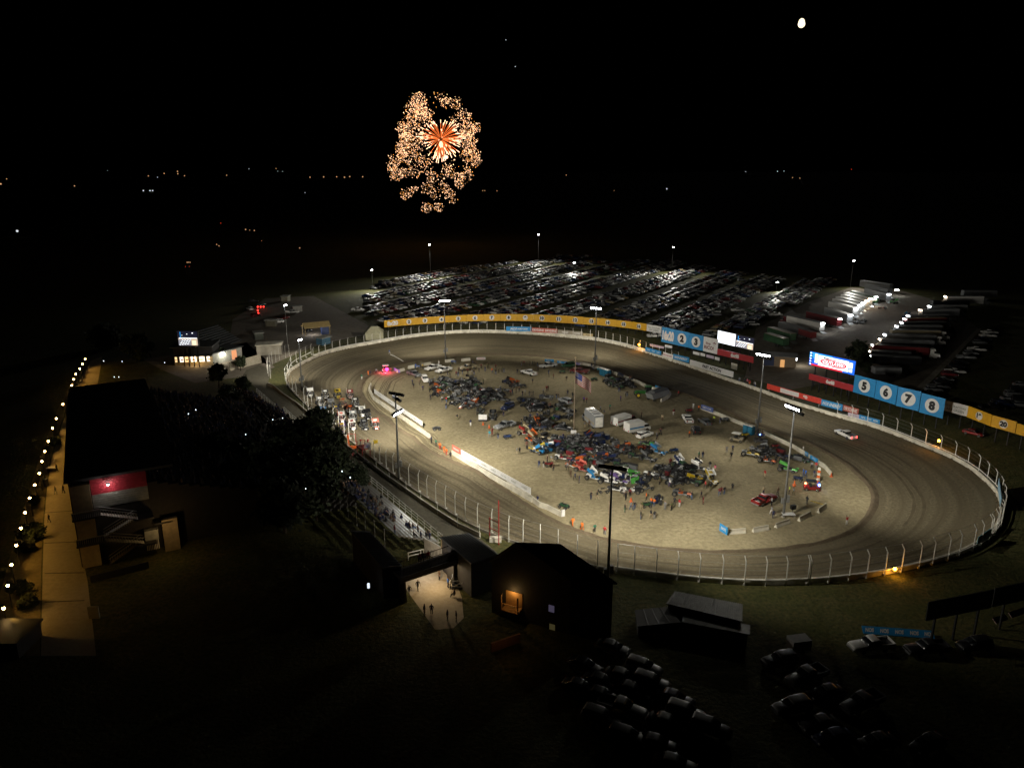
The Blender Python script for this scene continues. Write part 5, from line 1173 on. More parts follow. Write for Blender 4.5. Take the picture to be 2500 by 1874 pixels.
DK = [(wB, 690, 660), (wB, 770, 640), (wB, 860, 640), (wB, 620, 720), (wB, 980, 620), (wB, 1080, 640), (wB, 1040, 700), (wB, 1120, 680), (wB, 1590, 620), (wB, 1660, 650), (wB, 1700, 690), (wB, 1340, 860), (wB, 1450, 830), (wB, 1830, 880), (wB, 2110, 840), (wB, 660, 800), (wB, 730, 780), (wB, 830, 850), (wB, 900, 920), (wC, 480, 850), (wC, 130, 880), (wC, 360, 1210), (wC, 290, 1180), (wC, 590, 1120), (wC, 430, 1260), (wC, 840, 1400), (wC, 960, 1440), (wC, 1050, 1420), (wC, 1150, 1420), (wC, 900, 1500), (wC, 1000, 1510), (wC, 1090, 1540), (wC, 1190, 1500), (wC, 1500, 1560), (wC, 1560, 1540), (wC, 760, 1480), (wD, 1000, 450), (wD, 1100, 480), (wD, 1250, 520), (wD, 1200, 600), (wD, 1340, 500), (wD, 1680, 540), (wD, 1830, 570), (wD, 2040, 700), (wB, 1240, 930), (wB, 1140, 950), (wB, 1000, 960), (wB, 1230, 1040), (wB, 1400, 1110), (wB, 1960, 1010)]
for i, (f, x, y) in enumerate(DK):
    c = [('black', 'grey'), ('grey', 'black'), ('navy', 'black'), ('black', 'orange'), ('black', 'silver'), ('green', 'black')][i % 6]
    if (f is wB) and x in (1000, 1140): c = ('orange', 'white')
    sprint({'black': 'dark', 'grey': 'dark grey', 'navy': 'dark navy', 'green': 'dark green', 'orange': 'orange'}[c[0]] + {'grey': ' and grey', 'black': '', 'orange': ' and orange', 'silver': ' and silver', 'white': ' and white'}[c[1]] + ' race car ' + ('in the upper infield cluster' if f is wB else 'left of the ambulance' if f is wC else 'at the back of the lower cluster'), f(x, y), random.uniform(-3, 3), *c, wing=i % 3 == 0)

# dense dark clusters: more cars, tool carts and tyre stacks packed between them
PACK = [(wB, [(560, 620), (1150, 590), (1200, 700), (1350, 780), (1260, 1010), (1100, 1000), (850, 850), (640, 790)], 26, 'upper infield cluster'), (wB, [(1230, 760), (1560, 740), (1560, 880), (1280, 900)], 8, 'middle of the upper infield'), (wC, [(200, 900), (560, 820), (760, 930), (800, 1240), (480, 1280), (120, 1230)], 18, 'left of the rescue truck'),
    (wC, [(640, 1380), (1250, 1370), (1600, 1500), (1580, 1600), (800, 1560)], 20, 'back of the lower cluster'), (wD, [(250, 260), (560, 260), (1000, 420), (1250, 560), (1700, 700), (1900, 860), (1700, 980), (1250, 760), (700, 520)], 30, 'lower cluster'), (wE, [(20, 1060), (330, 1050), (620, 1180), (480, 1330), (250, 1330), (60, 1250)], 14, 'right end of the lower cluster'), (wE, [(1250, 850), (1700, 820), (1960, 980), (1500, 960)], 6, 'back wall by the right pole'), (wC, [(1260, 560), (1480, 600), (1640, 690), (1460, 720), (1270, 660)], 9, 'wall left of the tractor')]
def in_px(x, y, q):
    c = False; j = len(q) - 1
    for i in range(len(q)):
        if (q[i][1] > y) != (q[j][1] > y) and x < (q[j][0] - q[i][0]) * (y - q[i][1]) / (q[j][1] - q[i][1]) + q[i][0]: c = not c
        j = i
    return c
kr = random.Random(77)
def tool_cart(label, p, rz, c):
    key = ('cart', c)
    if key in PROTO: return dup(PROTO[key], label, flat(p), rz)
    t = thing('tool_cart', label, 'tool cart', flat(p), rz, 'tool carts among the race cars'); mb = MB(); mb.box((0, 0, .75), (1.7, .8, 1.0), PAINT[c]); mb.build('cabinet', t); mb = MB(); mb.box((0, 0, 1.29), (1.8, .9, .08), BLACK); mb.build('worktop', t)
    wheels4(t, (.6, -.6), .35, .13, .1); PROTO[key] = t; return t
def tyre_stack(label, p, rz):
    if 'tyres' in PROTO: return dup(PROTO['tyres'], label, flat(p), rz)
    t = thing('tyre_stack', label, 'tyres', flat(p), rz, 'tyre stacks among the race cars')
    for x, n in ((-.5, 3), (.5, 2)):
        for k in range(n): mb = MB(); mb.tube([(x, 0, .4 * k), (x, 0, .4 * k + .38)], .46, RUBBER, 14); mb.disc((x, 0, .4 * k + .385), .27, (1, 0, 0), (0, 1, 0), STEEL, 10); mb.build('tyre', t)
    PROTO['tyres'] = t; return t
for f, poly, n, nm in PACK:
    xs, ys = [q[0] for q in poly], [q[1] for q in poly]; done = []; tries = 0
    while len(done) < n and tries < 900:
        tries += 1; x, y = kr.uniform(min(xs), max(xs)), kr.uniform(min(ys), max(ys)); p = f(x, y)
        if not in_px(x, y, poly) or any((p - q).length < 2.3 for q in done): continue
        done.append(p); k = kr.random(); rz = kr.choice((2.4, -.7, .9)) + kr.gauss(0, .35)
        if k < .6: c = kr.choice([('black', 'grey'), ('grey', 'black'), ('navy', 'black'), ('black', 'silver'), ('green', 'black')]); sprint({'black': 'dark', 'grey': 'dark grey', 'navy': 'dark navy', 'green': 'dark green'}[c[0]] + ' race car, ' + nm, p, rz, *c, wing=kr.random() < .3)
        elif k < .85: c = kr.choice(('black', 'grey', 'maroon', 'navy')); tool_cart(f'{c} tool cart, {nm}', p, rz, c)
        else: tyre_stack(f'stacked black tyres, {nm}', p, rz)

def quad(label, p, rz, col):
    p = flat(p); key = ('quad', col)
    if key in PROTO: return dup(PROTO[key], label, p, rz)
    t = thing('quad_bike', label, 'quad bike', p, rz, 'quad bikes on the infield')
    mb = MB(); mb.frus(-.8, .8, .3, .45, -.7, .7, .25, .8, PAINT[col]); mb.box((.65, 0, .75), (.5, .9, .06), PAINT[col]); mb.box((-.65, 0, .75), (.5, .9, .06), PAINT[col]); mb.build('body', t)
    mb = MB(); mb.box((-.15, 0, .86), (.7, .35, .12), BLACK); mb.build('seat', t)
    mb = MB(); mb.tube([(.4, 0, .7), (.3, 0, 1.05)], .04, BLACK, 5); mb.tube([(.3, -.4, 1.08), (.3, .4, 1.08)], .035, BLACK, 5); mb.build('handlebar', t)
    wheels4(t, (.62, -.62), .48, .3, .28); PROTO[key] = t; return t
for f, x, y, a, c, lb in [(wB, 640, 1270, .3, 'black', 'black quad bike inside the far pit wall'), (wD, 700, 1215, 2.5, 'green', 'dark buggy alone beside the near pit wall end'), (wD, 500, 650, .2, 'red', 'small red quad bike surrounded by three people'), (wD, 1230, 1005, .2, 'tan', 'small tan cart left of the two standing men'), (wE, 455, 310, .2, 'red', 'red quad bike beyond the white pickup'), (wE, 250, 850, .2, 'blue', 'blue quad bike right of the silver winged car'), (wE, 1920, 1230, -.5, 'navy', 'navy quad bike near the orange headed person'), (wE, 940, 430, .2, 'silver', 'grey quad bike along the back wall'), (wC, 680, 500, .1, 'green', 'dark green quad bike alone in the upper infield'), (wB, 870, 365, .1, 'blue', 'teal quad bike by the pole at turn two'), (wB, 380, 430, .2, 'blue', 'blue quad bike before the turn one barriers'), (wB, 1600, 1380, .3, 'blue', 'small blue quad bike below the silver pickup'), (wC, 1110, 600, .3, 'green', 'dark buggy below the toilets'), (wC, 1300, 650, .3, 'black', 'black quad bike at the left of the row by the wall'), (wC, 1350, 590, .2, 'green', 'dark green quad bike in the row by the wall'), (wC, 1440, 680, 1.0, 'grey', 'grey quad bike in the row left of the tractor'), (wC, 1530, 650, .6, 'grey', 'second grey quad bike in the row left of the tractor'), (wC, 1610, 690, .2, 'black', 'black quad bike touching the tractor'), (wC, 150, 690, .2, 'black', 'black quad bike below the lone white pickup'), (wE, 1210, 640, .2, 'yellow', 'yellow quad bike behind the white utility cart'), (wE, 1620, 790, .2, 'red', 'dark red quad bike by the wall gate'), (wD, 1810, 1200, .2, 'green', 'dark quad bike before the persons in orange')]: quad(lb, f(x, y), a, c)
def cart(label, p, rz, roofm, bodym):
    t = thing('utility_cart', label, 'cart', flat(p), rz); mb = MB(); mb.frus(-1.5, 1.5, .7, .35, -1.45, 1.3, .65, .85, bodym); mb.frus(.7, 1.5, .6, .85, .75, 1.4, .55, 1.05, bodym); mb.build('body', t)
    mb = MB(); mb.box((-.2, 0, 1.95), (1.9, 1.5, .09), roofm); mb.build('roof', t)
    mb = MB()
    for x in (-1.05, .65):
        for s in (-.65, .65): mb.tube([(x, s, .8), (x, s, 1.95)], .04, BLACK, 5)
    mb.build('roof_post', t); mb = MB(); mb.box((-.3, 0, 1.0), (.5, 1.2, .5), BLACK); mb.build('seat', t); wheels4(t, (1.0, -1.0), .62, .33, .25)
    return t
cart('white roofed utility cart by the toilets at the back wall', wE(1100, 700), R(-35), WHITE, PAINT['tan'])
t = cart('dark utility cart with a blue light beside the toilets', wE(1420, 720), R(-30), PAINT['navy'], PAINT['black'])
mb = MB(); mb.ball((-.2, -.5, 2.1), .14, emat('blue beacon', (.1, .25, 1), 20), 8, 5); mb.build('beacon', t)
t = cart('rescue cart with red and blue lights at the right end of the infield', wF(1830, 530), R(-15), PAINT['black'], PAINT['red'])
mb = MB(); mb.ball((-1.2, 0, 1.3), .22, emat('red beacon', (1, .12, .05), 18), 8, 5); mb.ball((1.3, 0, 1.2), .22, MATS['blue beacon'], 8, 5); mb.build('beacon', t)
t = cart('push vehicle with a glowing pink light at turn one', zB(1085, 650), R(20), PAINT['white'], PAINT['red'])
mb = MB(); mb.ball((0, -.85, .8), .55, emat('pink beacon', (1, .02, .16), 9), 10, 6); mb.build('beacon', t)
lamp('beacon_glow', 'POINT', t.location + Vector((0, -2.2, 1.0)), 900, (1, .05, .15), radius=.3, parent=None)
# loose boards, table, ropes, hoses, cones
t = thing('scoring_board', 'white board trailer by the tip of the upper cluster', 'board', flat(wB(1265, 1160)))
mb = MB(); mb.box((0, 0, 1.3), (2.1, .12, 1.3), SIGNW); mb.build('panel', t); mb = MB(); mb.box((0, .3, .35), (2.2, .8, .25), BLACK); mb.build('frame', t)
t = thing('sign_board', 'white sign at the foot of the flagpole', 'sign', flat(wC(830, 1325))); mb = MB(); mb.box((0, 0, .55), (1.3, .08, .9), SIGNW); mb.build('panel', t)
t = thing('wing_panel', 'bright lime green race wing standing on edge', 'race wing', flat(wD(1660, 885)), .3); mb = MB(); mb.box((0, 0, .75), (1.8, .1, 1.2), PAINT['lime'], ry=-.2); mb.build('panel', t); mb = MB(); mb.tube([(-1, .1, 0), (-1, .1, 1.9)], .04, WHITE, 4); mb.build('leg', t)
t = thing('folding_table', 'small folding table with gear at the foot of the right floodlight pole', 'table', flat(wF(1515, 905)))
mb = MB(); mb.box((0, 0, .8), (2.2, 1.2, .06), SIGNW); mb.build('table_top', t)
for x in (-.9, .9): mb = MB(); mb.tube([(x, -.5, 0), (x, 0, .8)], .04, BLACK, 4); mb.tube([(x, .5, 0), (x, 0, .8)], .04, BLACK, 4); mb.build('leg', t)
mb = MB(); p0 = wF(1575, 840); mb.box((0, 0, 1.2), (.9, .6, .8), BLACK, .3); mb.tube([(0, 0, 0), (0, 0, 1)], .05, BLACK, 4); o = mb.build('speaker'); o.location = flat(p0); tag(o, 'black box on a stand behind the folding table', 'speaker')
mb = MB(); a, b = wB(20, 255), wB(190, 345); d = b - a; mb.tube([a - a + Vector((0, 0, .12)), d * .3 + Vector((0, .5, .12)), d * .6 + Vector((0, .4, .12)), d + Vector((0, 0, .12))], .13, WHITE, 6); o = mb.build('hose'); o.location = a; tag(o, 'white curved line lying on the clay behind the person in blue', 'hose')
mb = MB(); a, b = wF(1820, 680), wF(1985, 730); mb.tube([Vector((0, 0, .1)), (b - a) + Vector((0, 0, .1))], .07, PAINT['yellow'], 5); o = mb.build('rope'); o.location = a; tag(o, 'yellow rope lying beside the shaded barrier', 'rope')
t = thing('ladder', 'orange and white striped ladder of cones by the back wall end', 'barrier', flat(wF(1915, 430)))
mb = MB()
for k in range(6): mb.frus(-.25, .25, .25, k * .55, -.15, .15, .15, k * .55 + .5, ORG if k % 2 == 0 else WHITE)
mb.build('cone_stack', t)
for f, x, y, lb in [(wD, 1605, 1130, 'orange cone before the persons in orange shirts'), (wB, 1350, 1240, 'orange cone left of the silver pickup'), (wB, 1268, 1200, 'orange cone under the white board trailer'), (wF, 2095, 350, 'orange cone at the right tip of the back wall')]:
    mb = MB(); mb.tube([(0, 0, 0), (0, 0, .9)], .25, ORG, 8, r1=.04); mb.box((0, 0, .02), (.6, .6, .04), ORG); o = mb.build('traffic_cone'); o.location = flat(f(x, y)); tag(o, lb, 'traffic cone', 'orange traffic cones')
t = thing('white_screen', 'white folded board at the end of the near pit wall', 'board', flat(wD(690, 1330)))
mb = MB(); mb.box((0, 0, .7), (.7, .1, 1.3), SIGNW, .5); mb.build('panel', t)
# flagpole
fb = flat(wC(835, 1280)); ht = zat(fb.y, 820 + 300 * .1809)
t = thing('flagpole', 'tall flagpole flying a striped flag in mid infield', 'flagpole', fb, at=fb + Vector((0, 0, ht)))
mb = MB(); mb.tube([(0, 0, 0), (0, 0, ht)], .14, mat('brown pole', (.20, .15, .10), .6), 8, r1=.07); mb.build('pole', t)
mb = MB(); mb.ball((0, 0, ht + .15), .2, MATS['tan wall'], 8, 5); mb.build('finial', t)
FR, FW, FB = mat('shaded flag red', (.20, .018, .018), .8), mat('shaded flag white', (.30, .27, .25), .8), mat('shaded flag blue', (.01, .02, .12), .8)  # flag colours darkened: shadow on the cloth is put into the paint
fz = zat(fb.y, 820 + 470 * .1809); mb = MB(); NXF = 14; fh, fl = 2.9, 4.9
def fp(i, j):
    x = i / NXF * fl; return Vector((x * .78, .35 * math.sin(x * 1.7), fz - x * .42 - x * x * .03 - j * fh / 13 - .18 * math.sin(x * 1.3)))
for j in range(13):
    for i in range(NXF): mb.poly([fp(i, j), fp(i + 1, j), fp(i + 1, j + 1), fp(i, j + 1)], FB if (j < 7 and i < NXF * .4) else (FR if j % 2 == 0 else FW))
for a in range(5):
    for b in range(6):
        c = (fp(b, a + 1) + fp(b, a)) / 2 + Vector((.1, -.03, 0)); mb.disc(c, .09, (1, 0, 0), (0, 0, 1), FW, 5); 
mb.build('flag', t)
# ================================================================ people
SKIN = mat('skin', (.42, .25, .17), .6); HAIR = mat('hair', (.04, .025, .015), .7); SHOE = mat('shoes', (.03, .028, .026), .6)
CLOTH = {k: mat('cloth ' + k, c, .85, var=.2) for k, c in dict(black=(.015, .015, .017), navy=(.015, .02, .06), grey=(.22, .22, .22), white=(.62, .60, .57), red=(.45, .03, .03), maroon=(.16, .02, .02), orange=(.75, .17, .02), teal=(.03, .25, .33), blue=(.03, .12, .45), tan=(.42, .33, .20), green=(.03, .14, .08), yellow=(.62, .45, .04), lime=(.55, .70, .08), pink=(.60, .14, .22), jeans=(.06, .10, .20), brown=(.10, .06, .035), olive=(.10, .10, .04), purple=(.12, .05, .22)).items()}
def person_mesh(pose):
    v, e, r = [], [], []
    def V_(p, rad, par=None):
        v.append(p); r.append(rad if isinstance(rad, tuple) else (rad, rad))
        if par is not None: e.append((par, len(v) - 1))
        return len(v) - 1
    sit = pose == 'sit'; dz = -.46 if sit else 0
    pel = V_((0, 0, .95 + dz), (.15, .12)); bel = V_((0, 0, 1.13 + dz), (.145, .11), pel); che = V_((0, 0, 1.36 + dz), (.17, .12), bel)
    nk = V_((0, .01, 1.51 + dz), .055, che); h0 = V_((0, .03, 1.60 + dz), (.075, .085), nk); h1 = V_((0, .03, 1.70 + dz), (.08, .095), h0); V_((0, .025, 1.76 + dz), (.05, .06), h1)
    V_((0, .13, 1.655 + dz), .014, h0)
    for s in (-1, 1):
        sw = s if pose == 'walk' else 0
        hip = V_((s * .1, 0, .88 + dz), .095, pel)
        if sit: kn, an, toe = (s * .13, .44, .52), (s * .13, .46, .09), (s * .14, .64, .05)
        else: kn, an, toe = (s * .11, .03 + sw * .17, .50), (s * .11, -.02 + sw * .22, .09), (s * .12, .15 + sw * .22, .05)
        k = V_(kn, .062, hip); a = V_(an, .042, k); V_(toe, (.045, .03), a)
        sh = V_((s * .20, 0, 1.42 + dz), .062, che)
        if pose == 'raise' : el, wr = (s * .36, .08, 1.62), (s * .33, .12, 1.88)
        elif pose == 'phone' or sit: el, wr = (s * .26, .10, 1.17 + dz), (s * .13, .32, 1.20 + dz)
        else: el, wr = (s * .27, -.02 - sw * .10, 1.16), (s * .27, .07 - sw * .16, .92)
        ei = V_(el, .045, sh); wi = V_(wr, .031, ei)
        d = (Vector(wr) - Vector(el)).normalized(); u = d.cross(Vector((0, 1, .2))).normalized()
        pm = Vector(wr) + d * .075; pi = V_(tuple(pm), (.04, .02), wi)
        for f in range(4):
            b = pm + d * .04 + u * (.028 * (f - 1.5) / 1.0) * .75; tip = b + d * (.062, .074, .068, .05)[f] + Vector((0, .02, 0))
            q = V_(tuple(b), .010, pi); V_(tuple(tip), .008, q)
        q = V_(tuple(Vector(wr) + d * .04 + u * s * -.04 + Vector((0, .02, 0))), .011, wi); V_(tuple(Vector(wr) + d * .085 + u * s * -.065 + Vector((0, .035, 0))), .009, q)
    me = bpy.data.meshes.new('body'); me.from_pydata(v, e, []); me.update()
    o = link('body', me); o.modifiers.new('skin', 'SKIN'); sv = me.skin_vertices[0].data
    for i, rad in enumerate(r): sv[i].radius = rad
    sv[0].use_root = True
    ss = o.modifiers.new('sub', 'SUBSURF'); ss.levels = ss.render_levels = 1
    dg = bpy.context.evaluated_depsgraph_get(); dg.update()
    out = bpy.data.meshes.new_from_object(o.evaluated_get(dg)); out.name = 'person_' + pose
    bpy.data.objects.remove(o)
    out.materials.clear()
    for m in (SKIN, CLOTH['black'], CLOTH['jeans'], SHOE, HAIR): out.materials.append(m)
    wr = [Vector(v[i]) for i in range(len(v)) if r[i] == (.031, .031)]
    for p in out.polygons:
        c = p.center; z = c.z - dz
        hand = min((c - w).length for w in wr)
        if z > 1.53: k = 4 if (z > 1.71 or c.y < .0) else 0
        elif hand < (.13 if pose != 'raise' else .3) and c.z > .6: k = 0
        elif sit and (c.y > .16 and c.z < .62 or z < 1.0): k = 3 if c.z < .12 else 2
        elif c.z < .1: k = 3
        elif z < 1.0 and abs(c.x) < .235: k = 2
        else: k = 1
        p.material_index = k; p.use_smooth = True
    return out
PMESH = {k: person_mesh(k) for k in ('stand', 'walk', 'phone', 'raise', 'sit')}
prd = random.Random(11)
def person(label, p, rz, shirt, pants, pose='stand', grp=None, head=None, z=0.0, arms=None, scale=None):
    o = link('person', PMESH[pose]); o.location = (p.x, p.y, z); o.rotation_euler = (0, 0, rz)
    k = scale or prd.uniform(.96, 1.05); o.scale = (k * 1.1, k * 1.1, k)
    for i, m in ((1, CLOTH[shirt]), (2, CLOTH[pants])): o.material_slots[i].link = 'OBJECT'; o.material_slots[i].material = m
    if head: o.material_slots[4].link = 'OBJECT'; o.material_slots[4].material = CLOTH[head]
    tag(o, label, 'person', grp, at=Vector((p.x, p.y, z + 1)))
    return o
LM = [('turn one barriers', wB(250, 460)), ('twin white pickups', wB(650, 480)), ('cream pickup', wB(1060, 450)), ('lone white pickup', wB(1885, 540)), ('blue drink banners', wC(560, 400)), ('far floodlight pole', wC(1100, 480)), ('blue toilets', wC(1250, 540)), ('green tractor', wC(1760, 820)), ('grey hauler', wC(1960, 850)), ('flagpole', wC(835, 1280)), ('rescue truck', wC(1080, 1190)), ('ambulance', wC(1690, 1290)), ('back wall pickup', wE(430, 430)), ('back wall toilets', wE(1260, 600)), ('utility cart', wE(1100, 700)), ('red pickup', wF(1195, 700)), ('right floodlight pole', wF(1440, 880)), ('rescue cart', wF(1830, 530)), ('upper car cluster', wB(1050, 680)), ('dark pit cars', wB(1450, 830)), ('navy truck', wB(1600, 985)), ('silver pickup', wB(1560, 1240)), ('sky blue racer', wD(370, 470)), ('black light pole', wD(1350, 1000)), ('lime wing panel', wD(1660, 885)), ('flagged navy car', wD(1960, 1130)), ('yellow winged car', wE(750, 1240)), ('orange race cars', wB(1100, 960)), ('near wall end', wD(650, 1350)), ('pit wall gap', wB(700, 1530)), ('maroon truck', wC(900, 490)), ('white board trailer', wB(1265, 1160))]
S = dict(k='black', n='navy', g='grey', w='white', r='red', m='maroon', o='orange', t='teal', b='blue', a='tan', e='green', y='yellow', l='lime', p='pink', j='jeans', B='brown', O='olive', u='purple')
ADJ = dict(stand='standing', walk='walking', phone='with hands raised to the chest', raise_='with both arms up')
def crowd(f, data, grp='people on the infield'):
    for d in data.split():
        q = d.split(','); x, y, c = int(q[0]), int(q[1]), q[2] if len(q) > 2 else prd.choice(['kj', 'kk', 'nj', 'Bk', 'gk', 'Ok', 'kn', 'mk'])
        pose = {'r': 'raise', 'p': 'phone', 'w': 'walk', 's': 'stand'}[q[3]] if len(q) > 3 else prd.choice(['stand', 'stand', 'walk', 'phone'])
        p = f(x, y); lm = min(LM, key=lambda t: (t[1] - p).length)[0]
        person(f"{dict(stand='standing', walk='walking', phone='gesturing', **{'raise': 'waving'})[pose]} person, {S[c[0]]} top, {S[c[1]]} trousers, near the {lm}", p, prd.uniform(-3.1, 3.1), S[c[0]], S[c[1]], pose, grp)
crowd(wB, '315,660,nk 330,715,kB 408,660 455,740,nk 560,865,kk 715,890,gk 775,900,rj 770,985,kj 920,1135,kO 1100,1215,nw 1355,1370,tg 1393,1330,mm 1470,1390,kj 1725,1600,ga 1762,1590,kk 1862,1530,Bk 1545,1090 1785,405 1820,400 1900,400 1940,405 1965,400 2000,410 2010,480 2155,520 1730,510 1768,512 1935,645,kB 2125,745 2080,780 2145,740 1640,800 1662,782 1715,770 1755,755 1800,810 1835,800 1890,810 1915,815 1942,815 1390,500,oj 1340,430 1295,480 1330,445 1440,450 1440,520 1480,500 1525,490 1550,500 1215,490 1242,440 1145,530 1120,520 1060,510 990,520 940,490 905,540 932,550 820,540 790,540 672,400,ww 455,440,yk 1050,830 1112,810 1000,850 1270,650 1500,740 1530,790 1490,800 1460,790 1905,1130,nk 2000,1120,nk 2150,990 2172,980 830,420 1170,400 1130,385 360,440,bj 545,760 665,800,oB')
crowd(wC, '560,580,mk 735,610,kB 870,610 1030,710,BB 1045,520 1095,460 1072,430 1160,500,tk 1590,610 1615,605 1445,760 1465,880,un 1530,820 1552,820 750,800 815,840 837,850 970,900,uk 1005,905 600,850 627,850 1195,1020 1240,1080,ga 1322,1000,ek 1745,1110,Bk 2025,1140,aB 2180,1070,mw 2005,1330,mk 1950,1390,gk 345,1100 630,1440,gg 690,1400,nk 500,560,Bk 130,1190 1340,530 1365,535 1420,600 2075,790,Bk 980,1240,ga 1040,1230 1190,1250 1110,1240')
crowd(wD, '365,670,nj 425,670,kw 475,600,Bk 530,600,ga 557,715,Bk 750,700,gk 793,800,BB 850,840,nk 907,880,nn 1065,1100,kn 1150,1100,ka 1520,1270,ke 1605,1240,gj 1650,1240,kj 1735,1370,kj 1872,1355,ka 1922,1365,kg 1535,1110,kk 1512,1065,wk 1810,1110,ok 1877,1185,oj 1917,1195,oj 1750,1240,Oa 2065,1240,gg 2150,1250,Ok 2190,1180 2130,640,mm 1732,900,nk 1742,880 2130,930,wu 1840,830,Bk 1415,800,gk 820,1460,oo,w 945,1520,oo,w 1115,1545,ek,s 1250,1580,rg,s 1990,900 1590,1060 300,480,wk 200,410 470,420 345,1150,nj')
crowd(wE, '310,95,rk 510,265,ww 582,300,ok 245,350,kk 92,430,aB 70,620,kk 22,690,kk 457,650,ok 960,860,gg 1042,840,nk 1022,940,kk 585,930,ek 637,930,nj 200,1030,mk 735,1070,kg 803,1120,pa 1475,1190,ra 1622,1000,kk 1672,1010,kk 2022,1190,bj 2142,1190,ng 2167,1080,rg 2105,1080,gk 1435,640,Bk 1382,620,kk 1805,1410,lk 1862,1430,gO 1650,1430,Bk 2042,1550,kk 860,1440,mj 887,1420,mk 927,1420,kj 1037,1370,kk 490,1490,kj 617,1480,kk 642,1555,mm 672,1340,rk 742,1370,kO 125,1620,gg 217,1630,Ok 322,1590,rw 790,440,lk 870,460 1870,1330,ok 1990,860,wk 1565,1690,gw')
crowd(wF, '1312,915,nn 1715,345,bj 1925,520,bb')
crowd(zB, '1108,520,bw,w 945,685,oo,s 960,685,nk 1008,670,gk,w 895,715,ew 1055,670,wk 1432,1205,nk 1468,1230,ek 1498,1255,or 1530,1280,oo 1548,1300,or 1580,1330,kk')
crowd(zH, '842,412,rw,r')
for i, (x, y, c) in enumerate([(905, 678, 'gj'), (960, 692, 'nk'), (990, 695, 'pk'), (1015, 712, 'ro'), (1063, 725, 'gk'), (1075, 730, 'wj')]):
    p = W7(x, y); person(f"person in {S[c[0]]} top and {S[c[1]]} trousers behind the back straight wall", p, i, S[c[0]], S[c[1]], 'stand', 'people behind the back straight wall')
for x, y, c, ps, lb in [(540, 715, 'kk', 'walk', 'dark silhouetted person walking across the lit plaza'), (447, 775, 'kg', 'walk', 'person in dark top at the left edge of the lit plaza'), (690, 980, 'kk', 'stand', 'dark standing silhouette at the near end of the plaza'), (610, 990, 'kk', 'stand', 'dark silhouette left of the one at the near end of the plaza'), (775, 605, 'Bk', 'stand', 'person in brown under the far end of the footbridge'), (868, 690, 'bn', 'stand', 'person in blue shirt by the plaza stairs'), (895, 705, 'wk', 'stand', 'person in white shirt by the plaza stairs'), (862, 1050, 'kk', 'stand', 'very dim figure in the darkest part of the plaza'), (960, 1060, 'kk', 'stand', 'second very dim figure in the dark plaza, nearer the stairs')]:
    person(lb, dD(x, y), x * .1, S[c[0]], S[c[1]], ps)
person('seated dark figure leaning at the foot of the plaza stairs', dD(940, 795), 1.2, 'black', 'black', 'sit')
for x, y, c, lb in [(560, 430, 'mk', 'person in maroon top on the footbridge'), (620, 405, 'wj', 'person in white top on the footbridge'), (655, 400, 'rk', 'person in red top on the footbridge'), (590, 415, 'kk', 'person in black top on the footbridge')]: person(lb, dD(x, y, 4.4), .5, S[c[0]], S[c[1]], 'stand', z=4.4)
for f, x, y, c, lb in [(zA, 432, 1600, 'gg', 'grey clothed walker on the promenade beside a darker one'), (zA, 492, 1590, 'kk', 'dark clothed walker on the promenade by the grandstand corner'), (zE, 382, 395, 'kk', 'dark walker on the promenade level with the outside stairs'), (zA, 440, 1425, 'kk', 'dark figure by the promenade table'), (zA, 678, 795, 'kk', 'dark figure at the far end of the promenade'), (zA, 385, 1350, 'kk', 'dark figure left of the promenade table')]: person(lb, f(x, y), 2.0, S[c[0]], S[c[1]], 'walk')
fl = thing('trash_bin', 'dark bin with pale lid on the promenade', 'bin', flat(zA(358, 1535))); mb = MB(); mb.tube([(0, 0, 0), (0, 0, 1.5)], .45, BLACK, 12); mb.build('drum', fl); mb = MB(); mb.ball((0, 0, 1.55), .4, WHITE, 10, 5, (1, 1, .4)); mb.build('lid', fl)
t = thing('sales_table', 'table with a white cloth on the promenade', 'table', flat(zA(405, 1420))); mb = MB(); mb.box((0, 0, .8), (2.0, 1.0, .08), WHITE); mb.build('table_top', t); mb = MB(); mb.box((0, 0, .4), (1.7, .8, .76), DARKW); mb.build('frame', t)
fsp = yA(1390, 1440)
person('flagman in white cap at the left of the red flag stand', fsp + Vector((-.7, .6, 0)), -.6, 'red', 'white', 'phone', head='white', z=2.4)
o = person('flagman in white cap holding out a yellow flag', fsp + Vector((.9, .5, 0)), -.6, 'red', 'black', 'phone', head='white', z=2.4)
mb = MB(); mb.tube([(0, 0, 0), (1.0, .3, .1)], .02, WHITE, 4); mb.poly([(1.0, .3, .1), (2.0, .3, .15), (1.9, .35, -.6), (1.1, .3, -.75)], PAINT['yellow']); o = mb.build('hand_flag'); o.location = fsp + Vector((1.1, .3, 3.6)); tag(o, 'yellow flag held out from the flag stand', 'flag')
person('person in tan top standing in the bed of the red pickup', wF(1175, 650) , .4, 'tan', 'navy', 'stand', z=.9)
person('person in grey top leaning at the door of the red pickup', wF(1290, 745), 1.8, 'grey', 'black', 'phone')
mb = MB(); mb.ball((0, 0, 0), .36, ORG, 10, 6); o = mb.build('balloon'); o.location = wE(1875, 1290, 1.9) ; tag(o, 'round orange balloon near the hi-vis person', 'balloon')
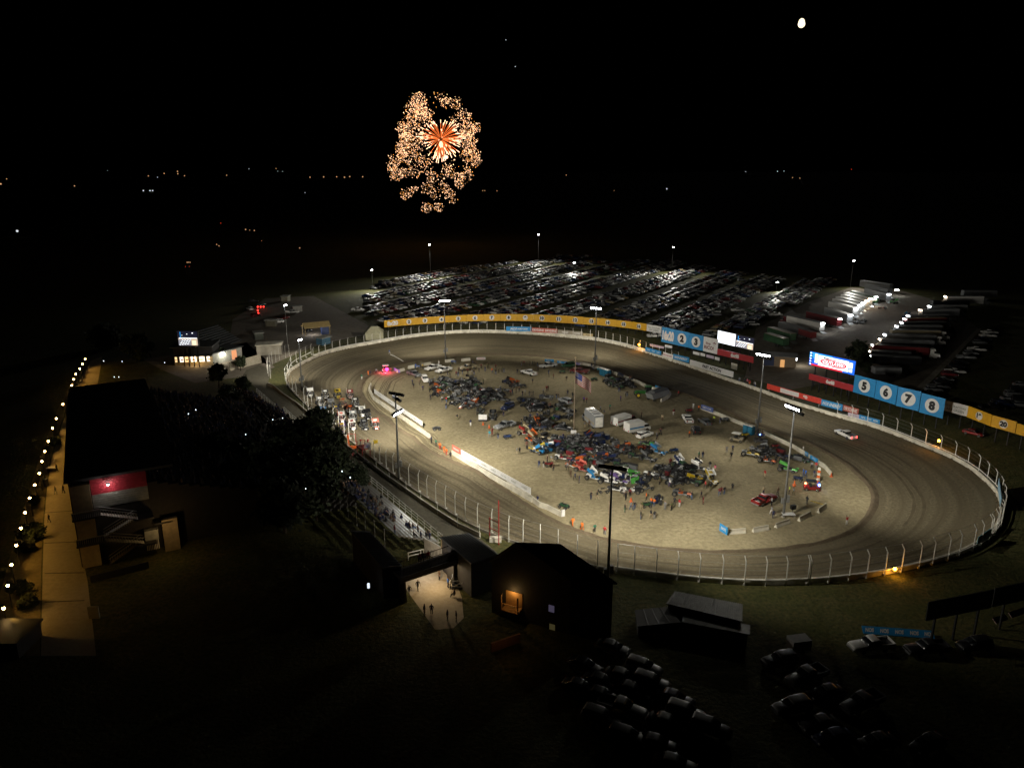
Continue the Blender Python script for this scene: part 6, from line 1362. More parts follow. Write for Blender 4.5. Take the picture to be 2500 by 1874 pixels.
# spectators on the bleachers: the nearest as persons, the rest in the crowd
NPERS = len([1 for o, _ in THINGS if o.name.startswith('person')])
mb = MB(); cr = random.Random(5); cm = [CLOTH[k] for k in ('black', 'navy', 'black', 'brown', 'navy')]
def crowd_figure(p, m):
    mb.ball(p + Vector((0, 0, .55)), .27, m, 6, 4, (1, .8, 1.7)); mb.ball(p + Vector((0, 0, 1.12)), .13, SKIN if cr.random() < .15 else HAIR, 6, 4)  # dark clothes and mostly hair-coloured heads: the stand's shade is painted in
SEATS = []
for bi, (root, r, n, L) in enumerate(BL):
    for k in range(9 if bi < 2 else 7):
        s = prd.uniform(.3, 2)
        while s < L - .3:
            f = s / L
            dens = ((.62 if f < .55 else .4) if k > 3 else (.45 if f < .3 else .07)) if bi == 0 else .5
            if bi == 0 and f > .85: dens = .25 if k < 5 else .05
            if prd.random() < dens: SEATS.append((root.location + r * s + n * (1.2 + k * .85) + Vector((0, 0, 1.13 + k * .38)), bi, k, n, f))
            s += prd.uniform(.5, .8)
SEATS.sort(key=lambda t: (t[1], -t[4]))
for j, (p, bi, k, n, f) in enumerate(SEATS):
    if j >= max(0, 298 - NPERS - 32): crowd_figure(p, cm[cr.randrange(5)]); continue
    up = prd.random() < .4; c = prd.choice('kkknngBmjkk')
    if prd.random() < .1: c = prd.choice('olrwb')
    person(f"{'standing' if up else 'seated'} spectator, {S[c]} top, {['front', 'middle', 'back'][k // 3]} rows of the near bleachers", p, math.atan2(-n.y, -n.x) - 1.57, S[c], prd.choice(['black', 'jeans', 'navy']), 'stand' if up else 'sit', 'spectators on the bleachers', z=p.z)
# the unlit mass of spectators on the stand behind
for k in range(22):
    s = 3.0
    while s < GL + 7:
        if cr.random() < .75: crowd_figure(gp(s, 11 + k * 1.55 + cr.uniform(.2, 1.3), 11.6 - k * .46), cm[cr.randrange(5)])
        s += cr.uniform(.5, 1.1)
cro = mb.build('crowd'); struct(cro, 'stuff'); cro['label'] = 'unlit mass of spectators on the big grandstand'
PH = emat('phone screen', (.75, .9, 1), 3.0)
PXS = [(342, 1112), (352, 1129), (338, 1114), (347, 1123), (356, 1157), (371, 1180), (256, 1200), (509, 1088), (395, 1016), (482, 980), (355, 1090), (343, 1092), (324, 1052), (279, 920), (290, 920), (253, 881), (298, 882), (402, 885), (510, 990), (746, 1192), (372, 1180), (420, 1050), (460, 1010), (485, 985), (600, 1060), (545, 1045), (478, 1000), (820, 1120), (835, 1150), (830, 1135), (855, 1165), (810, 1122), (740, 1048), (666, 1024), (690, 1020), (702, 1034)]
for i, (u, v) in enumerate(PXS):
    z = 5.5 if u > 480 else 8.5; mb = MB(); mb.box((0, 0, 0), (.16, .05, .22), PH); o = mb.build('phone'); o.location = P(u, v, z + .9); tag(o, 'tiny glowing phone held up in the dark stand', 'phone', 'phones glowing in the dark grandstand')
# ================================================================ lit car park behind the far turn
LOT = [(885, 728), (930, 688), (1010, 670), (1080, 660), (1200, 648), (1330, 632), (1450, 624), (1480, 638), (1640, 638), (1790, 664), (1940, 688), (2035, 680), (1965, 732), (1880, 768), (1810, 800), (1740, 825), (1640, 822), (1600, 815), (1450, 800), (1280, 790), (1100, 792), (960, 797), (900, 772)]
LW = [P(u, v) for u, v in LOT]
def inside(p, poly):
    c = False; j = len(poly) - 1
    for i in range(len(poly)):
        a, b = poly[i], poly[j]
        if (a.y > p.y) != (b.y > p.y) and p.x < (b.x - a.x) * (p.y - a.y) / (b.y - a.y) + a.x: c = not c
        j = i
    return c
RD = Vector((.53, .848, 0)).normalized(); RE = Vector((RD.y, -RD.x, 0))
lr = random.Random(21); spots = []
row = 0
for blk in range(0, 34):
    for sub in (0, 5.5, 11.0):
        s = -330 + blk * 24.5 + sub; any_ = False
        t = 120.0
        while t < 620:
            p = RE * s + RD * t
            if inside(p, LW) and lr.random() < .86:
                spots.append((p.copy(), row, 1 if sub == 5.5 else -1)); any_ = True
            t += 2.75 + lr.uniform(0, .5)
        if any_: row += 1
LOTCOL = [('black', 7), ('grey', 5), ('silver', 4), ('white', 5), ('navy', 3), ('maroon', 2), ('red', 1), ('blue', 2), ('green', 1), ('tan', 1), ('gold', 1)]
bag = [c for c, n in LOTCOL for _ in range(n)]
def small_car(kind, m):
    b, w = MB(), MB()
    if kind == 'pickup': pickup_shell(b, m); pickup_glass(w)
    else: car_shell(b, m, kind == 'suv'); car_glass(w, kind == 'suv')
    for x in (-1.5, 1.5):
        for s in (-1, 1): b.tube([(x, s * .72, .34), (x, s * .93, .34)], .34, RUBBER, 8)
    for s in (-1, 1): b.box((2.2 if kind != 'pickup' else 2.72, s * .6, .72), (.1, .3, .16), HEADL); b.box((-2.25 if kind != 'pickup' else -2.8, s * .68, .8), (.08, .16, .3), TAILR)
    return b, w
SC_ = {}
def lot_meshes(kind, c):
    if (kind, c) not in SC_: b, w = small_car(kind, PAINT[c]); SC_[(kind, c)] = (b.mesh('car_body'), w.mesh('car_window'), b, w)
    return SC_[(kind, c)]
spots.sort(key=lambda t: t[0].y)
ORD = ['first', 'second', 'third', 'fourth', 'fifth', 'sixth', 'seventh', 'eighth', 'ninth', 'tenth', 'eleventh', 'twelfth', 'thirteenth', 'fourteenth', 'fifteenth', 'sixteenth', 'seventeenth', 'eighteenth', 'nineteenth', 'twentieth', 'twenty-first', 'twenty-second', 'twenty-third', 'twenty-fourth', 'twenty-fifth', 'twenty-sixth', 'twenty-seventh', 'twenty-eighth', 'twenty-ninth', 'thirtieth']
def lot_car(kind, c, p, rz, label, grp):
    bm, wm, _, _ = lot_meshes(kind, c)
    o = link('parked_' + ('car' if kind == 'sedan' else kind), bm); o.location = p; o.rotation_euler = (0, 0, rz); link('window', wm, o)
    return tag(o, label, 'car' if kind != 'pickup' else 'truck', grp)
vis = [s for s in spots if True]
rest = MB()
for i, (p, row, sd) in enumerate(vis):
    kind = lr.choice(['sedan', 'suv', 'suv', 'pickup']); c = lr.choice(bag); rz = math.atan2(RE.y, RE.x) + (math.pi if (sd > 0) ^ (lr.random() < .2) else 0) + lr.gauss(0, .03)
    if i < 205: lot_car(kind, c, p, rz, f"{c} {kind}, {ORD[min(row, 29)]} row from left in the lit car park", 'cars in the lit car park')
    else:
        _, _, b, w = lot_meshes(kind, c); M = Matrix.Translation(p) @ Matrix.Rotation(rz, 4, 'Z')
        for q in (b, w):
            k = len(rest.v); kf = len(rest.f); rest.sm.update(kf + j for j in q.sm); rest.v += [tuple(M @ Vector(v)) for v in q.v]
            for f, mi in zip(q.f, q.m): rest.f.append(tuple(k + j for j in f)); rest.m.append(rest.mi(q.mats[mi]))
o = struct(rest.build('parked_cars'), 'stuff'); o['label'] = 'far rows of parked cars in the lit car park'
# strays and the right hand rows
for f, x, y, kind, c, a, lb in [(xD, 545, 395, 'pickup', 'grey', .2, 'grey pickup at the upper left edge of the car park'), (xD, 685, 383, 'pickup', 'white', .2, 'white pickup at the upper edge of the car park'), (xD, 380, 440, 'suv', 'tan', .3, 'tan car at the upper left corner of the car park'), (xD, 1630, 240, 'suv', 'white', .2, 'white car alone beyond the top of the car park'), (xD, 1690, 240, 'sedan', 'silver', .2, 'silver car beside the white one beyond the car park')]: lot_car(kind, c, f(x, y), a, lb, None)
RC = [(1900, 610, 'pickup', 'white'), (1885, 640, 'pickup', 'white'), (1850, 670, 'sedan', 'navy'), (1810, 700, 'suv', 'grey'), (1785, 765, 'pickup', 'white'), (1730, 800, 'suv', 'silver'), (1690, 835, 'pickup', 'silver'), (1640, 880, 'sedan', 'black'), (1600, 920, 'suv', 'black'), (1590, 965, 'pickup', 'white'), (1540, 990, 'suv', 'maroon'), (1500, 1035, 'sedan', 'silver'), (1470, 1065, 'suv', 'black'), (1440, 1100, 'pickup', 'grey'), (1400, 1130, 'suv', 'silver'), (1370, 1165, 'pickup', 'black'), (2190, 1080, 'sedan', 'silver'), (2150, 1125, 'suv', 'black'), (2110, 1165, 'suv', 'grey'), (2080, 1205, 'sedan', 'silver'), (2170, 1215, 'suv', 'black'), (1990, 1250, 'suv', 'black'), (2040, 1265, 'suv', 'navy'), (2120, 1255, 'sedan', 'black'), (1920, 1285, 'pickup', 'black'), (2200, 1270, 'suv', 'grey')]
for x, y, k, c in RC: lot_car(k, c, xG(x, y), -.15 + lr.gauss(0, .05), f"{c} {k} parked " + ('beyond the gravel path behind blue board 8' if x < 1950 and y < 1200 else 'behind the yellow boards on the right'), 'cars right of the gravel path')
for x, y, k, c in [(1150, 750, 'suv', 'white'), (1230, 775, 'suv', 'white'), (1310, 640, 'pickup', 'white'), (1170, 700, 'pickup', 'white'), (1110, 665, 'pickup', 'white'), (930, 700, 'pickup', 'silver'), (1140, 430, 'suv', 'silver'), (1600, 510, 'pickup', 'white'), (1400, 700, 'pickup', 'white'), (470, 865, 'pickup', 'white'), (700, 760, 'pickup', 'silver'), (760, 750, 'suv', 'silver'), (640, 790, 'pickup', 'white')]: lot_car(k, c, xE(x, y), .1, f"pale {c} {k} at the right of the lit car park", 'cars at the right side of the car park')
# dark car park in front
for x, y, k, c, a, lb in [(360, 165, 'sedan', 'grey', -.5, 'dim sedan nearest the gabled building'), (235, 245, 'sedan', 'black', -.6, 'black car with a glint at the left of the dark car park'), (500, 258, 'suv', 'grey', -.5, 'grey car behind the second row of the dark car park'), (405, 295, 'sedan', 'silver', -.5, 'silver car with glinting bonnet in the dark car park'), (535, 325, 'suv', 'grey', -.5, 'grey roofed car right of the silver glinting one'), (450, 358, 'sedan', 'black', -.5, 'black car below the silver glinting one'), (405, 440, 'pickup', 'silver', -.5, 'pale pickup in the middle of the dark car park'), (690, 462, 'suv', 'silver', -.5, 'pale roofed car right of the pale pickup'), (640, 395, 'sedan', 'navy', -.5, 'navy car with window glints above the pale roofed car'), (310, 485, 'suv', 'grey', -.5, 'dim grey car left of the pale pickup'), (610, 505, 'sedan', 'silver', -.5, 'dim silver car below the pale roofed car'), (800, 530, 'suv', 'black', -.5, 'black car at the end of the pale car row'), (310, 318, 'sedan', 'black', -.5, 'black car with a thin bright edge'), (215, 345, 'sedan', 'black', -.5, 'leftmost black car of the dark car park, second line'), (310, 382, 'sedan', 'black', -.5, 'black car with a headlamp glint, third line'), (430, 575, 'suv', 'black', -.5, 'black car low in the dark car park'), (560, 600, 'sedan', 'black', -.4, 'black car lowest but one in the dark car park'), (640, 690, 'sedan', 'silver', -.4, 'car cut by the lower edge of the picture'),
    (1230, 295, 'pickup', 'silver', 3.6, 'dim silver pickup in the right part of the dark car park'), (1165, 435, 'suv', 'grey', 3.4, 'grey car below the dim silver pickup'), (1480, 415, 'pickup', 'grey', 3.6, 'dark pickup with a light edge right of the grey car'), (1285, 510, 'sedan', 'grey', 3.4, 'rounded dim car nearest the bottom in the right part'), (1520, 155, 'pickup', 'white', 3.3, 'pale pickup below the long blue banner'), (1770, 170, 'pickup', 'black', 3.3, 'black pickup between two others below the billboard'), (1985, 155, 'suv', 'black', 3.3, 'black car below the right end of the billboard'), (1775, 600, 'sedan', 'black', 3.6, 'very dark car in the lower right corner'), (1350, 572, 'sedan', 'navy', 3.4, 'very dark car with a blue glint below the rounded one'), (1545, 592, 'sedan', 'black', 3.4, 'black car left of the one in the corner'), (1110, 225, 'suv', 'black', 3.4, 'black car above the dim silver pickup'), (1320, 370, 'sedan', 'black', 3.4, 'black car between the silver and the dark pickup')]:
    lot_car(k, c, xH(x, y), a, lb, None)
t = thing('utility_trailer', 'small pale box trailer on the dark grass edge', 'trailer', flat(xH(1195, 160)), .2); mb = MB(); mb.box((0, 0, 1.1), (2.6, 1.7, 1.5), SIGNW); mb.build('box_body', t); wheels4(t, (0.1,), .8, .3, .2)
for i, (x, y, k, c) in enumerate([(60, 120, 'suv', 'black'), (120, 150, 'pickup', 'grey'), (30, 180, 'suv', 'white'), (250, 280, 'suv', 'white'), (300, 250, 'sedan', 'red'), (480, 340, 'sedan', 'black'), (360, 205, 'pickup', 'white'), (80, 230, 'suv', 'maroon')]):
    lot_car(k, c, zB(x, y), .3 + i, f"{c} {k} in the dim dirt yard at turn one", 'cars in the dirt yard')
RTL = emat('tail glow', (1, .03, .02), 6)
for i, (x, y) in enumerate([(1450, 372), (1495, 372), (1540, 370), (1450, 425), (1458, 468)]):
    mb = MB(); mb.ball((0, 0, 1), .35, RTL, 6, 4); mb.tube([(0, .3, 0), (0, .3, 1)], .05, BLACK, 4); o = mb.build('red_light'); o.location = flat(xF(x, y, 1)); tag(o, 'small red light in the dark corner behind turn one', 'light', 'red lights behind turn one')

# ================================================================ haulers in the pit lots
WORK = emat('work lamp', (.93, .97, 1), 26); WORKW = emat('warm work lamp', (1, .78, .55), 22)
def hauler(label, rear, front, col, roofc='silver', h=3.9, cab=None, lamp_=1, side=None, grp=None, e=900):
    a, b = flat(rear), flat(front); L = max(8.0, min(17, (b - a).length)); d = (b - a).normalized(); rz = math.atan2(d.y, d.x)
    t = thing('hauler_trailer', label, 'trailer', a, rz, grp, at=a + d * L / 2 + Vector((0, 0, 2)))
    mb = MB(); mb.box((L / 2, 0, h / 2 + .45), (L, 2.6, h - .9), PAINT[col]); mb.build('box_body', t)
    mb = MB(); mb.box((L / 2, 0, h + .03), (L - .1, 2.66, .1), PAINT[roofc]); mb.build('roof', t)
    if side: mb = MB(); mb.box((L * .5, -1.32, h * .55), (L * .9, .05, h * .3), PAINT[side]); mb.box((L * .5, 1.32, h * .55), (L * .9, .05, h * .3), PAINT[side]); mb.build('side_stripe', t)
    mb = MB(); mb.box((-.9, 0, .3), (1.9, 2.2, .1), STEEL, ry=R(-16)); mb.build('ramp_door', t)
    mb = MB(); mb.wheel((0, 0, 0), .5, .5, RUBBER, CHROME, 10); me = mb.mesh('wheel')
    for x in (L * .25, L * .25 + 1.2):
        for s in (-1, 1): o = link('wheel', me, t); o.location = (x, s * 1.05, .5)
    if cab:
        mb = MB(); mb.frus(L + .4, L + 3.6, 1.15, .6, L + .4, L + 3.4, 1.1, 1.8, PAINT[cab]); mb.frus(L + .5, L + 2.3, 1.1, 1.8, L + .5, L + 1.9, 1.05, 3.4, PAINT[cab]); mb.build('cab', t)
        mb = MB(); mb.frus(L + 1.6, L + 2.42, 1.12, 1.95, L + 1.5, L + 2.15, 1.08, 2.75, GLASS); mb.build('windscreen', t)
        mb = MB(); mb.wheel((0, 0, 0), .5, .4, RUBBER, CHROME, 10); me = mb.mesh('wheel')
        for x in (L + .9, L + 3.0):
            for s in (-1, 1): o = link('wheel', me, t); o.location = (x, s * 1.0, .5)
    if lamp_:
        mb = MB(); mb.box((-.22, 0, h - .35), (.3, 1.7, .3), WORK if lamp_ == 1 else WORKW); mb.build('work_lamp', t)
        lamp('rear_light', 'POINT', a - d * .9 + Vector((0, 0, h + .35)), e * .32, (.95, .98, 1) if lamp_ == 1 else (1, .75, .5), radius=.3)
    return t
LG, RG = 'haulers along the left side of the pit lane', 'haulers along the right side of the pit lane'
for args in [('white hauler with a dark red nose, nearest of the left pit row', xG(390, 600), xG(50, 520), 'white', 'grey', 4.0, 'maroon', 1, None, LG, 1500), ('dark red hauler with a lit tail, second in the left pit row', xG(545, 555), xG(240, 480), 'maroon', 'grey', 3.9, None, 1, None, LG, 1300),
    ('hauler with a bright white tail, third in the left pit row', xG(640, 520), xG(400, 440), 'silver', 'white', 3.9, None, 1, None, LG, 1800), ('pale roofed hauler, fourth in the left pit row', xG(690, 455), xG(440, 385), 'white', 'white', 3.9, None, 1, None, LG, 1300), ('pale roofed hauler, fifth in the left pit row', xG(725, 425), xG(480, 360), 'white', 'white', 3.9, None, 1, None, LG, 900), ('pale roofed hauler, sixth in the left pit row', xG(755, 402), xG(510, 340), 'white', 'white', 3.9, None, 1, None, LG, 900), ('pinkish roofed hauler, seventh in the left pit row', xG(790, 382), xG(545, 318), 'white', 'white', 3.9, None, 2, None, LG, 900), ('pinkish roofed hauler, eighth in the left pit row', xG(820, 362), xG(570, 300), 'white', 'white', 3.9, None, 2, None, LG, 900),
    ('greenish hauler, ninth in the left pit row', xG(870, 345), xG(600, 275), 'green', 'silver', 3.9, None, 1, None, LG, 1200), ('tall pale hauler, tenth in the left pit row', xG(985, 325), xG(660, 240), 'silver', 'silver', 4.1, None, 1, None, LG, 700), ('tallest pale hauler at the far end of the left pit row', xG(1000, 285), xG(780, 235), 'silver', 'grey', 4.3, None, 0, None, LG, 0), ('dim pale hauler beyond the far end of the left pit row', xG(1010, 235), xG(700, 190), 'silver', 'grey', 4.1, None, 0, None, LG, 0),
    ('dark hauler with a cream roof behind the left video screen', xG(65, 735), xG(-110, 680), 'green', 'tan', 3.4, None, 0, None, LG, 0), ('second dark hauler with a cream roof behind the left video screen', xG(130, 690), xG(-80, 625), 'green', 'tan', 3.4, None, 0, None, LG, 0), ('red box trailer between the cream roofs and the white hauler', xG(310, 665), xG(150, 610), 'red', 'maroon', 3.0, None, 0, None, LG, 0), ('long grey hauler in shade below the white one', xG(240, 640), xG(20, 570), 'grey', 'grey', 3.2, None, 0, None, LG, 0),
    ('small pale trailer nearest the blue boards', xG(1085, 985), xG(865, 985), 'silver', 'grey', 2.8, None, 0, 'grey', RG, 0), ('dark hauler second from the blue boards with a tiny tail lamp', xG(820, 890), xG(1270, 910), 'black', 'grey', 3.4, None, 1, None, RG, 120), ('dark hauler with a warm lit side awning', xG(815, 850), xG(1180, 870), 'black', 'grey', 3.6, None, 2, None, RG, 200), ('maroon sided hauler with white cab, fourth from the blue boards', xG(840, 800), xG(1380, 830), 'maroon', 'black', 3.8, 'white', 1, None, RG, 500), ('long hauler with an orange lit tail', xG(905, 745), xG(1400, 765), 'grey', 'silver', 3.8, None, 2, 'black', RG, 1200), ('hauler with a big white cab on the right pit row', xG(950, 705), xG(1470, 715), 'grey', 'silver', 3.9, 'white', 1, None, RG, 500), ('pale roofed hauler beyond the white cab', xG(1005, 660), xG(1480, 668), 'tan', 'silver', 3.9, 'white', 0, None, RG, 0),
    ('dark hauler with yellow lettered side on the right pit row', xG(1055, 625), xG(1500, 620), 'grey', 'silver', 3.9, None, 1, 'gold', RG, 350), ('dark hauler with a yellow stripe on the right pit row', xG(1100, 590), xG(1510, 585), 'black', 'grey', 3.9, 'black', 1, 'yellow', RG, 350), ('dark brownish hauler with a small tail lamp', xG(1130, 555), xG(1500, 545), 'maroon', 'tan', 3.9, None, 1, None, RG, 500), ('dark hauler ninth on the right pit row', xG(1160, 525), xG(1520, 515), 'grey', 'silver', 3.9, None, 1, None, RG, 300), ('dim hauler with paired tail lamps', xG(1270, 470), xG(1650, 460), 'silver', 'silver', 3.9, 'black', 2, None, RG, 500), ('dim hauler with one glaring square lamp', xG(1350, 435), xG(1720, 425), 'silver', 'silver', 3.9, None, 1, None, RG, 900), ('dim hauler beyond the glaring lamp', xG(1370, 390), xG(1760, 385), 'black', 'black', 3.9, None, 0, None, RG, 0), ('tall pale sided hauler at the far end of the right pit row', xG(1495, 350), xG(1850, 350), 'white', 'grey', 4.3, 'grey', 2, None, RG, 120), ('very dim hauler beyond the tall pale sided one', xG(1650, 290), xG(1950, 290), 'grey', 'grey', 4.0, None, 0, None, RG, 0)]: hauler(*args)
t = thing('pit_kiosk', 'low brown kiosk with a lit doorway behind the left video screen', 'kiosk', flat(W7(1330, 490)), R(-18))
mb = MB(); mb.box((0, 0, 1.7), (10, 5, 3.4), mat('brown block', (.20, .15, .10), .85, scale=2)); mb.build('wall', t); mb = MB(); mb.box((0, 0, 3.5), (11, 6, .2), DARKM); mb.build('roof', t)
mb = MB(); mb.box((1.0, -2.55, 1.2), (1.3, .1, 2.4), emat('kiosk doorway', (1, .5, .18), .6)); mb.build('doorway', t); mb = MB(); mb.box((-3.2, -2.55, 1.7), (3.4, .1, 3.0), PAINT['navy']); mb.build('mural', t); mb = MB(); mb.box((5.1, -1, 2.6), (.2, .5, .9), WORK); mb.build('wall_lamp', t)
lamp('kiosk_light', 'POINT', t.location + Vector((7, -1.5, 3.0)), 500, (1, .92, .75), radius=.3)
for i, (x, y, w) in enumerate([(1060, 222, 1), (985, 272, 1), (855, 312, 2)]):
    b = flat(xG(x, y + 45)); z = max(3.0, zat(b.y, 650 + y * .2712)); t = thing('work_light', ['pair of cold work lights at the far end of the left pit row', 'work light on the tenth hauler of the left pit row', 'warm work light among the pinkish roofs'][i], 'work light', b, at=b)
    mb = MB(); mb.tube([(0, 0, 0), (0, 0, z)], .07, BLACK, 5); mb.build('mast', t); mb = MB(); mb.box((-.6, 0, z), (.8, .4, .4), WORK if w == 1 else WORKW); mb.box((.6, 0, z), (.8, .4, .4), WORK if w == 1 else WORKW); mb.build('lamp_head', t)
    lamp('work_glow', 'POINT', b + Vector((0, -1, z)), 200, (.9, 1, .98), radius=.3)
for i, (x, y, c, lb) in enumerate([(720, 520, ('black', 'silver'), 'dark race car behind the bright tailed hauler'), (770, 500, ('grey', 'white'), 'grey race car at the edge of the pit lane'), (1040, 335, ('black', 'lime'), 'race car with lime parts at the far end of the left pit row'), (940, 385, ('black', 'red'), 'dark race car in the pit lane beyond the bright tails'), (1150, 460, ('navy', 'sky'), 'navy race car at the far right pit row'), (1090, 550, ('black', 'grey'), 'dark race car by the small lamps of the right pit row')]): sprint(lb, xG(x, y), i * .9, *c, wing=i % 2 == 0, grp='race cars in the pit lane')
for i, (x, y, rad) in enumerate([(700, 800, 3.2), (735, 850, 2.8), (770, 890, 2.4)]): b = flat(xG(x, y + 60)); tree('leafy_tree', ['dark tree right behind the logo screen', 'second dark tree behind the logo screen', 'low dark tree between the logo screen and the haulers'][i], b, rad * 2, rad, i)

# ================================================================ far lights, fireworks, moon
def far_point(u, v, z=6):
    if v > 424: return P(u, v, z)
    y = 9000.0; zz = zat(y, v); dep = y * CP - (zz - CH) * SP; return Vector(((u - 1250) / FOC * dep, y, zz))
FO, FW_, FR_ = emat('far amber lamp', (1, .55, .25), .6), emat('far white lamp', (.85, .95, 1), .9), emat('far red lamp', (1, .08, .03), .5)
fl1 = crop(0, 380, .4069); c1_ = [(40, 140, 0, .7), (4, 170, 0, 1.2), (447, 182, 0, .9), (645, 90, 1, .4), (890, 122, 0, .8), (945, 130, 1, .5), (985, 107, 0, .8), (1065, 95, 0, .9), (1067, 109, 0, .9), (1107, 121, 0, .8), (1360, 118, 0, .8), (1494, 80, 1, .5), (1656, 78, 0, .7), (1666, 94, 1, .5), (1696, 95, 1, .5), (1860, 130, 0, .9), (1942, 128, 0, 1), (2020, 127, 0, .9), (2067, 130, 0, 1.1), (2098, 126, 0, 1), (2176, 127, 0, 1), (860, 210, 1, 1), (900, 210, 1, 1), (916, 210, 1, 1), (103, 452, 1, 1.6), (1325, 405, 2, .7), (1474, 443, 0, 1), (1498, 447, 0, .6), (1526, 449, 0, .9), (1300, 533, 0, .8), (1314, 541, 0, .8), (1798, 554, 0, .9), (1123, 640, 0, .8), (1132, 640, 0, .8), (1141, 640, 0, .8), (1113, 665, 2, .6), (1136, 665, 2, .6), (1570, 511, 0, .5), (1830, 222, 1, .5)]
pts_ = [(x * .4069, 380 + y * .4069, c, s) for x, y, c, s in c1_] + [(800 + x * .633, 380 + y * .633, c, s) for x, y, c, s in [(598, 135, 0, .7), (606, 135, 0, .7), (653, 136, 0, .7), (920, 75, 0, .7), (1105, 135, 0, .5), (1308, 128, 1, 1.0), (1612, 62, 1, .5), (1735, 61, 1, .6), (1760, 60, 1, .5), (1793, 85, 0, .7), (1821, 87, 0, .7), (2020, 53, 2, .6)]]
LN = ['amber', 'white', 'dim red']
for u, v, c, s in pts_:
    p = far_point(u, v); d = (p - Vector((0, 0, CH))).length; r_ = d / 758 * .58 * s
    mb = MB(); mb.ball((0, 0, 0), r_, (FO, FW_, FR_)[c], 8, 5)
    if v > 424: mb.tube([(0, 0, -6), (0, 0, 0)], .1, BLACK, 4)
    o = mb.build('distant_lamp'); o.location = p; tag(o, f'tiny {LN[c]} light ' + ('far out in the dark plain' if v > 440 else 'on the dark horizon'), 'light', 'far off lights', at=p)
for u, v in ((1258, 163), (1235, 98)):
    y = 24000.0; z = zat(y, v); dep = y * CP - (z - CH) * SP; mb = MB(); mb.ball((0, 0, 0), y / 758 * .36, FW_, 8, 5); o = mb.build('star'); o.location = ((u - 1250) / FOC * dep, y, z); tag(o, 'faint star ' + ('nearer the fireworks' if v > 120 else 'higher in the black sky'), 'star')
def sky_point(u, v, y):
    z = CH - y * math.tan(PITCH + math.atan((v - 937) / FOC)); dep = y * CP - (z - CH) * SP; return Vector(((u - 1250) / FOC * dep, y, z))
FD = 620.0; fz_ = lambda x, y, dy=0: sky_point(900 + x * .2051, 200 + y * .2051, FD + dy)
c0 = fz_(860, 700); fw = thing('firework', 'bursting firework of orange streaks ringed by crackling pale sparks', 'firework', loc=c0, at=c0)
HOT, TAIL, SPK, SPK2 = emat('firework white', (1, .62, .38), 2.6), emat('firework orange', (1, .20, .04), 1.5), emat('spark peach', (1, .58, .33), 2.1), emat('spark amber', (1, .40, .09), 1.4)
fr_ = random.Random(9); U = .2051 * FD / FOC; mb = MB()
for i in range(130):
    b = fr_.uniform(-1, 1); a = fr_.uniform(0, 6.283); s = math.sqrt(1 - b * b); d = Vector((s * math.cos(a), s * math.sin(a), b)); Rr = U * 245 * fr_.uniform(.82, 1.12) * (1.08 if d.z > 0 else .86)
    g = Vector((0, 0, -U * 30)); f0 = fr_.uniform(.3, .6); q = [d * Rr * f + g * f * f + Vector((0, 0, U * 12)) for f in (.12, f0, .82, 1)]
    mb.tube(q[:2], .03, TAIL, 4, r1=.07); mb.tube(q[1:3], .07, TAIL, 4, r1=.14); mb.tube(q[2:], .14, HOT, 5, r1=.32)
mb.ball((0, 0, -U * 40), U * 22, HOT, 8, 6, (1, 1, 1.6)); mb.ball((U * 65, -5, -U * 180), U * 20, HOT, 8, 5); mb.build('star_burst', fw)['kind'] = 'stuff'
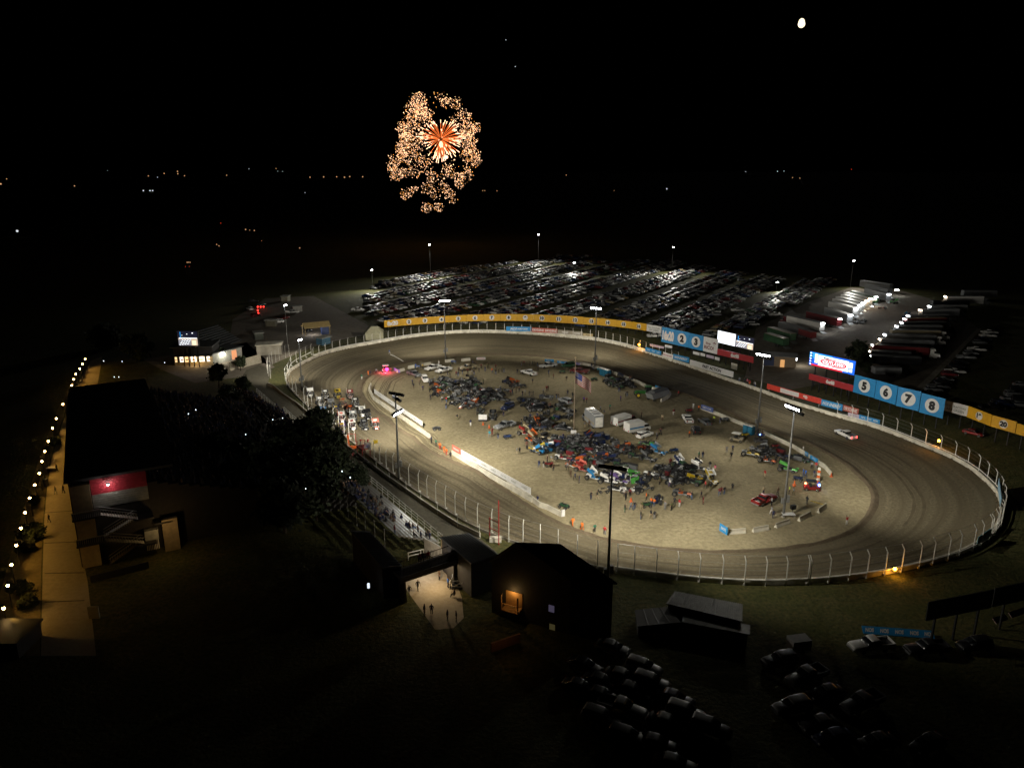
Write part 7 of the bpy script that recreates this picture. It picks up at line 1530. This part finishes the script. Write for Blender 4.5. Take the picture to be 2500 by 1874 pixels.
for x, y, r_, k in [(590, 215, 80, 1.5), (520, 330, 85, 1.2), (610, 330, 90, 1.3), (690, 370, 65, 1.2), (640, 430, 100, .9), (850, 200, 90, .35), (925, 240, 60, .9), (1040, 250, 62, .9), (1130, 385, 65, 1.1), (1205, 410, 35, 1), (480, 490, 80, 1), (400, 540, 60, 1.2), (440, 610, 80, 1.3), (450, 680, 75, 1.5), (410, 780, 80, 1.4), (390, 850, 65, 1.2), (530, 730, 80, .5), (500, 900, 85, .9), (320, 930, 75, .9), (280, 1010, 60, 1.5), (330, 1100, 75, 1.3), (420, 1080, 50, 1.3), (550, 1070, 65, .8), (650, 950, 65, .8), (590, 600, 70, .7), (640, 670, 70, .6), (1170, 560, 90, 1.4), (1285, 540, 52, 1.5), (1160, 640, 75, 1.3), (1240, 680, 60, .9), (1180, 780, 75, 1.2), (1160, 880, 60, 1.2), (1265, 850, 65, 1.3), (1275, 950, 60, 1.1), (1200, 1010, 75, .4), (1180, 1110, 70, .6), (760, 1140, 65, 1), (940, 1060, 72, 1.1), (1080, 1140, 68, 1.2), (1080, 1220, 55, 1), (440, 1330, 68, .9), (540, 1280, 48, .9), (700, 1270, 65, .8), (790, 1320, 70, .5), (910, 1270, 52, 1.5), (980, 1370, 68, .8), (690, 1495, 60, 1.2), (835, 1490, 55, 1.1), (1010, 440, 50, .7), (560, 820, 70, .5), (620, 760, 60, .4), (740, 900, 60, .4), (700, 1050, 60, .4), (860, 1180, 50, .5), (1000, 1000, 60, .3)]:
    mb = MB(); c = fz_(x, y) - c0
    for _ in range(int(r_ * r_ / 62 * k)):
        a, rad = fr_.uniform(0, 6.283), r_ * U * math.sqrt(fr_.random()) * fr_.choice((1, 1, 1.25)); p = c + Vector((rad * math.cos(a), fr_.uniform(-1, 1) * r_ * U, rad * math.sin(a))); q = fr_.choice((.10, .14, .18, .24, .34))
        mb.add([p + Vector(v) * q for v in ((1, 0, 0), (0, 1, 0), (-1, 0, 0), (0, -1, 0), (-.15, 0, 1.6), (.15, 0, -1.6))], [(0, 1, 4), (1, 2, 4), (2, 3, 4), (3, 0, 4), (1, 0, 5), (2, 1, 5), (3, 2, 5), (0, 3, 5)], SPK if fr_.random() < .72 else SPK2)
    mb.build('spark_cluster', fw)['kind'] = 'stuff'
mp_ = sky_point(1957, 56, 32000); mb = MB(); mb.ball((0, 0, 0), 158, emat('moon', (1, .86, .58), 1.7), 24, 14, (.76, .76, 1)); mb.ball((12, 24, -46), 134, MATS['moon'], 20, 12); o = mb.build('moon'); o.location = mp_; tag(o, 'bright egg shaped moon in the black sky', 'moon', at=mp_)

# ================================================================ one label for each thing
NW = {2: 'two', 3: 'three', 4: 'four', 5: 'five', 6: 'six', 7: 'seven', 8: 'eight', 9: 'nine', 10: 'ten', 11: 'eleven', 12: 'twelve', 13: 'thirteen', 14: 'fourteen', 15: 'fifteen', 16: 'sixteen', 17: 'seventeen', 18: 'eighteen', 19: 'nineteen', 20: 'twenty', 21: 'twenty-one', 22: 'twenty-two'}
by = {}
for o, at in THINGS: by.setdefault(o['label'], []).append((o, at))
for lb, lst in by.items():
    n = len(lst)
    if n < 2 or n > 22: continue
    lst.sort(key=lambda t: proj(t[1] if t[1] is not None else t[0].location)[0])
    for i, (o, _) in enumerate(lst):
        if n == 2: o['label'] = lb + (', left one of two' if i == 0 else ', right one of two')
        else: o['label'] = lb + (f', leftmost of {NW[n]}' if i == 0 else f', rightmost of {NW[n]}' if i == n - 1 else f', {ORD[i]} from left of {NW[n]}')
